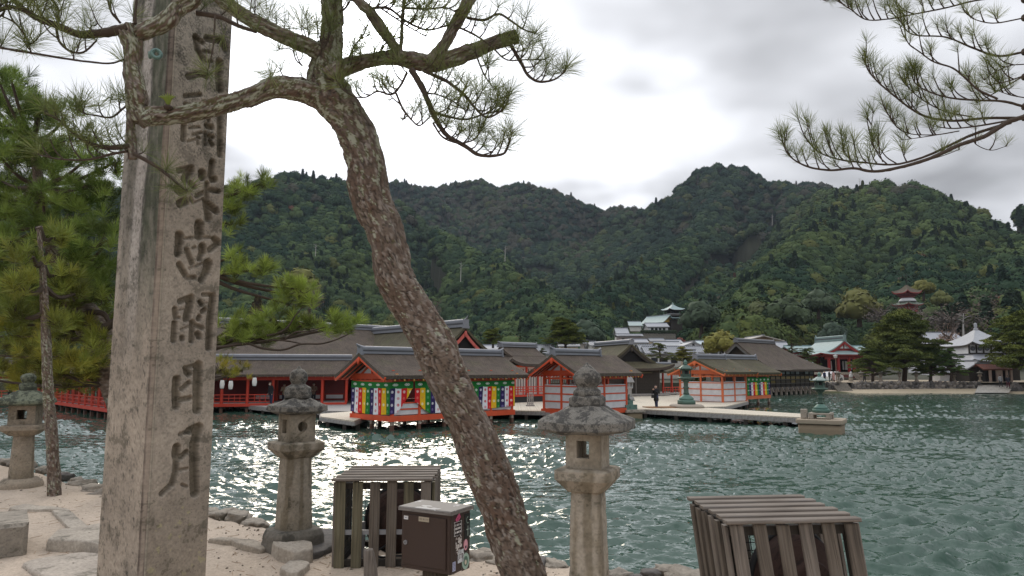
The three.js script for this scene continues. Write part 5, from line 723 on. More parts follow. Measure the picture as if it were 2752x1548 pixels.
{
  const R = rngOf(21), seen = [[65, 1240, 0.34, 'M'], [30, 1232, 0.42], [115, 1250, 0.2], [172, 1268, 0.22], [205, 1280, 0.24], [222, 1290, 0.34], [262, 1308, 0.36], [285, 1318, 0.3], [330, 1330, 0.3], [568, 1366, 0.22], [600, 1372, 0.28], [640, 1378, 0.3], [685, 1398, 0.25], [880, 1440, 0.3], [930, 1448, 0.26], [1290, 1490, 0.22], [1305, 1475, 0.2], [1345, 1505, 0.26], [1420, 1512, 0.3], [1490, 1510, 0.22], [1660, 1535, 0.22], [1745, 1530, 0.16], [1790, 1524, 0.17], [1710, 1545, 0.14], [1850, 1550, 0.3]];
  const where = ['at the far left of the bank edge', 'left of the leftmost lantern foot', 'right of the leftmost lantern foot', 'just right of the thin trunk', 'second right of the thin trunk', 'third right of the thin trunk', 'larger, midway to the pillar', 'smaller, midway to the pillar', 'just left of the pillar at the water', 'just right of the pillar at the water', 'second right of the pillar', 'third right of the pillar', 'left of the middle lantern foot', 'behind the middle lantern base', 'behind the left cage', 'right of the metal box, lower', 'right of the metal box, upper', 'left of the leaning trunk foot', 'hidden partly by the leaning trunk', 'right of the leaning trunk foot', 'right of the largest lantern shaft', 'dark, left of the right cage', 'pale, touching the right cage', 'lowest between lantern and right cage', 'behind the right cage'];
  seen.forEach(([px, py, s, m], i) => { const p = onY(px, py + 14, BANK - 0.04); const k = s * (0.85 + 0.3 * R()); solo('edge_rock', 'rough grey edge rock ' + where[i], 'rock', rockGeo(i + 1, k * 0.6, k * 0.26, k * 0.42, 4, 0.5), i % 5 === 3 || px === 1745 ? M.rockDark : ((k2) => tint(M.rock, 0.3 + 0.12 * k2, 0.27 + 0.105 * k2, 0.235 + 0.085 * k2))(R()), V(p.x, BANK - 0.04, p.z), R() * 6, 'rocks along the bank edge'); });
}

{ // grit, cones and fallen needles scattered on the sand
  const R = rngOf(41), geo = rockGeo(3, 1, 0.6, 0.8, 1, 0.4), N = 900, im = new THREE.InstancedMesh(geo, M.rock, N); im.name = 'grit'; im.userData = { kind: 'stuff', label: 'scattered grit and small stones on the sandy bank', category: 'grit' }; const m = new THREE.Matrix4(), q = new THREE.Quaternion(), col = new THREE.Color();
  for (let i = 0; i < N; i++) { const e = edgeCurve.getPoint(0.2 + 0.5 * R()), z = -e.y + 0.15 + 4.5 * R() * R(), s = 0.004 + 0.014 * R() * R(); im.setMatrixAt(i, m.compose(V(e.x, bankY(e.x, z), z), q.setFromEuler(new THREE.Euler(R(), R() * 6, R())), V(s, s, s))); const k = 0.5 + 0.6 * R(); im.setColorAt(i, col.setRGB(k, k * 0.97, k * 0.93)); }
  im.castShadow = im.receiveShadow = true; scene.add(im);
  const nd = new THREE.BoxGeometry(0.11, 0.0025, 0.0025), N2 = 450, im2 = new THREE.InstancedMesh(nd, mat(0.3, 0.2, 0.12, 0.9), N2); im2.name = 'fallen_needles'; im2.userData = { kind: 'stuff', label: 'dry brown pine needles fallen on the sand', category: 'needles' };
  for (let i = 0; i < N2; i++) { const e = edgeCurve.getPoint(0.25 + 0.42 * R()), z = -e.y + 0.2 + 4 * R(); im2.setMatrixAt(i, m.compose(V(e.x, bankY(e.x, z) + 0.003, z), q.setFromEuler(new THREE.Euler(0, R() * 6, (R() - 0.5) * 0.1)), V(1, 1, 1))); }
  im2.castShadow = im2.receiveShadow = true; scene.add(im2);
}
// ================================================================ PINES
function barkField(circ, seed) {                                        // flaking plates between ragged cracks: [height, crack 0..1, cell random, flake]
  const cell = (nu, cv, wv) => (th, s) => {
    const cx0 = Math.cos(th), sx0 = Math.sin(th), wx = wv * (N3(cx0 * 2.2 + seed, sx0 * 2.2, s * 7) * 0.7 + 0.5 * N3(cx0 * 6, sx0 * 6 + seed, s * 26)), wy = wv * 1.2 * (N3(cx0 * 2.6, sx0 * 2.6, s * 9 + seed) + 0.6 * N3(cx0 * 7 + 4, sx0 * 7, s * 24));
    const x = th / (2 * Math.PI) * nu + wx, y = s / cv + wy, xi = Math.floor(x), yi = Math.floor(y); let f1 = 9, f2 = 9, id = 0;
    for (let j = -1; j <= 1; j++) for (let i = -1; i <= 1; i++) { const cx = ((xi + i) % nu + nu) % nu, h = h2(cx + seed * 131, yi + j), k = h2(cx * 7 + 3, (yi + j) * 5 + seed), dx = xi + i + 0.05 + 0.9 * h - x, dy = yi + j + 0.9 * k - y, d = Math.hypot(dx, dy); if (d < f1) { f2 = f1; f1 = d; id = h2(cx + 11, yi + j + 77); } else if (d < f2) f2 = d; }
    return [sstep(0.0, 0.16, f2 - f1), id];
  };
  const big = cell(Math.max(5, Math.round(circ / 0.036)), 0.08, 0.6), small = cell(Math.max(9, Math.round(circ / 0.014)), 0.03, 0.8);
  return (th, s) => { const [e, id] = big(th, s), [e2, i2] = small(th, s), keep = 0.5 + 0.5 * sstep(-0.35, 0.2, N3(Math.cos(th) * 2 + 9, Math.sin(th) * 2, s * 6 + seed)); const cr = 1 - (1 - e) * keep; return [cr * (0.006 + 0.009 * id) - 0.011 + i2 * 0.005 + e2 * 0.002, cr * (0.72 + 0.28 * e2), id, i2]; };
}
const barkMat = mat(1, 1, 1, 0.95, { vertexColors: true, bumpMap: speckBump, bumpScale: 0.003 });
function barkTube(pts, rad, seed, o = {}) {
  const rm = rad.reduce((a, b) => a + b) / rad.length, f = barkField(2 * Math.PI * rm, seed), sc = Math.min(1, rm / 0.09), memo = new Map();
  const get = (th, s) => { const k = th * 1000 + s * 1e6 | 0; let v = memo.get(k); if (!v) memo.set(k, v = f(th, s)); return v; };
  const bump = o.bump ?? (() => 0);
  return tube(pts, rad, o.sides ?? 90, o.step ?? 0.008, (th, s) => get(th, s)[0] * sc + bump(th, s) + (o.gnarl ?? 0.016) * sc * N3(Math.cos(th) * 1.5 + seed, Math.sin(th) * 1.5, s * 3.2) + (o.gnarl ? 0.35 * o.gnarl * N3(Math.cos(th) * 3, Math.sin(th) * 3 + seed, s * 14) : 0), (th, s, e, q) => {
    const [, cr, id, i2] = get(th, s); const big = N3(Math.cos(th) * 1.2 + seed, Math.sin(th) * 1.2, s * 2.6); let c = mix3([0.17, 0.128, 0.098], [0.125, 0.08, 0.056], clamp(id * 0.8 + big * 1.3)); c = mix3(c, [0.33, 0.29, 0.25], clamp((i2 - 0.62) * 2.4) * 0.8); c = mix3(c, [0.06, 0.042, 0.034], clamp((0.3 - i2) * 2) * 0.6 + clamp(-big * 1.2 - 0.1) * 0.4);
    c = mix3([0.032, 0.024, 0.02], c, 0.1 + 0.9 * cr); const l = o.lichen ? o.lichen(s, q) : 0; if (l > 0) { const k = fbm(Math.cos(th) * 3 + seed, Math.sin(th) * 3, s * 11, 4) + 0.3 * N3(th * 9, s * 90); const up = 0.5 + 0.5 * clamp(Math.sin(th)); if (k > 0.34 - l * 0.38) c = mix3(c, k > 0.36 - l * 0.25 ? [0.36, 0.37, 0.28] : [0.1, 0.1, 0.04], 0.8); if (k < -0.3) c = mix3(c, [0.04, 0.035, 0.02], 0.5); }
    return c; });
}
// needle tufts: real slender needles round a shoot that points along +y
function tuftGeo(seed, n, len, wid, a0, a1, back = 0.03) {
  const R = rngOf(seed), pos = [], idx = [];
  for (let i = 0; i < n; i++) {
    const az = R() * 6.283, t = R(), el = lerp(a0, a1, Math.pow(t, 0.8)) * deg, l = len * (0.7 + 0.45 * R()), d = V(Math.sin(el) * Math.cos(az), Math.cos(el), Math.sin(el) * Math.sin(az)), b = V(d.x * 0.004, -back * t + 0.01 * R(), d.z * 0.004);
    const s = d.clone().cross(V(R() - 0.5, R() - 0.5, R() - 0.5)).normalize().multiplyScalar(wid / 2), m = b.clone().addScaledVector(d, l * 0.55), e = b.clone().addScaledVector(d, l).add(V((R() - 0.5) * 0.012, -0.10 * l * Math.sin(el), (R() - 0.5) * 0.012)), k = pos.length / 3;
    for (const [p, f] of [[b, -0.7], [b, 0.7], [m, -1], [m, 1]]) pos.push(p.x + s.x * f, p.y + s.y * f, p.z + s.z * f); pos.push(e.x, e.y, e.z); idx.push(k, k + 1, k + 2, k + 1, k + 3, k + 2, k + 2, k + 3, k + 4);
  }
  const g = new THREE.BufferGeometry(); g.setAttribute('position', new THREE.Float32BufferAttribute(pos, 3)); g.setIndex(idx); g.computeVertexNormals(); return g;
}
const needleMat = new THREE.MeshPhysicalMaterial({ color: 0xffffff, roughness: 0.6, specularIntensity: 0.4, transmission: 0.3, thickness: 0, side: THREE.DoubleSide });
const tufts = { sparse: [1, 2, 3].map((s) => tuftGeo(s * 5, 36, 0.155, 0.0023, 12, 80)), brush: [4, 5, 6].map((s) => tuftGeo(s * 5, 42, 0.135, 0.0023, 8, 62, 0.05)), dense: [7, 8, 9].map((s) => tuftGeo(s * 5, 64, 0.15, 0.0042, 5, 74, 0.07)) };
class Pine {
  constructor(o, seed, kind) { this.o = o; this.R = rngOf(seed); this.inst = tufts[kind].map(() => []); this.kind = kind; this.twigs = []; this.T = 0; }
  w(p) { return p.clone().sub(this.o.position); }
  tuft(p, dir, s, c) { this.inst[Math.floor(this.R() * this.inst.length)].push([this.w(p), dir.clone().normalize(), s, c]); }
  twig(pts, r0, r1) { this.twigs.push(tube(pts.map((p) => this.w(p)), lin01(r0, r1, pts.length - 1), 5, 0.03)); }
  // side shoots along a traced branch
  shoots(pts, gap, len, opt = {}) {
    const c = new THREE.CatmullRomCurve3(pts, false, 'centripetal'), L = c.getLength(), R = this.R, n = Math.floor(L * (1 - (opt.from ?? 0)) / gap);
    for (let i = 0; i <= n; i++) {
      const t = (opt.from ?? 0.0) + (1 - (opt.from ?? 0)) * (i / Math.max(1, n)), p = c.getPoint(t), tan = c.getTangent(t), side = V(R() - 0.5, 0.15 + 0.75 * R(), (R() - 0.5) * 1.3).normalize(), dir = tan.clone().multiplyScalar(0.55 + 0.5 * R()).add(side.multiplyScalar(0.9)).add(V(...(opt.bias ?? [0, 0.2, 0]))).normalize();
      const l = len * (0.45 + 0.8 * R()) * (i === n ? 0.2 : 1), m = p.clone().addScaledVector(dir, l * 0.55).add(V(0, -0.08 * l, 0)), e = p.clone().addScaledVector(dir, l).add(V(0, 0.18 * l, 0)), ed = e.clone().sub(m).normalize().lerp(V(...(opt.bias ?? [0, 1, 0])).normalize(), 0.3);
      this.twig([p, m, e], 0.0055, 0.003); this.tuft(e, ed, (opt.size ?? 1) * (0.8 + 0.4 * R()), opt.color ?? this.tone(opt));
      if (R() < (opt.fork ?? 0.5)) { const f = m.clone().addScaledVector(V(R() - 0.5, R() * 0.8, R() - 0.5), l * 0.7); this.twig([m, m.clone().lerp(f, 0.6).add(V(0, -0.01, 0)), f], 0.004, 0.0025); this.tuft(f, f.clone().sub(m).add(V(0, 0.04, 0)), (opt.size ?? 1) * (0.7 + 0.4 * R()), opt.color ?? this.tone(opt)); }
    }
  }
  tone(opt) { const k = this.R(); if (this.kind !== 'dense') return mix3([0.13, 0.165, 0.055], [0.26, 0.29, 0.1], k); const y = opt?.yellow ?? 0; return mix3(mix3([0.11, 0.18, 0.04], [0.34, 0.44, 0.1], k * (opt?.lift ? 1 : 0.8) + (opt?.lift ?? 0)), [0.5, 0.42, 0.07], clamp(y * (0.4 + this.R()), 0, 0.9)); }
  finish(twigMat) {
    if (this.twigs.length) part('twigs', this.twigs, twigMat, this.o).userData.kind = 'stuff';
    const m = new THREE.Matrix4(), q = new THREE.Quaternion(), q2 = new THREE.Quaternion(), up = V(0, 1, 0), col = new THREE.Color();
    this.inst.forEach((L, i) => { if (!L.length) return; const im = new THREE.InstancedMesh(tufts[this.kind][i], needleMat, L.length); im.name = 'needles'; im.userData.kind = 'stuff'; L.forEach(([p, d, s, c], n) => { q.setFromUnitVectors(up, d).multiply(q2.setFromAxisAngle(up, n * 2.4)); im.setMatrixAt(n, m.compose(p, q, V(s, s, s))); im.setColorAt(n, col.setRGB(...c)); }); im.castShadow = im.receiveShadow = true; this.o.add(im); });
  }
}
const twigMat = mat(0.07, 0.05, 0.037, 0.95);
const zoomPts = (sc, ox, oy, d, p) => { const out = []; for (let i = 0; i < p.length; i += 2) { const k = typeof d === 'function' ? d(i / Math.max(1, p.length - 2)) : d; out.push(at(ox + p[i] / sc, oy + p[i + 1] / sc, k)); } return out; };
{ // ---- leaning pine in front
  const d = 4.55, foot = at(1440, 1700, d); const o = thing('pine_tree', 'old leaning pine with scaly trunk crossing the middle, its branches spread before the pillar', 'pine tree', V(foot.x, BANK - 0.1, foot.z)), P = new Pine(o, 5, 'sparse');
  const W = (pts) => pts.map((p) => P.w(p)), rad = (w, k = 1) => w.map((x) => x / 2 * mpp(d) * k);
  const spine = [[1462, 1790, 124], [1425, 1620, 120], [1408, 1548, 118], [1365, 1415, 119], [1331, 1308, 115], [1298, 1228, 114], [1253, 1121, 102], [1200, 1014, 110], [1172, 934, 116], [1124, 854, 104], [1075, 774, 98], [1037, 641, 98], [997, 534, 104], [980, 427, 102], [934, 320, 112], [893, 262, 122], [872, 205, 88], [888, 140, 66], [892, 80, 58], [890, 0, 54], [894, -90, 48]];
  const RK = rngOf(19), knots = Array.from({ length: 26 }, () => [RK() * 6.28, 0.3 + 4.4 * RK(), (RK() < 0.3 ? -0.016 : 0.02) * (0.5 + RK()), 0.002 + 0.006 * RK()]);
  part('trunk', barkTube(W(spine.map(([x, y]) => at(x, y, d))), rad(spine.map((q) => q[2]), 0.95), 3, { sides: 110, step: 0.0075, gnarl: 0.022, lichen: (s, q) => 0.12 + sstep(2.6, 4.2, s), bump: (th, s) => { let b = 0; for (const [t0, s0, k, w] of knots) { const dt = Math.atan2(Math.sin(th - t0), Math.cos(th - t0)); b += k * Math.exp(-(dt * dt) / 0.22 - ((s - s0) * (s - s0)) / w); } return b; } }), barkMat, o);
  const limb = (sc, ox, oy, p, w, dd, o2 = {}) => { const pts = zoomPts(sc, ox, oy, dd, p); part('branch', barkTube(W(pts), w.map((x) => x / sc / 2 * mpp(d)), o2.seed ?? 9, { sides: o2.sides ?? 40, step: o2.step ?? 0.012, lichen: () => o2.lichen ?? 0.5, gnarl: 0.03 }), barkMat, o); return pts; };
  const Z2 = [1.872, 560, 0], Z1 = [1.8717, 0, 0];
  // heavy limbs
  limb(...Z2, [650, 530, 560, 490, 500, 462, 420, 445, 330, 445, 200, 490, 100, 522, 0, 552, -150, 575, -300, 590, -345, 605], [60, 118, 112, 104, 100, 84, 80, 82, 84, 88, 70], (t) => lerp(4.55, 4.12, t), { seed: 21, lichen: 0.9, sides: 60, step: 0.009 });
  limb(...Z1, [715, 610, 690, 540, 692, 500, 680, 430, 664, 340, 672, 240, 640, 140], [60, 84, 100, 96, 78, 86, 96], 4.15, { seed: 23, lichen: 0.9, sides: 50, step: 0.01 });
  const RB1 = limb(...Z2, [600, 390, 660, 350, 800, 305, 950, 290, 1030, 305, 1130, 320, 1300, 270, 1450, 212, 1555, 180], [90, 84, 72, 70, 84, 72, 62, 62, 58], 4.45, { seed: 31, lichen: 0.35 });
  const RB2 = limb(...Z2, [1090, 315, 1140, 280, 1180, 230, 1250, 110, 1310, 0, 1340, -60], [62, 58, 50, 52, 55, 55], 4.42, { seed: 33, lichen: 0.1 });
  const RB3 = limb(...Z2, [980, 300, 950, 260, 890, 170, 810, 60, 740, -10, 700, -50], [56, 52, 48, 46, 44, 40], 4.4, { seed: 35, lichen: 0.3 });
  limb(...Z2, [968, 270, 972, 200, 976, 100, 985, -10], [18, 15, 14, 12], 4.4, { sides: 12, seed: 36 });
  const LB = limb(...Z2, [560, 260, 500, 232, 380, 182, 270, 130, 180, 80, 90, 20, 30, -30], [90, 80, 72, 66, 62, 60, 56], (t) => lerp(4.5, 4.3, t), { seed: 41, lichen: 0.9 });
  const sub = (sc, ox, oy, p, w0, w1, dd, gap, len, opt = {}) => { const pts = zoomPts(sc, ox, oy, dd, p); P.twigs.push(tube(W(pts), lin01(w0 / sc / 2 * mpp(d), w1 / sc / 2 * mpp(d), pts.length - 1), 8, 0.02, (th, s, r) => r * 0.25 * N3(th, s * 40))); if (gap) P.shoots(pts, gap, len, opt); return pts; };
  // right hand side sprays
  const rt = { bias: [0.25, 0.55, 0.1], size: 1.0, fork: 0.6 };
  sub(...Z2, [1020, 350, 1070, 430, 1110, 520, 1150, 610, 1200, 680, 1300, 740, 1350, 775, 1420, 785, 1490, 770, 1505, 745], 34, 9, 4.3, 0.055, 0.12, { ...rt, from: 0.35 });
  sub(...Z2, [1080, 355, 1200, 410, 1290, 480, 1340, 540, 1400, 590, 1470, 560, 1510, 510], 18, 7, 4.25, 0.05, 0.11, rt);
  sub(...Z2, [1520, 225, 1570, 310, 1610, 380, 1660, 410, 1740, 400, 1790, 365], 20, 7, 4.4, 0.045, 0.12, rt);
  sub(...Z2, [1300, 90, 1390, 100, 1460, 70, 1530, 110, 1590, 150, 1645, 168], 14, 8, 4.4, 0.09, 0.1, { ...rt, from: 0.3 });
  sub(...Z2, [1110, 555, 1200, 585, 1300, 600, 1400, 570, 1480, 560], 14, 6, 4.28, 0.05, 0.12, rt);
  sub(...Z2, [1000, 365, 960, 440, 920, 475, 850, 460, 790, 490, 720, 480, 680, 440], 13, 5, 4.3, 0.05, 0.11, { ...rt, bias: [-0.2, 0.5, 0] });
  sub(...Z2, [945, 470, 980, 550, 1020, 600, 1060, 632, 1112, 590], 12, 6, 4.3, 0.05, 0.12, { ...rt, bias: [-0.3, 0.4, 0] });
  sub(...Z2, [1350, 285, 1390, 380, 1440, 450], 10, 5, 4.35, 0.06, 0.09, rt); sub(...Z2, [1130, 620, 1180, 690, 1260, 720, 1340, 700, 1370, 660], 10, 5, 4.28, 0.05, 0.1, rt);
  sub(...Z2, [800, 45, 900, 40, 1000, 110, 1100, 150, 1200, 130], 16, 8, 4.38, 0.05, 0.12, rt); sub(...Z2, [985, 40, 1100, 45, 1200, 40, 1260, 70], 11, 6, 4.36, 0.05, 0.11, rt); sub(...Z2, [850, 30, 940, 90, 1000, 130, 1090, 180], 10, 6, 4.36, 0.06, 0.11, rt);
  sub(...Z2, [1240, 130, 1330, 170, 1420, 230, 1500, 300, 1600, 300, 1690, 300], 11, 5, 4.38, 0.055, 0.12, rt); sub(...Z2, [1100, 470, 1150, 475, 1230, 510, 1300, 560], 9, 5, 4.3, 0.06, 0.1, rt);
  sub(...Z2, [700, 330, 720, 260, 760, 200, 800, 180], 10, 5, 4.4, 0.06, 0.12, rt); sub(...Z2, [660, 60, 690, 40, 720, -10], 14, 9, 4.42, 0.06, 0.14, rt); sub(...Z2, [850, 300, 870, 250, 900, 210, 960, 190], 10, 5, 4.38, 0.06, 0.1, rt);
  // spray along the upper left limb and trunk head
  P.shoots(LB, 0.045, 0.14, { bias: [0.1, 0.75, 0.35], size: 1.15, fork: 0.6 }); P.shoots(zoomPts(...Z2, 4.4, [560, 280, 610, 170, 640, 60, 650, -20]), 0.05, 0.13, { bias: [-0.1, 0.6, 0.5], size: 1.1 }); P.shoots(zoomPts(...Z2, 4.36, [660, 350, 800, 300, 950, 280]), 0.07, 0.1, { bias: [0, 0.6, 0.5], size: 1.1 });
  sub(...Z2, [480, 395, 420, 410, 370, 395, 320, 392], 9, 5, 4.4, 0.09, 0.08, { bias: [-0.3, 0.6, 0] }); sub(...Z2, [470, 330, 440, 300, 420, 250, 360, 245], 7, 4, 4.4, 0.08, 0.08, { bias: [-0.3, 0.5, 0] });
  // left hand side
  const lf = { bias: [-0.3, 0.5, 0.1], size: 1.05, fork: 0.5 }, dl = 4.12;
  limb(...Z1, [660, 560, 656, 620, 658, 680, 664, 740, 668, 800], [44, 40, 36, 38, 34], 4.14, { sides: 20, seed: 51 });
  sub(...Z1, [650, 140, 520, 165, 400, 172, 290, 130, 190, 92, 100, 30, 60, -10], 46, 22, dl, 0.07, 0.14, { ...lf, from: 0.15 });
  limb(...Z1, [690, 170, 780, 140, 850, 100, 900, 40, 960, 10, 1010, -40], [66, 72, 74, 70, 62, 50], 4.14, { seed: 53, lichen: 0.9 });
  sub(...Z1, [990, 66, 1100, 84, 1200, 130, 1290, 160], 26, 16, 4.2, 0.12, 0.1, lf); sub(...Z1, [1082, 80, 1078, 160, 1070, 250, 1045, 355], 9, 6, 4.1, 0, 0);
  for (const [x, y, n, s] of [[1045, 365, 3, 1.05], [1120, 180, 1, 0.9], [860, 945, 2, 0.9], [940, 965, 2, 0.85], [560, 500, 2, 1.1], [390, 540, 2, 1.0], [135, 220, 3, 0.9], [1360, 375, 2, 0.95], [830, 860, 2, 0.8]]) for (let i = 0; i < n; i++) P.tuft(at(x / 1.8717, y / 1.8717, 4.1), V(P.R() - 0.5, i ? P.R() : -0.5, P.R() * 0.6), s, P.tone());
  sub(...Z1, [0, 240, 150, 265, 300, 290, 440, 310, 560, 318, 620, 300], 12, 8, dl, 0.3, 0.06, lf);
  sub(...Z1, [655, 735, 540, 742, 450, 720, 370, 670, 290, 600, 230, 570], 26, 9, dl, 0.06, 0.13, lf); sub(...Z1, [640, 760, 540, 780, 450, 802, 300, 800, 200, 780], 14, 7, dl, 0.07, 0.13, lf);
  sub(...Z1, [675, 775, 760, 820, 830, 870, 890, 920, 940, 960], 20, 9, 4.08, 0.14, 0.06, { bias: [0.2, 0.5, 0.1], size: 0.85 }); sub(...Z1, [650, 520, 620, 545, 560, 590, 480, 580, 420, 570, 385, 540], 11, 6, dl, 0.09, 0.1, lf);
  sub(...Z1, [282, 130, 300, 210, 360, 260, 420, 262, 485, 205], 13, 8, dl, 0.07, 0.12, lf); sub(...Z1, [680, 120, 682, 60, 688, -10], 14, 10, dl, 0.1, 0.1, lf); sub(...Z1, [605, 115, 560, 60, 540, -10], 12, 8, dl, 0.07, 0.12, lf); sub(...Z1, [292, 125, 290, 40, 250, -10], 12, 8, dl, 0.06, 0.13, lf);
  sub(...Z1, [-60, 70, 60, 35, 150, 70, 240, 100], 22, 10, dl, 0.05, 0.14, lf); sub(...Z1, [-40, 60, 80, 120, 140, 215, 160, 270], 8, 5, dl, 0.05, 0.13, lf); sub(...Z1, [30, 0, 20, 60, -40, 120], 10, 6, dl, 0.05, 0.12, lf);
  // small fern on the limb
  const g = []; for (let i = 0; i < 9; i++) { const a = (i / 8 - 0.5) * 1.6; g.push(tube([V(0, 0, 0), V(Math.sin(a) * 0.03, 0.05, 0.01), V(Math.sin(a) * 0.075, 0.085 - 0.03 * Math.abs(a), 0.02)], [0.003, 0.007, 0.001], 4, 0.02)); } const f = thing('fern', 'little yellow green fern growing on the mossy limb before the pillar', 'fern', at(452, 288, 4.13)); part('fronds', g, mat(0.2, 0.25, 0.04, 0.7), f); part('root', rockGeo(4, 0.025, 0.014, 0.02, 1), M.brownDark, f);
  P.finish(twigMat);
}
{ // ---- branches reaching in at the upper right
  const Z = [2.897, 2060, 0], d = 4.8, root = at(2900, 330, d), o = thing('pine_tree', 'fine pine branches reaching into the sky from the upper right edge', 'pine tree', V(root.x + 1.2, BANK, root.z - 0.2)), P = new Pine(o, 8, 'brush');
  part('trunk', barkTube([V(0.2, -0.1, 0), V(0.1, 1.5, 0), V(0, 3, 0), V(0.1, 5, 0), V(0.3, 6.5, 0)], [0.17, 0.15, 0.13, 0.11, 0.06], 61, { sides: 30, step: 0.05 }), barkMat, o);
  const st = P.w(root); for (const [y, e] of [[3.3, [2005, 915]], [3.35, [2005, 830]], [3.9, [2005, 600]], [4.2, [2005, 405]], [4.6, [2005, 140]], [4.9, [2005, 0]]]) { const q = P.w(at(2060 + e[0] / 2.897, e[1] / 2.897, d)); part('branch', tube([V(0, y, 0), V(0.0, y, 0).lerp(q, 0.5).add(V(0, 0.05, 0)), q], [0.05, 0.04, 0.026], 10, 0.04), twigMat, o); }
  const B = (p, w0, w1, gap, len, opt = {}) => { const dd = d + (P.R() - 0.5) * 0.35, pts = zoomPts(...Z, (t) => lerp(d, dd, 1 - t), p); part('branch', tube(pts.map((q) => P.w(q)), lin01(0.82 * w0 / 2.897 / 2 * mpp(d), 0.82 * w1 / 2.897 / 2 * mpp(d), pts.length - 1), 8, 0.02, (th, s, r) => r * 0.22 * N3(th, s * 40)), twigMat, o); if (gap) P.shoots(pts, gap, len, { bias: [-0.25, 0.9, 0.05], size: 0.85, fork: 0.55, from: 0.25, ...opt }); };
  B([2005, 910, 1880, 950, 1700, 1060, 1500, 1130, 1280, 1230, 1050, 1300, 830, 1335, 680, 1310, 500, 1325, 330, 1300, 210, 1240, 150, 1170, 138, 1060], 48, 9, 0.075, 0.12, { from: 0.5 });
  B([1900, 955, 1600, 1050, 1450, 1120, 1230, 1220, 1000, 1280, 750, 1265, 560, 1240, 400, 1180, 320, 1100], 32, 9, 0.06, 0.17, { from: 0.45 });
  B([2005, 920, 1700, 920, 1450, 940, 1250, 910, 1130, 850, 1000, 750, 880, 650, 800, 560, 750, 450], 30, 10, 0.065, 0.13); B([2005, 830, 1850, 790, 1650, 780, 1450, 765, 1280, 720, 1160, 650, 1120, 550], 26, 8, 0.065, 0.13);
  B([1800, 770, 1650, 700, 1550, 610, 1450, 530, 1300, 480, 1200, 410, 1100, 330, 1075, 230], 22, 9, 0.08, 0.12); B([2005, 405, 1800, 435, 1600, 370, 1400, 290, 1120, 260, 1030, 150], 26, 9, 0.06, 0.13);
  B([2005, -30, 1650, 0, 1400, 60, 1150, 110, 930, 150, 770, 150, 650, 70, 540, 0], 20, 8, 0.065, 0.13); B([2005, 140, 1750, 180, 1600, 140, 1540, 80], 14, 7, 0.07, 0.12); B([2005, 590, 1850, 640, 1740, 660], 15, 8, 0.06, 0.12); B([1990, 600, 1800, 710, 1640, 800], 15, 8, 0.07, 0.11);
  B([1880, 940, 1650, 980, 1450, 1000, 1340, 990], 20, 9, 0.07, 0.11); B([1500, 1020, 1300, 1050, 1080, 1030, 980, 950, 930, 850], 12, 7, 0.06, 0.11); B([1450, 1030, 1200, 1070, 1060, 1090], 11, 6, 0.06, 0.11); B([905, 1260, 880, 1200, 820, 1120, 815, 1000, 830, 880], 10, 7, 0.06, 0.12);
  B([1280, 1240, 1380, 1210, 1500, 1165], 9, 6, 0.1, 0.08); B([1600, 1080, 1640, 1130, 1750, 1170, 1860, 1140], 10, 6, 0.07, 0.11); B([1600, 910, 1400, 870, 1250, 800, 1120, 700, 1080, 650], 14, 7, 0.06, 0.12); B([2005, 760, 1900, 740, 1780, 700], 12, 6, 0.06, 0.12); B([2005, 500, 1900, 510, 1780, 560, 1700, 620], 12, 6, 0.05, 0.13); B([540, 1240, 500, 1160, 470, 1050], 9, 6, 0.05, 0.1); B([690, 1260, 600, 1190, 620, 1080], 9, 6, 0.05, 0.1); B([420, 0, 430, -60], 8, 6, 0.06, 0.12, { bias: [0, -0.8, 0] });
  P.finish(twigMat);
}
function bushyPine(P, o, blobs, yellow, size, n, trunkPts, d0, spread, limbs = true) {   // masses of shoots on radiating branchlets
  const R = P.R;
  blobs.forEach(([px, py, rx, ry, k = 1, dy = 0, yl = 0]) => {
    const dd = d0 + (R() - 0.5) * spread + dy, c = at(px, py, dd), sx = rx * mpp(dd), sy = ry * mpp(dd); let best = trunkPts[0]; for (const q of trunkPts) if (q.distanceTo(c) + Math.abs(q.y - c.y) < best.distanceTo(c) + Math.abs(best.y - c.y)) best = q;
    if (limbs) part('branch', tube([best, best.clone().lerp(c, 0.5).add(V(0, -0.1, 0)), c].map((q) => P.w(q)), [0.045, 0.03, 0.016], 7, 0.08, (th, s) => 0.006 * N3(th, s * 9)), twigMat, o);
    const m = Math.max(3, Math.round(n * k * rx * ry / 3000)); let prev = c;
    for (let i = 0; i < m; i++) {
      const a = R() * 6.283, q = Math.sqrt(R()), z = (R() - 0.5) * 2, p = c.clone().add(V(Math.cos(a) * q * sx, Math.sin(a) * q * sy, z * sx * 0.7)), base = c.clone().lerp(p, 0.45 + 0.3 * R()).add(V(0, -0.06, 0));
      if (i % 2 === 0) P.twig([c.clone().lerp(prev, 0.3), base, p], 0.009, 0.004); prev = p;
      for (let j = 0; j < 3; j++) { const e = p.clone().add(V((R() - 0.5) * 0.22, (R() - 0.4) * 0.16, (R() - 0.5) * 0.22)); const old = z < 0 && R() < 0.55 ? 0.4 : R() < 0.2 ? 0.55 : 1.1; P.tuft(e, e.clone().sub(base).add(V(0, 0.12 + 0.12 * R(), 0.06 * (R() - 0.3))), size * (0.75 + 0.5 * R()), P.tone({ yellow: yellow(px, py) + yl, lift: px > 560 ? 0.3 : 0 }).map((v) => v * old)); }
    }
  });
}
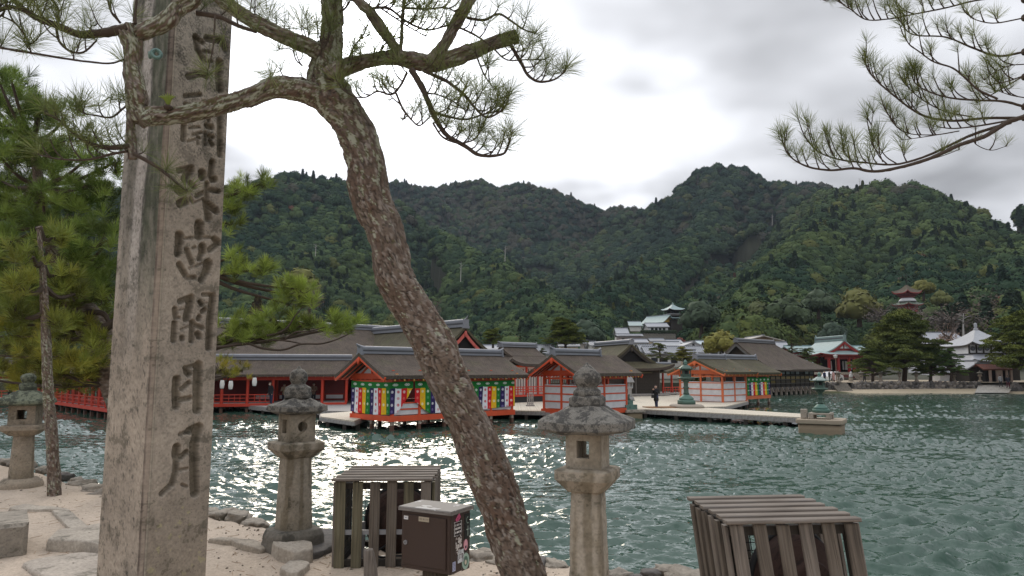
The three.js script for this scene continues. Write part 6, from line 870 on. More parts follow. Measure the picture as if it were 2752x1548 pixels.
{ // ---- big pine behind the pillar
  const d = 12.2, Z3 = [1.871, 0, 774], foot = at(374, 1258, d), o = thing('pine_tree', 'dense green pine filling the left side behind the pillar, with a dark leaning trunk', 'pine tree', V(foot.x, BANK, foot.z)), P = new Pine(o, 12, 'dense');
  const sp = [[376, 1260, 110], [352, 1120, 100], [320, 1025, 92], [283, 934, 86], [235, 860, 76], [200, 798, 60], [182, 740, 44], [150, 690, 36], [120, 610, 30], [105, 500, 24], [90, 380, 16]], pts = sp.map(([x, y]) => at(x, y, d));
  part('trunk', barkTube(pts.map((p) => P.w(p)), sp.map((q) => q[2] / 2 * mpp(d)), 71, { sides: 44, step: 0.02 }), barkMat, o);
  const b = (p, w) => { const q = zoomPts(...Z3, d - 0.2, p); part('branch', tube(q.map((e) => P.w(e)), lin01(w / 2 * mpp(d), 0.014, q.length - 1), 8, 0.05, (th, s) => 0.006 * N3(th, s * 9)), twigMat, o); };
  b([530, 200, 600, 155, 700, 150], 26); b([440, 120, 520, 130, 560, 190, 640, 240], 18); b([370, 40, 240, 45, 100, 30], 24); b([350, 20, 420, -100, 520, -200], 22); b([340, -20, 200, -60, 30, -100], 22); b([330, -30, 300, -150, 330, -280], 18); b([480, 230, 360, 260, 200, 230], 16); b([560, 330, 700, 300, 900, 200], 18);
  const br = (p, w0, w1, dd = d - 1) => part('branch', tube(zoomPts(4.261, 560, 820, dd, p).map((e) => P.w(e)), lin01(w0 / 4.261 / 2 * mpp(dd), w1 / 4.261 / 2 * mpp(dd), p.length / 2 - 1), 8, 0.04, (th, s) => 0.005 * N3(th, s * 12)), twigMat, o);
  br([-300, 420, 100, 480, 450, 442, 600, 490, 850, 512, 1050, 450, 1300, 440, 1450, 400, 1600, 335], 36, 14); br([670, 350, 800, 320, 900, 260, 990, 130, 1080, 20], 28, 12); br([560, 420, 720, 400, 900, 410, 1060, 440], 20, 14); br([880, 390, 1000, 310, 1150, 300, 1340, 250], 20, 10);
  const yl = (x, y) => sstep(720, 960, y) * 0.5 + sstep(250, 500, y) * 0.05;
  const blobs = []; const R = rngOf(4);
  for (let y = 225; y < 1010; y += 52) for (let x = -20; x < 350; x += 62) { const edgeX = y < 420 ? 250 - (420 - y) * 0.75 : 350; if (x > edgeX) continue; blobs.push([x + (R() - 0.5) * 40, y + (R() - 0.5) * 30, 52 + 16 * R(), 30 + 10 * R(), y < 380 ? 0.85 : 1]); }
  for (const q of [[30, 215, 34, 18, 0.9], [110, 290, 60, 34, 0.9], [330, 1010, 40, 28, 1], [250, 990, 50, 30], [160, 1000, 50, 26], [60, 985, 50, 26]]) blobs.push(q);
  bushyPine(P, o, blobs, yl, 1.3, 11.5, pts, d, 2.0);
  const right = [[650, 505, 50, 22, 1.6, -0.8], [700, 495, 30, 12, 1.4, -0.8], [630, 550, 42, 30, 1.4, -0.8], [610, 600, 22, 16, 1, -0.8], [640, 735, 40, 24, 1.2, -0.8], [700, 725, 34, 22, 1.3, -0.8], [625, 690, 20, 16, 1, -0.8], [800, 778, 44, 24, 1.5, -0.8], [770, 815, 40, 26, 1.3, -0.8], [835, 800, 30, 18, 1.2, -0.8], [860, 862, 60, 28, 1.5, -0.8], [930, 875, 40, 20, 1.5, -0.8], [780, 890, 60, 26, 1.4, -0.8], [700, 885, 60, 32, 1.4, -0.8], [620, 885, 40, 36, 1.3, -0.8], [640, 920, 50, 16, 1.2, -0.8], [740, 855, 40, 24, 1.2, -0.8]];
  bushyPine(P, o, right, () => 0.12, 1.1, 15, [at(470, 930, d - 0.8), at(480, 700, d - 0.8), at(480, 540, d - 0.8)], d, 0.3);
  bushyPine(P, o, [[600, 990, 34, 22, 1, -0.6, 0.5], [650, 995, 34, 16, 0.9, -0.6, 0.5], [615, 1010, 40, 12, 0.6, -0.6, 0.5]], () => 0.35, 0.75, 15, [at(520, 1000, d)], d, 0.3);
  P.finish(twigMat);
}
{ // ---- thin trunk beside the leftmost lantern
  const d = 9.3, foot = at(145, 1332, d), o = thing('pine_tree', 'thin straight pine stem with pale lichen standing before the leftmost stone lantern', 'pine tree', V(foot.x, BANK, foot.z)), P = new Pine(o, 15, 'dense');
  const sp = [[147, 1345, 34], [146, 1320, 32], [143, 1230, 29], [138, 1150, 28], [131, 1080, 26], [127, 1000, 24], [124, 920, 23], [121, 840, 21], [117, 770, 18], [112, 700, 13], [104, 610, 9]], pts = sp.map(([x, y]) => at(x, y, d));
  part('trunk', barkTube(pts.map((p) => P.w(p)), sp.map((q) => q[2] / 2 * mpp(d)), 81, { sides: 36, step: 0.012, lichen: (s) => 0.25 + 0.5 * sstep(0.8, 1.4, s) * (1 - sstep(1.9, 2.3, s)) }), barkMat, o);
  bushyPine(P, o, [[70, 770, 50, 24], [150, 740, 50, 26], [90, 690, 46, 26], [140, 640, 44, 24], [200, 790, 46, 20], [40, 830, 40, 22], [170, 860, 46, 20]], () => 0.35, 1.2, 13, pts.slice(6), d, 1);
  P.finish(twigMat);
}
// ================================================================ FAR SHORE, TOWN, HILLSIDE TEMPLES
const G0 = 1.4;                                                         // height of the shore terrace
{ // beach, ramp, terrace ground
  structure('beach', grid(60, 6, (u, v) => { const a = at(lerp(2230, 3300, u), 1056 + 8 * u, lerp(99, 96, u)); const off = 1.2 * N3(u * 9, 3); return [a.x, lerp(-0.25, 0.55, v), a.z - v * 5 + off * (1 - v), a.x, v * 6]; }), mat(0.5, 0.42, 0.3, 0.95, { map: sandMap }));
  structure('shore_weed', grid(60, 3, (u, v) => { const a = at(lerp(2130, 2640, u), 1056, 99.5); return [a.x, lerp(-0.06, 0.3, v) + 0.02 * N3(u * 40, v * 3), a.z - 0.1 - v * 3.2, a.x, v]; }), mat(0.09, 0.1, 0.035, 0.95, { map: speck }));
  const t = structure('shore_terrace', boxUV(grid(40, 4, (u, v) => { const x = lerp(36, 110, u); return [x, G0 + 0.03 + 0.12 * v, lerp(-103.4, -120, v) + 0.2 * N3(u * 20, v)]; })), mat(0.5, 0.42, 0.31, 0.95, { map: sandMap })); 
}
{ // rough stone sea wall: every stone of the near course a piece
  const R = rngOf(31), o = thing('stone_wall', 'low sea wall of dark irregular stones along the far right shore', 'wall'); const geos = [0, 1, 2, 3, 4].map((s) => rockGeo(s + 40, 0.5, 0.5, 0.4, 1, 0.3)), ms = [M.rockDark, tint(M.rockDark, 0.24, 0.22, 0.21), tint(M.rockDark, 0.33, 0.3, 0.27), tint(M.rockDark, 0.1, 0.095, 0.09)];
  const x0 = xAt(2218, 1040, 103), x1 = xAt(2640, 1040, 103); const spans = [[x0, xAt(2250, 1040, 103)], [xAt(2292, 1040, 103), x1]];
  part('core', spans.map(([a, b]) => boxUV(box(b - a, 1.7, 0.6, (a + b) / 2, 0.5, -103.5))), M.rockDark, o); const extra = [];
  let n = 0; for (const [a, b] of spans) for (let row = 0; row < 4; row++) for (let x = a + 0.2; x < b - 0.1;) { const w = 0.35 + 0.5 * R(), h = 0.4 + 0.16 * R(); if (n++ < 290) { const m = part('stone', geos[Math.floor(R() * 5)], ms[Math.floor(R() * 4)], o); m.position.set(x + w / 2, 0.12 + row * 0.38 + 0.08 * (R() - 0.5), -103.1 + row * -0.06); m.scale.set(w * 1.1, h * 1.1, 0.6); m.rotation.set(R() * 0.4, R() * 0.5, R() * 6); } x += w * 0.86; }
  const s = thing('stone_steps', 'flight of stone steps cut through the sea wall before the red hall', 'steps', V(xAt(2270, 1050, 102), 0, -101.6)); for (let i = 0; i < 7; i++) part('step', boxUV(chamfer(2.2, 0.21, 0.36 + 0.01, 0.015, 0, 0.05 + i * 0.21, -i * 0.34)), tint(M.slab, 0.36, 0.33, 0.29), s);
  const rp = thing('stone_ramp', 'pale paved ramp sloping to the beach at the far right', 'ramp'); const P = [at(2620, 1060, 98), at(2712, 1061, 98), at(2732, 1034, 106), at(2634, 1034, 106)]; part('surface', boxUV(grid(6, 8, (u, v) => { const p = P[0].clone().lerp(P[1], u).lerp(P[3].clone().lerp(P[2], u), v); return [p.x, lerp(0.12, G0 + 0.06, v), p.z]; })), tint(M.slab, 0.5, 0.48, 0.45), rp); part('side', boxUV(grid(8, 1, (u, v) => { const p = P[0].clone().lerp(P[3], u); return [p.x, lerp(lerp(0.12, G0 + 0.06, u), -0.4, v), p.z]; })), M.slab, rp);
  const k = thing('rock_heap', 'heap of dark rocks beside the ramp at the right frame edge', 'rocks'); for (let i = 0; i < 14; i++) { const p = at(2715 + R() * 60, 1052 - R() * 14, 100 + R() * 3); const m = part('rock', geos[i % 5], ms[i % 4], k); m.position.copy(p); m.scale.setScalar(0.7 + 0.6 * R()); m.rotation.set(R() * 6, R() * 6, R()); }
}
// far buildings ------------------------------------------------------------
function ribs(parent, L, half, yr, ye, m, n) { for (let i = 0; i <= n; i++) part('tile_rib', [1, -1].map((d) => bar(V(lerp(-L / 2, L / 2, i / n), yr + 0.05, d * 0.05), V(lerp(-L / 2, L / 2, i / n), ye + 0.05, d * half), 0.12, 0.12)), m, parent); }
// house across the pixel span x0..x1 at depth d: ridge at py yr, eave at ye; front = gable end towards us
function house(name, label, cat, x0, x1, yr, ye, d, q = {}) {
  const mid = (x0 + x1) / 2, c = at(mid, ye, d), w = (x1 - x0) * mpp(d), Yr = yAt(mid, yr, d), Ye = yAt(mid, ye, d), base = q.base ?? Math.min(hillY(c.x, c.z), Ye - 1.5) - 0.6, dep = q.dep ?? 7, o = thing(name, label, cat, V(c.x, 0, c.z - dep / 2), (q.turn ?? 0) + (q.front ? Math.PI / 2 : 0)), L = q.front ? dep : w, half = (q.front ? w : dep) / 2, roof = q.roof ?? M.tileGrey, over = q.over ?? 0.5;
  part('wall', boxUV(box(L - 2 * over, Ye - base + 0.2, 2 * half - 2 * over, 0, (Ye + base) / 2 + 0.08, 0)), q.wall ?? M.plaster, o);
  const r = part('roof', gableRoof(L, half, Yr, Ye, q.th ?? 0.18, q.sag ?? 0.04), roof, o); part('ridge_tile', boxUV(box(L + 0.1, 0.22, 0.3, 0, Yr + 0.06, 0)), q.ridge ?? M.tile, r);
  if (q.ribs) ribs(r, L, half, Yr, Ye, q.ribMat ?? M.tilePale, q.ribs);
  for (const s of [-1, 1]) { const g = new THREE.ExtrudeGeometry(new THREE.Shape([new THREE.Vector2(-half + over, 0), new THREE.Vector2(half - over, 0), new THREE.Vector2(0, Yr - Ye - 0.25)]), { depth: 0.1, bevelEnabled: false }); g.rotateY(Math.PI / 2); part('gable_wall', boxUV(g.translate(s * (L / 2 - over - 0.06) - 0.05, Ye + 0.04, 0)), q.gable ?? q.wall ?? M.plaster, o); }
  (q.win ?? []).forEach(([u, y, ww, hh]) => { const side = q.front ? 'x' : 'z', pos = lerp(-(w / 2 - over), w / 2 - over, u), Y = Ye - y; const fr = part('window', side === 'z' ? box(ww, hh, 0.06, pos, Y, half - over + 0.02) : box(0.06, hh, ww, -(L / 2 - over + 0.02), Y, pos), M.timberGrey, o); part('pane', side === 'z' ? box(ww - 0.16, hh - 0.16, 0.03, pos, Y, half - over + 0.06) : box(0.03, hh - 0.16, ww - 0.16, -(L / 2 - over + 0.06), Y, pos), M.glass, fr); });
  return o;
}
const pale = mat(0.4, 0.41, 0.43, 0.6, { map: fineMap });
house('town_house', 'white walled house with ribbed grey roof between the two front pavilions', 'house', 1419, 1492, 926, 950, 118, { ribs: 14, roof: M.tileGrey, dep: 6, win: [[0.3, 1.2, 1, 0.8], [0.7, 1.2, 1, 0.8]] });
house('town_house', 'low house with pale hipped roof left of the ribbed roof house', 'house', 1352, 1420, 921, 938, 140, { roof: pale });
house('town_house', 'house with darker slate roof in front of the low pale one', 'house', 1340, 1408, 934, 952, 128, { roof: M.tileGrey, wall: M.cream, dep: 6 });
house('town_house', 'brown roofed house with cream wall just above the long pavilion ridge', 'house', 1348, 1406, 940, 955, 116, { roof: tint(M.bark, 0.16, 0.12, 0.1), wall: M.cream, dep: 5, win: [[0.8, 0.7, 0.8, 0.5]] });
house('town_house', 'long house with broad pale tiled roof behind the dark hall ridge', 'house', 1586, 1690, 917, 928, 135, { roof: pale, dep: 9, ribs: 22 });
house('town_house', 'house with pale roof and plaster wall right of the dark hall gable', 'house', 1722, 1760, 925, 946, 128, { roof: pale, ribs: 8, dep: 6 });
house('town_house', 'long grey tiled house behind the small pines', 'house', 1735, 1838, 930, 950, 125, { roof: M.tileGrey, ribs: 20, dep: 7, win: [[0.2, 1.2, 1.2, 1], [0.5, 1.2, 1.2, 1], [0.8, 1.2, 1.2, 1]] });
house('town_house', 'pale roofed house behind the long grey one, up the slope', 'house', 1765, 1835, 917, 930, 150, { roof: pale });
house('town_house', 'house with white front gable and little double window', 'house', 1832, 1898, 917, 931, 140, { front: true, roof: M.tilePale, wall: M.white, over: 0.4, win: [[0.5, -0.35, 0.5, 0.5]], dep: 8 });
house('town_house', 'grey ribbed roof below the white front gable', 'house', 1832, 1915, 930, 947, 130, { roof: M.tileGrey, ribs: 16, dep: 6 });
house('town_house', 'small pale roof right of the yellow tree', 'house', 1958, 1990, 922, 948, 126, { roof: pale, ribs: 6, dep: 6 });
house('town_house', 'house with pale blue roof glimpsed behind the yellow tree', 'house', 1880, 1962, 914, 926, 155, { roof: tint(M.copper, 0.5, 0.58, 0.6) });
house('cream_building', 'cream building with shallow gable and dark windows above the dark hall', 'building', 1998, 2109, 901, 915, 150, { front: true, roof: tint(M.tileGrey, 0.5, 0.46, 0.4), wall: M.cream, gable: tint(M.cream, 0.28, 0.19, 0.12), over: 0.7, base: 2, dep: 12, win: [[0.22, 1.0, 1.7, 0.7], [0.52, 1.0, 1.7, 0.7], [0.82, 1.0, 1.7, 0.7]] });
house('town_house', 'pale roofed house right of the cream building', 'house', 2096, 2130, 918, 938, 135, { roof: pale, dep: 6 });
[[1296, 1350, 926, 938, 150, 'muted grey roof low behind the main hall, left of the pine'], [1500, 1560, 918, 930, 150, 'grey roofed house behind the round topped pine, left side'], [1560, 1600, 912, 922, 160, 'small grey roof above the dark hall ridge, left end'], [1690, 1745, 910, 920, 165, 'wide grey roof just below the plain temple building'], [1748, 1790, 908, 917, 172, 'small slate roof right below the retaining wall'], [1795, 1838, 912, 922, 160, 'slate roof left of the white front gable, higher up'], [1900, 1940, 922, 936, 140, 'grey roof right of the white front gable house'], [1842, 1882, 940, 956, 118, 'low slate roof behind the orange pavilion ridge']].forEach(([a, b, c, d2, e, l], i) => house('town_house', l, 'house', a, b, c, d2, e, { roof: [M.tileGrey, tint(M.tileGrey, 0.26, 0.27, 0.29), pale][i % 3], wall: [M.plaster, M.cream, tint(M.plaster, 0.4, 0.36, 0.32)][i % 3], dep: 6, win: [[0.35, 0.9, 0.8, 0.7], [0.7, 0.9, 0.8, 0.7]] }));
// hillside temple group
const dT = 232;
house('temple_hall', 'long grey temple building with white windows on the hillside', 'temple', 1739, 1800, 866, 878, dT, { roof: M.tileGrey, wall: M.white, base: yAt(1770, 896, dT), dep: 9, win: [[0.2, 0.8, 0.9, 0.9], [0.4, 0.8, 0.9, 0.9], [0.6, 0.8, 0.9, 0.9], [0.8, 0.8, 0.9, 0.9]] });
{
  const g = house('temple_hall', 'temple hall with green roof and gold edged gable on the hillside', 'temple', 1752, 1806, 845, 866, dT + 12, { front: true, roof: M.copper, wall: M.timberDark, gable: M.gold, base: yAt(1780, 892, dT), dep: 12, sag: 0.3, over: 0.9 }); g.rotation.y += 0.55;
  house('temple_hall', 'green roofed temple building at the left of the hillside group', 'temple', 1686, 1728, 862, 875, dT, { roof: tint(M.copper, 0.4, 0.48, 0.46), wall: M.plaster, base: yAt(1700, 890, dT), dep: 8 });
  house('temple_gatehouse', 'small grey roofed gatehouse below the temple on the left', 'gatehouse', 1656, 1692, 880, 896, dT - 18, { roof: pale, base: yAt(1670, 912, dT - 18), dep: 7, sag: 0.2 }); house('temple_wall', 'long plain plaster building with grey roof below the temple', 'building', 1658, 1730, 897, 902, dT - 30, { roof: M.tileGrey, wall: tint(M.plaster, 0.32, 0.27, 0.25), base: yAt(1690, 918, dT - 30), dep: 5, win: [[0.2, 1.0, 0.8, 0.6], [0.6, 1.0, 0.8, 0.6]] });
  const c = at(1809, 862, dT + 16), b = thing('bell_tower', 'green pyramid roofed bell tower above the hillside temple', 'tower', V(c.x, 0, c.z), 0.3), Y = (p) => yAt(1809, p, dT + 16); const sk = hipSkirt(6.2, 6.2, 0.3, 0.3, Y(834), Y(818), 0.5, 0.45, 0.25); part('roof', sk.top, M.copper, b); part('eave', sk.under, M.timberDark, b); part('finial', loft([{ y: Y(818), r: 0.22 }, { y: Y(816), r: 0.3 }, { y: Y(813), r: 0.04 }], 10), M.copper, b);
  for (const x of [-1.9, 0, 1.9]) for (const z of [-1.9, 1.9]) part('post', box(0.28, Y(834) - Y(858), 0.28, x, (Y(834) + Y(858)) / 2, z), M.timberDark, b); part('core', box(3, Y(834) - Y(858), 3, 0, (Y(834) + Y(858)) / 2, 0), M.dark, b); part('gallery', box(5, 0.3, 5, 0, Y(848), 0), M.timberGrey, b); part('railing', [box(5, 0.12, 0.1, 0, Y(845), 2.5), box(0.1, 0.12, 5, -2.5, Y(845), 0)], M.white, b); const s2 = hipSkirt(6.6, 6.6, 3.2, 3.2, Y(857), Y(853), 0.3, 0.3, 0.2); part('lower_roof', s2.top, M.copper, b); part('base', boxUV(box(4.6, 6, 4.6, 0, Y(860) - 3, 0)), M.timberDark, b);
  const w = thing('retaining_wall', 'grey stone retaining wall under the hillside temple', 'wall', V(0, 0, 0)); const p = at(1770, 906, dT - 6); part('face', boxUV(box(88 * mpp(dT), 3.4, 1, p.x, p.y - 0.6, p.z)), tint(M.rock, 0.3, 0.28, 0.25), w);
  const hd = thing('hedge', 'clipped dark hedge on top of the temple retaining wall', 'hedge', V(p.x, yAt(1770, 896, dT - 6), p.z)); const R = rngOf(9), pos = []; for (let i = 0; i < 900; i++) leafCard(pos, V((R() - 0.5) * 94 * mpp(dT), R() * 1.0, (R() - 0.5) * 1.4), V(R() - 0.5, R(), R()).normalize(), 0.22, R); const g2 = new THREE.BufferGeometry(); g2.setAttribute('position', new THREE.Float32BufferAttribute(pos, 3)); g2.computeVertexNormals(); part('foliage', [g2, box(92 * mpp(dT), 0.8, 1.0, 0, 0.4, 0)], mat(0.035, 0.05, 0.025, 0.95), hd);
}
{ // red hall with green copper roof
  const d = 122, c = at(2256, 1000, d), Y = (p) => yAt(2256, p, d), k = mpp(d), gl = 8, o = irimoya({ name: 'red_hall', label: 'dark red hall with pale green copper roof and wide gable on the far shore', pos: V(c.x, 0, c.z - 3), turn: -Math.PI / 2 + 0.12, L: 10, W: 150 * k, ye: Y(953), ym: Y(943), yr: Y(914), gl, gh: 43 * k, roof: M.copper, lift: 0.3, barge: tint(M.darkRed, 0.32, 0.03, 0.025), bw: 0.5, gable: tint(M.darkRed, 0.32, 0.035, 0.03), edgeMat: M.darkRed, tile: tint(M.copper, 0.2, 0.28, 0.27), rh: 0.9, bargeDrop: 0.05, over: 0.8, th: 0.2 });
  const f = new THREE.Group(); f.name = 'front'; f.rotation.y = Math.PI / 2; o.add(f); // turned so that x runs across the picture
  const X = (px) => (px - 2256) * k, base = Y(1000);
  for (const px of [2211, 2237, 2267, 2281, 2307]) part('column', new THREE.CylinderGeometry(0.26, 0.26, Y(955) - base, 12).translate(X(px), (Y(955) + base) / 2, 4.2), tint(M.darkRed, 0.3, 0.022, 0.02), f); part('beam', boxUV(box(X(2318) - X(2200), 0.5, 0.4, X(2259), Y(962), 4.2)), M.darkRed, f); part('eave_beam', boxUV(box(X(2325) - X(2192), 0.3, 7, X(2259), Y(957), 1)), M.darkRed, f);
  part('rear_wall', boxUV(box(X(2312) - X(2206), Y(955) - base, 0.3, X(2259), (Y(955) + base) / 2, 2.2)), M.dark, f); for (const [px, w] of [[2224, 3], [2232, 4], [2267, 3.5], [2276, 8], [2290, 3], [2300, 4]]) part('white_panel', box(w * k, (Y(968) - Y(994)) * 0.9, 0.1, X(px), Y(982), 2.5), M.white, f); part('platform', boxUV(box(X(2330) - X(2190), 0.4, 5, X(2259), base - 0.2, 3)), M.slab, f);
  for (let i = 0; i < 6; i++) part('step', boxUV(box(X(2316) - X(2256), (base - G0) / 6, 0.42, X(2286), base - (i + 0.5) * (base - G0) / 6, 5.7 + i * 0.42)), tint(M.slab, 0.42, 0.38, 0.33), f);
  const tri = [[2240, 2254], [2258, 2272]]; for (const [a, b] of tri) { const s = new THREE.Shape(a < 2256 ? [new THREE.Vector2(X(a), 0), new THREE.Vector2(X(b), 0), new THREE.Vector2(X(b), 1.0)] : [new THREE.Vector2(X(a), 0), new THREE.Vector2(X(b), 0), new THREE.Vector2(X(a), 1.0)]); part('gable_panel', new THREE.ExtrudeGeometry(s, { depth: 0.06, bevelEnabled: false }).translate(0, Y(937), gl / 2 + 0.02), M.white, f); }
  for (const [x0, x1, l] of [[2130, 2215, 'green roofed left wing of the red hall behind small pines'], [2285, 2345, 'green roofed right wing of the red hall beside the big pine']]) house('hall_wing', l, 'building', x0, x1, 928, 944, d + 6, { roof: M.copper, ridge: tint(M.copper, 0.2, 0.3, 0.3), wall: M.darkRed, base: G0, dep: 8 });
  house('low_roof', 'small pale green roof in front of the left wing', 'building', 2148, 2188, 966, 976, d - 8, { roof: tint(M.copper, 0.5, 0.58, 0.58), dep: 3, base: G0 });
}
{ // two storied pagoda on the hill
  const d = 205, c = at(2440, 830, d), Y = (p) => yAt(2440, p, d), k = mpp(d), o = thing('pagoda', 'red two storied pagoda with white rounded belly among the trees on the right hill', 'pagoda', V(c.x, 0, c.z), 0.35);
  const a = hipSkirt(84 * k * 0.61, 84 * k * 0.61, 0.4, 0.4, Y(788), Y(766), 0.8, 0.5, 0.3); part('upper_roof', a.top, tint(M.bark, 0.17, 0.15, 0.12), o); part('eave', a.under, tint(M.darkRed, 0.3, 0.04, 0.035), o); for (let i = 0; i < 3; i++) part('bracket_ring', loft([{ y: Y(800 - i * 4), r: (15 + i * 4) * k, p: 4 }, { y: Y(796.5 - i * 4), r: (17 + i * 4) * k, p: 4 }], 24), i % 2 ? M.darkRed : tint(M.red, 0.26, 0.05, 0.04), o);
  part('neck', loft([{ y: Y(803), r: 14 * k }, { y: Y(786), r: 14 * k }], 24), tint(M.red, 0.26, 0.05, 0.04), o); part('belly', loft(subdiv([{ y: Y(811), r: 21 * k }, { y: Y(808), r: 21 * k }, { y: Y(804), r: 18 * k }, { y: Y(801), r: 14 * k }], 2), 32), M.white, o);
  const b = hipSkirt(54 * k, 54 * k, 30 * k, 30 * k, Y(820), Y(811), 0.5, 0.4, 0.3); part('lower_roof', b.top, tint(M.copper, 0.14, 0.17, 0.13), o); part('lower_eave', b.under, M.darkRed, o); part('lower_body', boxUV(box(34 * k, Y(818) - Y(840), 34 * k, 0, (Y(818) + Y(840)) / 2, 0)), tint(M.red, 0.3, 0.04, 0.03), o); part('base', boxUV(box(50 * k, 4, 50 * k, 0, Y(840) - 2, 0)), M.rock, o);
  part('spire', [new THREE.CylinderGeometry(0.05, 0.08, Y(738) - Y(766), 6).translate(0, (Y(738) + Y(766)) / 2, 0), ...[0, 1, 2, 3, 4, 5].map((i) => new THREE.TorusGeometry(0.3 - i * 0.03, 0.06, 6, 14).rotateX(Math.PI / 2).translate(0, lerp(Y(760), Y(744), i / 5), 0))], M.dark, o);
}
{ // white walled hall with round windows, neighbours, shed
  const d = 118, c = at(2655, 930, d), Y = (p) => yAt(2655, p, d), k = mpp(d), o = thing('round_window_hall', 'white hall with round windows and sweeping pale pyramid roof at the right edge', 'hall', V(c.x, 0, c.z - 4), -0.1);
  const a = hipSkirt(122 * k, 12, 0.6, 0.6, Y(928), Y(884), 0.6, 0.42, 0.3); part('roof', a.top.translate(12 * k, 0, 0), M.tilePale, o); part('eave', a.under.translate(12 * k, 0, 0), M.timberDark, o); part('finial', loft([{ y: Y(886), r: 0.35, p: 4 }, { y: Y(880), r: 0.3, p: 4 }, { y: Y(876), r: 0.15 }, { y: Y(873), r: 0.28 }, { y: Y(869), r: 0.2 }, { y: Y(866), r: 0.26 }, { y: Y(863), r: 0.02 }], 14).translate(12 * k, 0, 0), M.tilePale, o);
  part('wall', boxUV(box(112 * k, Y(926) - Y(950), 7, 12 * k, (Y(926) + Y(950)) / 2, 1)), M.white, o); for (const px of [2618, 2636, 2654]) { const w = part('round_window', new THREE.CylinderGeometry(0.36, 0.36, 0.1, 28).rotateX(Math.PI / 2).translate((px - 2655) * k, Y(937), 4.52), M.timberDark, o); part('pane', new THREE.CylinderGeometry(0.28, 0.28, 0.06, 24).rotateX(Math.PI / 2).translate((px - 2655) * k, Y(937), 4.56), M.glass, w); } for (const px of [2609, 2627, 2645, 2664, 2694, 2708]) part('post', boxUV(box(0.22, Y(926) - Y(950), 0.2, (px - 2655) * k, (Y(926) + Y(950)) / 2, 4.5)), M.timberDark, o); part('sill', boxUV(box(112 * k, 0.22, 0.3, 12 * k, Y(950), 4.55)), M.timberDark, o);
  const b = hipSkirt(150 * k, 14, 100 * k, 7, Y(972), Y(951), 0.4, 0.3, 0.25); part('lower_roof', b.top.translate(12 * k, 0, 1), M.tileGrey, o); part('lower_eave', b.under.translate(12 * k, 0, 1), M.timberDark, o); part('lower_wall', boxUV(box(120 * k, Y(966) - G0, 8, 12 * k, (Y(966) + G0) / 2, 1)), M.timberDark, o);
  house('town_house', 'grey roofed house with white gable behind the bare tree', 'house', 2512, 2616, 890, 926, 150, { roof: M.tileGrey, wall: M.white, dep: 12, base: 2 }); house('town_house', 'low white house with crossing gables behind the bare tree, nearer', 'house', 2506, 2556, 916, 932, 142, { front: true, roof: M.tilePale, wall: M.white, dep: 6, base: 2 });
  house('gabled_entrance', 'small dark gabled entrance before the round window hall', 'entrance', 2600, 2662, 970, 990, 108, { front: true, roof: M.tileGrey, wall: M.timberDark, gable: M.timberGrey, base: G0, dep: 5, sag: 0.25 }); 
  const s = house('shed', 'shed with rusty red roof and pale posts at the far right', 'shed', 2644, 2722, 977, 992, 106, { roof: M.rust, wall: M.dark, base: G0, dep: 3.5 }); const ks = mpp(106), sb = yAt(2680, 992, 106); for (const px of [2662, 2686, 2706, 2718]) part('post', boxUV(box(px === 2686 ? 0.9 : 0.3, sb - G0, 0.25, (px - 2683) * ks, (sb + G0) / 2, 1.6)), tint(M.plaster, 0.5, 0.38, 0.32), s);
  house('plaster_wall', 'low white plaster wall building behind the shore pines', 'building', 2522, 2590, 992, 1001, 112, { roof: M.tileGrey, wall: M.white, base: G0, dep: 3 });
}
// trees one can tell apart ---------------------------------------------------
const crownMats = {}; const cm = (c) => crownMats[c.join()] ??= mat(...c, 0.95);
function farTree(label, px, top, bot, wpx, d, color, kind = 'broad', v = 0, nm) {
  const p = at(px, bot, d), hy = Math.max(hillY(p.x, p.z) - 0.3, 0.8), base = Math.min(p.y, Math.max(p.y, hy)), H = yAt(px, top, d) - base, r = wpx / 2 * mpp(d), o = thing(nm ?? (kind === 'cone' ? 'conifer_tree' : kind === 'bare' ? 'bare_tree' : 'leafy_tree'), label, 'tree', V(p.x, base, p.z), v * 1.7);
  const g = crowns[kind][v % crowns[kind].length], cr = new THREE.Mesh(g, cm(color)); cr.name = 'crown'; const hh = kind === 'cone' ? 2.7 : 1.75; cr.scale.set(r / 0.95, H / hh, r / 0.95); cr.castShadow = cr.receiveShadow = true; o.add(cr); part('trunk', tube([V(0, -1, 0), V(0.1, H * 0.25, 0), V(0, H * 0.6, 0.05)], [r * 0.12 + 0.08, r * 0.08 + 0.05, 0.05], 8, 0.4), twigMat, o); if (kind === 'bare') { const R = rngOf(px | 0), b = []; for (let i = 0; i < 16; i++) { const a = R() * 6.28; b.push(tube([V(0, H * (0.25 + 0.3 * R()), 0), V(Math.cos(a) * r * 0.5, H * 0.7, Math.sin(a) * r * 0.5), V(Math.cos(a) * r * 0.9, H * (0.8 + 0.2 * R()), Math.sin(a) * r * 0.9)], [0.09, 0.05, 0.02], 5, 0.4)); } part('limbs', b, tint(twigMat, 0.13, 0.1, 0.085), o); }
  return o;
}
farTree('yellow green round tree standing above the orange pavilion roof', 1942, 884, 960, 90, 118, [0.2, 0.185, 0.04], 'broad', 1);
farTree('olive tree on the right slope above the big shore pine', 2310, 765, 870, 110, 200, [0.13, 0.13, 0.035], 'broad', 2); farTree('bright yellow green tree right beside the pagoda', 2482, 748, 800, 60, 215, [0.15, 0.145, 0.035], 'broad', 3); farTree('second olive tree behind the pagoda at right', 2530, 775, 830, 50, 210, [0.12, 0.13, 0.04], 'broad', 0);
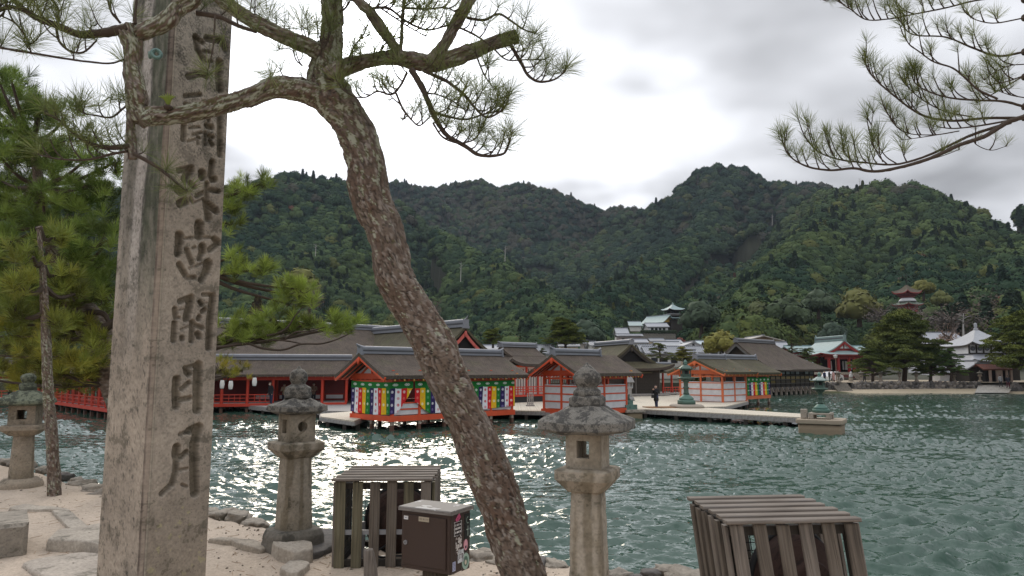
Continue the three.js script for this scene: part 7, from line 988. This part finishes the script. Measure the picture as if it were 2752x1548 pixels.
farTree('grey green round tree in the middle of the right slope', 2200, 770, 850, 80, 225, [0.06, 0.085, 0.045], 'broad', 0); farTree('large dark green tree on the lower right slope', 2120, 790, 890, 110, 200, [0.055, 0.08, 0.035], 'broad', 1); farTree('olive tree left of the large dark green tree', 2040, 800, 895, 80, 205, [0.085, 0.1, 0.035], 'broad', 2); farTree('blue green tree low on the slope behind the red hall', 2240, 860, 930, 70, 165, [0.045, 0.07, 0.045], 'broad', 3);
farTree('yellowish tree above the gallery roof left of the pine branch', 810, 712, 800, 95, 190, [0.15, 0.15, 0.04], 'broad', 2); farTree('grey bare tree beside the yellowish tree on the left hill', 830, 752, 850, 90, 175, [0.13, 0.1, 0.085], 'bare', 0); farTree('rusty brown tree near the foot of the left hill', 690, 800, 850, 60, 165, [0.12, 0.085, 0.03], 'cone', 0);
farTree('second bare grey tree above the main hall ridge', 1165, 800, 860, 50, 165, [0.12, 0.095, 0.08], 'bare', 0); farTree('small blue green tree beside the main hall ridge', 935, 830, 870, 44, 150, [0.07, 0.1, 0.07], 'broad', 1);
farTree('bare brown tree with pollarded trunk before the grey roofed house', 2551, 866, 948, 64, 132, [0.26, 0.17, 0.12], 'bare', 0); farTree('grey bare thicket tree under the pagoda', 2440, 835, 880, 110, 185, [0.12, 0.1, 0.085], 'bare', 0); farTree('bare brownish grey tree standing close before the foot of the pagoda', 2445, 808, 872, 100, 196, [0.12, 0.095, 0.08], 'bare', 0); farTree('wide bare grey tree on the hill right of the pagoda', 2560, 820, 890, 150, 180, [0.115, 0.095, 0.08], 'bare', 0); farTree('bare greyish tree left of the pagoda', 2370, 810, 880, 90, 188, [0.115, 0.095, 0.08], 'bare', 0);
farTree('dark conical cypress by the temple wall', 1682, 858, 890, 28, 222, [0.05, 0.075, 0.03], 'cone', 1); farTree('rounded tree behind the big midground pine', 1575, 852, 930, 90, 165, [0.05, 0.075, 0.045], 'broad', 0); farTree('tall tree right of the temple bell tower', 1885, 800, 900, 100, 205, [0.05, 0.075, 0.04], 'broad', 3); farTree('reddish shrub tree below the temple', 1828, 905, 925, 28, 170, [0.16, 0.05, 0.035], 'broad', 2);
// pines of the middle distance: pads of needle tufts on limbs
const padGeo = [1, 2, 3].map((s) => { const R = rngOf(s * 91), pos = []; for (let i = 0; i < 420; i++) { const a = R() * 6.28, q = Math.sqrt(R()), y = 0.3 * Math.sqrt(Math.max(0, 1 - q * q)) * (0.3 + 0.9 * R()); leafCard(pos, V(Math.cos(a) * q, y, Math.sin(a) * q), V((R() - 0.5) * 1.4, 0.3 + R(), (R() - 0.5) * 1.4).normalize(), 0.05 + 0.035 * R(), R); } const g = new THREE.BufferGeometry(); g.setAttribute('position', new THREE.Float32BufferAttribute(pos, 3)); g.computeVertexNormals(); return g; });
function farPine(label, px, top, bot, wpx, d, color, n, seed) {
  const p = at(px, bot, d), H = yAt(px, top, d) - p.y, r = wpx / 2 * mpp(d), R = rngOf(seed), o = thing('pine_tree', label, 'pine tree', p); const lean = (R() - 0.5) * 0.25 * H, spine = (t) => V(lean * t * t, H * t, 0.1 * r * Math.sin(t * 5));
  part('trunk', tube([0, 0.3, 0.6, 0.92].map(spine), [0.05 * r + 0.1, 0.04 * r + 0.07, 0.03 * r + 0.04, 0.03], 8, 0.3), twigMat, o); const limbs = [], ims = padGeo.map(() => []);
  n = Math.round(n * 1.6); for (let i = 0; i < n; i++) { const t = 0.2 + 0.78 * Math.pow(i / n, 0.9), b = spine(t * 0.93), a = R() * 6.28, w = r * Math.pow(Math.max(0.08, 1 - t), 0.55) * (0.35 + 0.75 * R()) * 1.15 * (0.62 + 0.75 * (0.5 + N3(Math.cos(a) * 1.3 + seed, Math.sin(a) * 1.3, t * 5))), e = b.clone().add(V(Math.cos(a) * w, (R() - 0.3) * 0.08 * H, Math.sin(a) * w)); limbs.push(tube([b, b.clone().lerp(e, 0.5).add(V(0, 0.03 * H, 0)), e], [0.06, 0.045, 0.03], 5, 0.3)); ims[i % 3].push([e, r * (0.13 + 0.13 * R()), R() * 6.28, R()]); }
  part('limbs', limbs, twigMat, o).userData.kind = 'stuff'; const m = new THREE.Matrix4(), q = new THREE.Quaternion(), col = new THREE.Color(); ims.forEach((L, i) => { const im = new THREE.InstancedMesh(padGeo[i], treeMat, L.length); im.name = 'needle_pads'; im.userData.kind = 'stuff'; L.forEach(([e, s, a, k], j) => { im.setMatrixAt(j, m.compose(e, q.setFromEuler(new THREE.Euler((k - 0.5) * 0.5, a, (k - 0.5) * 0.4)), V(s, s * 1.3, s))); im.setColorAt(j, col.setRGB(...mix3(color.map((q) => q * 1.15), [color[0] * 2.1, color[1] * 1.9, color[2] * 1.6], k * k))); }); im.castShadow = im.receiveShadow = true; o.add(im); });
  return o;
}
farPine('broad dark shore pine right of the red hall', 2430, 832, 1032, 190, 108, [0.085, 0.105, 0.034], 190, 3); farPine('smaller dark pine joined to the right of the broad shore pine', 2500, 920, 1030, 110, 107, [0.075, 0.105, 0.034], 80, 4); farPine('small layered pine with visible stem before the white plaster wall', 2556, 932, 1028, 90, 104, [0.055, 0.09, 0.028], 46, 5); farPine('large pine at the right frame edge above the shed', 2765, 835, 1030, 210, 102, [0.095, 0.115, 0.032], 150, 6);
farPine('lower left spreading pine before the red hall steps', 2345, 930, 1030, 100, 107, [0.085, 0.11, 0.034], 70, 14);
farPine('round topped pine rising behind the white panelled pavilion', 1520, 853, 945, 110, 120, [0.085, 0.105, 0.03], 120, 7); farPine('pine peeping over the main hall gable at its right', 1325, 882, 935, 70, 110, [0.09, 0.11, 0.03], 60, 8); farPine('thin branched pine behind the low gallery', 1775, 918, 985, 80, 100, [0.08, 0.095, 0.035], 22, 9); farPine('second thin pine behind the orange pavilion, yellowish', 1838, 932, 985, 80, 100, [0.12, 0.12, 0.035], 30, 10); farPine('slender pine beside the dark hall roof', 2130, 893, 985, 48, 112, [0.07, 0.09, 0.035], 40, 11); farPine('low pine before the left wing of the red hall', 2175, 932, 1000, 70, 112, [0.07, 0.095, 0.035], 34, 12); farPine('small pine over the ribbed roof house', 1455, 935, 965, 40, 100, [0.06, 0.08, 0.035], 14, 13);
// lanterns, lamp and car on the terrace
{
  const fl = thing('stone_lantern', 'small stone lantern at the top of the far sea wall, left of the steps', 'stone lantern', at(2255, 1034, 103).setY(G0), 0, 'stone lanterns along the far shore'), s = 1; const pg = tint(M.granite, 0.36, 0.31, 0.26);
  part('base', loft([{ y: 0, r: 0.36, p: 4 }, { y: 0.35, r: 0.2, p: 4 }], 12), pg, fl); part('shaft', loft([{ y: 0.3, r: 0.15 }, { y: 0.85, r: 0.13 }], 10), pg, fl); part('tray', loft([{ y: 0.85, r: 0.14, p: 5 }, { y: 0.93, r: 0.26, p: 5 }, { y: 1.0, r: 0.26, p: 5 }], 14), pg, fl); part('firebox', [0, 1, 2, 3].map((i) => box(0.1, 0.32, 0.1, i & 1 ? 0.12 : -0.12, 1.16, i & 2 ? 0.12 : -0.12)), pg, fl); part('hat', loft([{ y: 1.32, r: 0.36, p: 5 }, { y: 1.38, r: 0.36, p: 5 }, { y: 1.56, r: 0.1, p: 4 }], 16), tint(M.granite, 0.2, 0.19, 0.16), fl); part('finial', loft([{ y: 1.55, r: 0.07 }, { y: 1.64, r: 0.11 }, { y: 1.74, r: 0.02 }], 10), pg, fl);
  [[2315, 'right of the steps before the red hall'], [2368, 'left of the broad shore pine trunk'], [2419, 'under the middle of the broad shore pine'], [2464, 'under the right of the shore pine'], [2566, 'before the white plaster wall'], [2635, 'nearest the ramp, by the dark entrance']].forEach(([px, w], i) => dup(fl, 'stone_lantern', 'small stone lantern on the far sea wall ' + w, at(px, 1033, 104 + (i % 2)).setY(G0), i * 0.7));
  const lp = at(2248, 1010, 112), L = thing('street_lamp', 'slim street lamp with square white head before the red hall', 'street lamp', V(lp.x, G0, lp.z)), h = yAt(2248, 962, 112) - G0; part('pole', new THREE.CylinderGeometry(0.05, 0.07, h, 8).translate(0, h / 2, 0), tint(M.timberGrey, 0.3, 0.2, 0.16), L); part('head', loft([{ y: h, r: 0.18, p: 8 }, { y: h + 0.36, r: 0.26, p: 8 }, { y: h + 0.4, r: 0.3, p: 8 }, { y: h + 0.5, r: 0.05, p: 6 }], 16), M.white, L);
  const cp = at(2237, 1012, 114), car = thing('parked_car', 'white car parked before the red hall, half hidden by people', 'car', V(cp.x, G0, cp.z), 0.5); const prof = [[-1.7, 0.3], [-1.72, 0.75], [-1.5, 0.92], [-1.0, 1.45], [0.5, 1.5], [1.0, 1.0], [1.65, 0.85], [1.72, 0.3]]; const sh = new THREE.Shape(prof.map((q) => new THREE.Vector2(...q))); part('body', new THREE.ExtrudeGeometry(sh, { depth: 1.4, bevelEnabled: true, bevelSize: 0.08, bevelThickness: 0.08, bevelSegments: 2 }).translate(0, 0, -0.7), mat(0.75, 0.75, 0.76, 0.3), car); part('windscreen', box(0.7, 0.03, 1.3, 0.78, 1.3, 0, 0, 0, -0.78), M.glass, car); part('side_window', box(1.2, 0.36, 0.02, -0.25, 1.22, 0.79), M.glass, car); for (const x of [-1.05, 1.1]) for (const z of [-0.72, 0.72]) { const w = part('wheel', new THREE.CylinderGeometry(0.3, 0.3, 0.2, 20).rotateX(Math.PI / 2).translate(x, 0.3, z), M.black, car); part('rim', new THREE.CylinderGeometry(0.17, 0.17, 0.215, 16).rotateX(Math.PI / 2).translate(x, 0.3, z), M.steel, w); } for (const z of [-0.5, 0.5]) part('headlight', box(0.05, 0.14, 0.28, 1.76, 0.78, z), M.glass, car);
  for (const [px, lab] of [[2287, 'white stone guardian figure on a pedestal before the red hall steps']]) { const p = at(px, 1018, 108), st = thing('statue', lab, 'statue', V(p.x, G0, p.z)); part('pedestal', loft([{ y: 0, r: 0.32, p: 6 }, { y: 0.7, r: 0.26, p: 6 }, { y: 0.75, r: 0.34, p: 6 }], 14), M.slab, st); part('figure', loft(subdiv([{ y: 0.75, r: 0.26 }, { y: 1.0, r: 0.28, z: 0.02 }, { y: 1.25, r: 0.18, z: 0.06 }, { y: 1.4, r: 0.2, z: 0.12 }, { y: 1.6, r: 0.05, z: 0.1 }], 3), 18), M.white, st); }
  const dead = (px, top, bot, d, label) => { const p = at(px, bot, d), q = at(px + 1.5, top, d).sub(p); const o = thing('dead_tree', label, 'dead tree', p); part('trunk', tube([V(0, -2, 0), q.clone().multiplyScalar(0.5), q], [0.26, 0.18, 0.07], 6, 2), mat(0.42, 0.4, 0.37, 0.9), o); part('limbs', [0.55, 0.7, 0.82].map((t, i) => tube([q.clone().multiplyScalar(t), q.clone().multiplyScalar(t + 0.06).add(V(i % 2 ? 1.6 : -1.6, 0.4, 0))], [0.12, 0.05], 5, 0.5)), mat(0.38, 0.36, 0.33, 0.9), o); };
  dead(1238, 702, 748, 420, 'bleached dead tree standing on the middle hillside'); dead(1357, 660, 695, 480, 'bleached dead tree higher on the middle hillside'); dead(848, 655, 680, 430, 'thin bleached dead tree on the left hillside'); dead(2075, 575, 600, 640, 'pale dead tree high on the right massif'); dead(1218, 488, 505, 1140, 'bleached dead tree on the back ridge, left'); dead(1302, 486, 503, 1145, 'bleached dead tree on the back ridge, right'); dead(2310, 478, 500, 565, 'thin dead tree standing out of the right ridge'); dead(2588, 842, 890, 175, 'slender grey pole-like dead tree right of the bare tree');
}
// people ---------------------------------------------------------------------
function capsules(list, res, size, cy) {                                // one continuous skin round tapered bones
  const mc = new MarchingCubes(res, new THREE.MeshBasicMaterial(), false, false, 60000), half = size / 2; mc.isolation = 0; const f = mc.field;
  for (let z = 0; z < res; z++) for (let y = 0; y < res; y++) for (let x = 0; x < res; x++) {
    const X = (x - res / 2) / (res / 2) * half, Y = (y - res / 2) / (res / 2) * half + cy, Zp = (z - res / 2) / (res / 2) * half; let d = 9;
    for (const [ax, ay, az, ra, bx, by, bz, rb] of list) { const dx = bx - ax, dy = by - ay, dz = bz - az, t = clamp(((X - ax) * dx + (Y - ay) * dy + (Zp - az) * dz) / (dx * dx + dy * dy + dz * dz + 1e-9)), e = Math.hypot(ax + dx * t - X, ay + dy * t - Y, az + dz * t - Zp) - lerp(ra, rb, t), k = 0.035, h = clamp(0.5 + 0.5 * (d - e) / k); d = lerp(d, e, h) - k * h * (1 - h); }
    f[x + y * res + z * res * res] = -d / half;
  }
  mc.update(); const n = mc.count, g = new THREE.BufferGeometry(), p = mc.positionArray.slice(0, n * 3), nr = mc.normalArray.slice(0, n * 3); for (let i = 0; i < n; i++) { p[i * 3] *= half; p[i * 3 + 1] = p[i * 3 + 1] * half + cy; p[i * 3 + 2] *= half; }
  g.setAttribute('position', new THREE.BufferAttribute(p, 3)); const m = mergeVertices(g); m.computeVertexNormals(); return m;
}
// faces +z; arms: 'phone' both hands before the face, 'down', 'bag'
function person(label, pos, H, turn, q) {
  const o = thing('person', label, 'person', pos, turn), s = H / 1.7, skin = M.skinTone ??= mat(0.5, 0.32, 0.24, 0.6), ln = q.lean ?? 0, st = q.stride ?? 0.04; const B = (...l) => l.map((b) => b.map((v) => v * s));
  const hip = 0.9, sh = [0, 1.4, ln * 0.5], hd = [0, 1.585, ln * 0.75 + 0.02]; const hand = (d) => q.arms === 'phone' ? [[d * 0.24, 1.13, 0.1 + ln * 0.4], [d * 0.06, 1.38, 0.28 + ln * 0.6]] : q.arms === 'bag' ? [[d * 0.25, 1.14, 0.02], [d * 0.13, 1.1, 0.2]] : [[d * 0.23, 1.12, -0.02 + ln * 0.3], [d * 0.24, 0.86, 0.05 + ln * 0.4]];
  const legs = [1, -1].flatMap((d) => [[d * 0.09, hip, 0, 0.088, d * 0.1, 0.48, d * st * 0.8, 0.062], [d * 0.1, 0.48, d * st * 0.8, 0.06, d * 0.11, 0.09, d * st * 1.4 - 0.02, 0.042]]), feet = [1, -1].map((d) => [d * 0.11, 0.05, d * st * 1.4 - 0.04, 0.045, d * 0.125, 0.035, d * st * 1.4 + 0.14, 0.036]);
  const arms = [1, -1].flatMap((d) => { const [e, h] = hand(d); return [[d * 0.19, 1.38, ln * 0.45, 0.055, ...e, 0.043], [...e, 0.042, ...h, 0.03]]; }), hands = [1, -1].flatMap((d) => { const [e, h] = hand(d), v = V(...h).sub(V(...e)).normalize(); return [0, 1, 2, 3, 4].map((i) => { const side = (i - 1.5) * 0.018, l = [0.06, 0.085, 0.09, 0.08, 0.06][i]; return i === 4 ? [h[0], h[1], h[2], 0.016, h[0] - d * 0.045, h[1] + 0.02, h[2] + 0.02, 0.011] : [...h, 0.026, h[0] + v.x * l + side, h[1] + v.y * l, h[2] + v.z * l + 0.01, 0.011]; }); });
  const torso = [[0, hip, 0, 0.135, 0, 1.12, ln * 0.2, 0.125], [0, 1.12, ln * 0.2, 0.13, 0, 1.33, ln * 0.42, 0.13], [-0.12, 1.37, ln * 0.45, 0.075, 0.12, 1.37, ln * 0.45, 0.075]], head = [[...sh, 0.055, hd[0], hd[1] - 0.08, hd[2], 0.052], [hd[0], hd[1] - 0.045, hd[2] + 0.02, 0.075, hd[0], hd[1] + 0.03, hd[2], 0.092], [hd[0], hd[1] - 0.02, hd[2] + 0.095, 0.016, hd[0], hd[1] - 0.035, hd[2] + 0.11, 0.014], [0.085, hd[1] - 0.02, hd[2], 0.02, 0.09, hd[1] + 0.01, hd[2] - 0.01, 0.02], [-0.085, hd[1] - 0.02, hd[2], 0.02, -0.09, hd[1] + 0.01, hd[2] - 0.01, 0.02]];
  const fat = (l, e) => l.map(([a, b, c, r, x, y, z, t]) => [a, b, c, r + e, x, y, z, t + e]), cy = 0.86 * s, S = 1.95 * s, N = q.res ?? 68;
  const body = part('body', capsules(B(...torso, ...head, ...legs, ...arms, ...hands), N, S, cy), skin, o);
  for (const d of [-1, 1]) part('eye', new THREE.SphereGeometry(0.012 * s, 8, 6).translate(d * 0.033 * s, (hd[1] + 0.0) * s, (hd[2] + 0.098) * s), M.dark, body); part('mouth', box(0.04 * s, 0.008 * s, 0.01 * s, 0, (hd[1] - 0.075) * s, (hd[2] + 0.088) * s), M.rust, body);
  const skirt = q.long ? [[0, 1.0, 0, 0.15, 0, q.long, 0, 0.2]] : [[0, 0.95, 0, 0.13, 0, 0.86, 0, 0.15]]; part('coat', capsules(B(...fat([...torso, ...arms], 0.022), ...skirt), N, S, cy), mat(...q.coat, 0.85), o); part('trousers', capsules(B(...fat(legs, 0.014)), N, S, cy), mat(...q.trousers, 0.85), o); part('shoes', capsules(B(...fat(feet, 0.012)), N, S, cy), mat(...(q.shoes ?? [0.02, 0.02, 0.02]), 0.7), o);
  part('hair', capsules(B([0, hd[1] + 0.035, hd[2] - 0.025, 0.092, 0, hd[1] + 0.06, hd[2], 0.082], ...(q.hairLong ? [[0, hd[1] + 0.02, hd[2] - 0.05, 0.08, 0, hd[1] - 0.2, hd[2] - 0.07, 0.075]] : [])), N, S, cy), mat(...(q.hair ?? [0.018, 0.014, 0.012]), 0.7), o);
  if (q.mask) part('mask', capsules(B([-0.035, hd[1] - 0.045, hd[2] + 0.075, 0.032, 0.035, hd[1] - 0.045, hd[2] + 0.075, 0.032]), N, S, cy), M.paper, o);
  return o;
}
const gp = (px, py, Y) => onY(px, py, Y);
person('woman in long black coat taking a photograph, standing alone on the stage deck', gp(1764, 1095.5, 0.6), 1.56, -0.9, { arms: 'phone', coat: [0.012, 0.013, 0.016], trousers: [0.035, 0.045, 0.1], hairLong: true, long: 0.62, hair: [0.05, 0.022, 0.015] });
{ const f = scene.children.filter((q) => q.name.startsWith('person'))[0]; const b = thing('shoulder_bag', 'small black shoulder bag at the side of the woman in the black coat', 'bag', f.position.clone().add(V(-0.26, 0.92, 0.1))); part('pouch', chamfer(0.2, 0.24, 0.1, 0.03, 0, -0.12, 0), M.black, b); part('strap', tube([V(-0.07, 0, 0), V(0.05, 0.35, -0.02), V(0.2, 0.44, 0)], [0.01, 0.01, 0.01], 5, 0.05), M.black, b); }
person('man in dark jacket and jeans with white mask looking down on the gallery deck', gp(728, 1089, 0.56), 1.76, -0.6, { arms: 'down', lean: 0.16, coat: [0.014, 0.015, 0.018], trousers: [0.025, 0.035, 0.075], shoes: [0.6, 0.5, 0.06], mask: true });
person('woman in beige coat holding up a camera before the gallery, grey bag at her side', gp(763, 1085, 0.56), 1.58, 0.1, { arms: 'phone', coat: [0.45, 0.36, 0.25], trousers: [0.03, 0.035, 0.06], mask: true, hairLong: true });
person('person in brown jacket partly hidden behind the middle lantern finial', gp(842, 1084, 0.56), 1.62, 0.3, { arms: 'bag', coat: [0.2, 0.13, 0.09], trousers: [0.03, 0.03, 0.035] });
person('person in light jacket and dark trousers walking down the far ramp, left of two', at(2690, 1038, 101).setY(0.85), 1.7, 2.8, { arms: 'down', stride: 0.1, coat: [0.3, 0.3, 0.3], trousers: [0.03, 0.03, 0.03], res: 52 });
person('person in dark coat and maroon trousers on the far ramp, right of two', at(2710, 1040, 100).setY(0.75), 1.7, 2.9, { arms: 'down', stride: 0.1, coat: [0.02, 0.02, 0.03], trousers: [0.09, 0.02, 0.03], res: 52 });
person('visitor in dark blue coat before the red hall, leftmost of the group', at(2216, 1012, 108).setY(G0), 1.65, 0.4, { arms: 'down', coat: [0.02, 0.025, 0.07], trousers: [0.02, 0.02, 0.025], res: 48 });
person('visitor in black coat in the middle of the group before the red hall', at(2229, 1012, 107).setY(G0), 1.75, 1.4, { arms: 'bag', coat: [0.015, 0.015, 0.017], trousers: [0.02, 0.02, 0.02], res: 48 });
person('visitor in pale pink coat in the group before the red hall', at(2240, 1012, 107).setY(G0), 1.62, 3.6, { arms: 'down', long: 0.5, coat: [0.45, 0.26, 0.24], trousers: [0.1, 0.06, 0.06], res: 48 });
person('visitor in grey jacket right of the red hall steps', at(2323, 1012, 109).setY(G0), 1.68, 0, { arms: 'down', coat: [0.12, 0.12, 0.14], trousers: [0.02, 0.02, 0.03], res: 48 });
person('person with light hair by the bright opening of the gallery at the left edge', at(28, 1040, 59).setY(0.76), 1.65, 1.5, { arms: 'down', coat: [0.015, 0.015, 0.02], trousers: [0.02, 0.02, 0.02], hair: [0.5, 0.46, 0.42] });
person('dark clothed person standing in the next opening of the gallery at the left edge', at(60, 1040, 59).setY(0.76), 1.7, -1.2, { arms: 'down', coat: [0.012, 0.012, 0.016], trousers: [0.02, 0.02, 0.02] });

renderer.render(scene, camera);
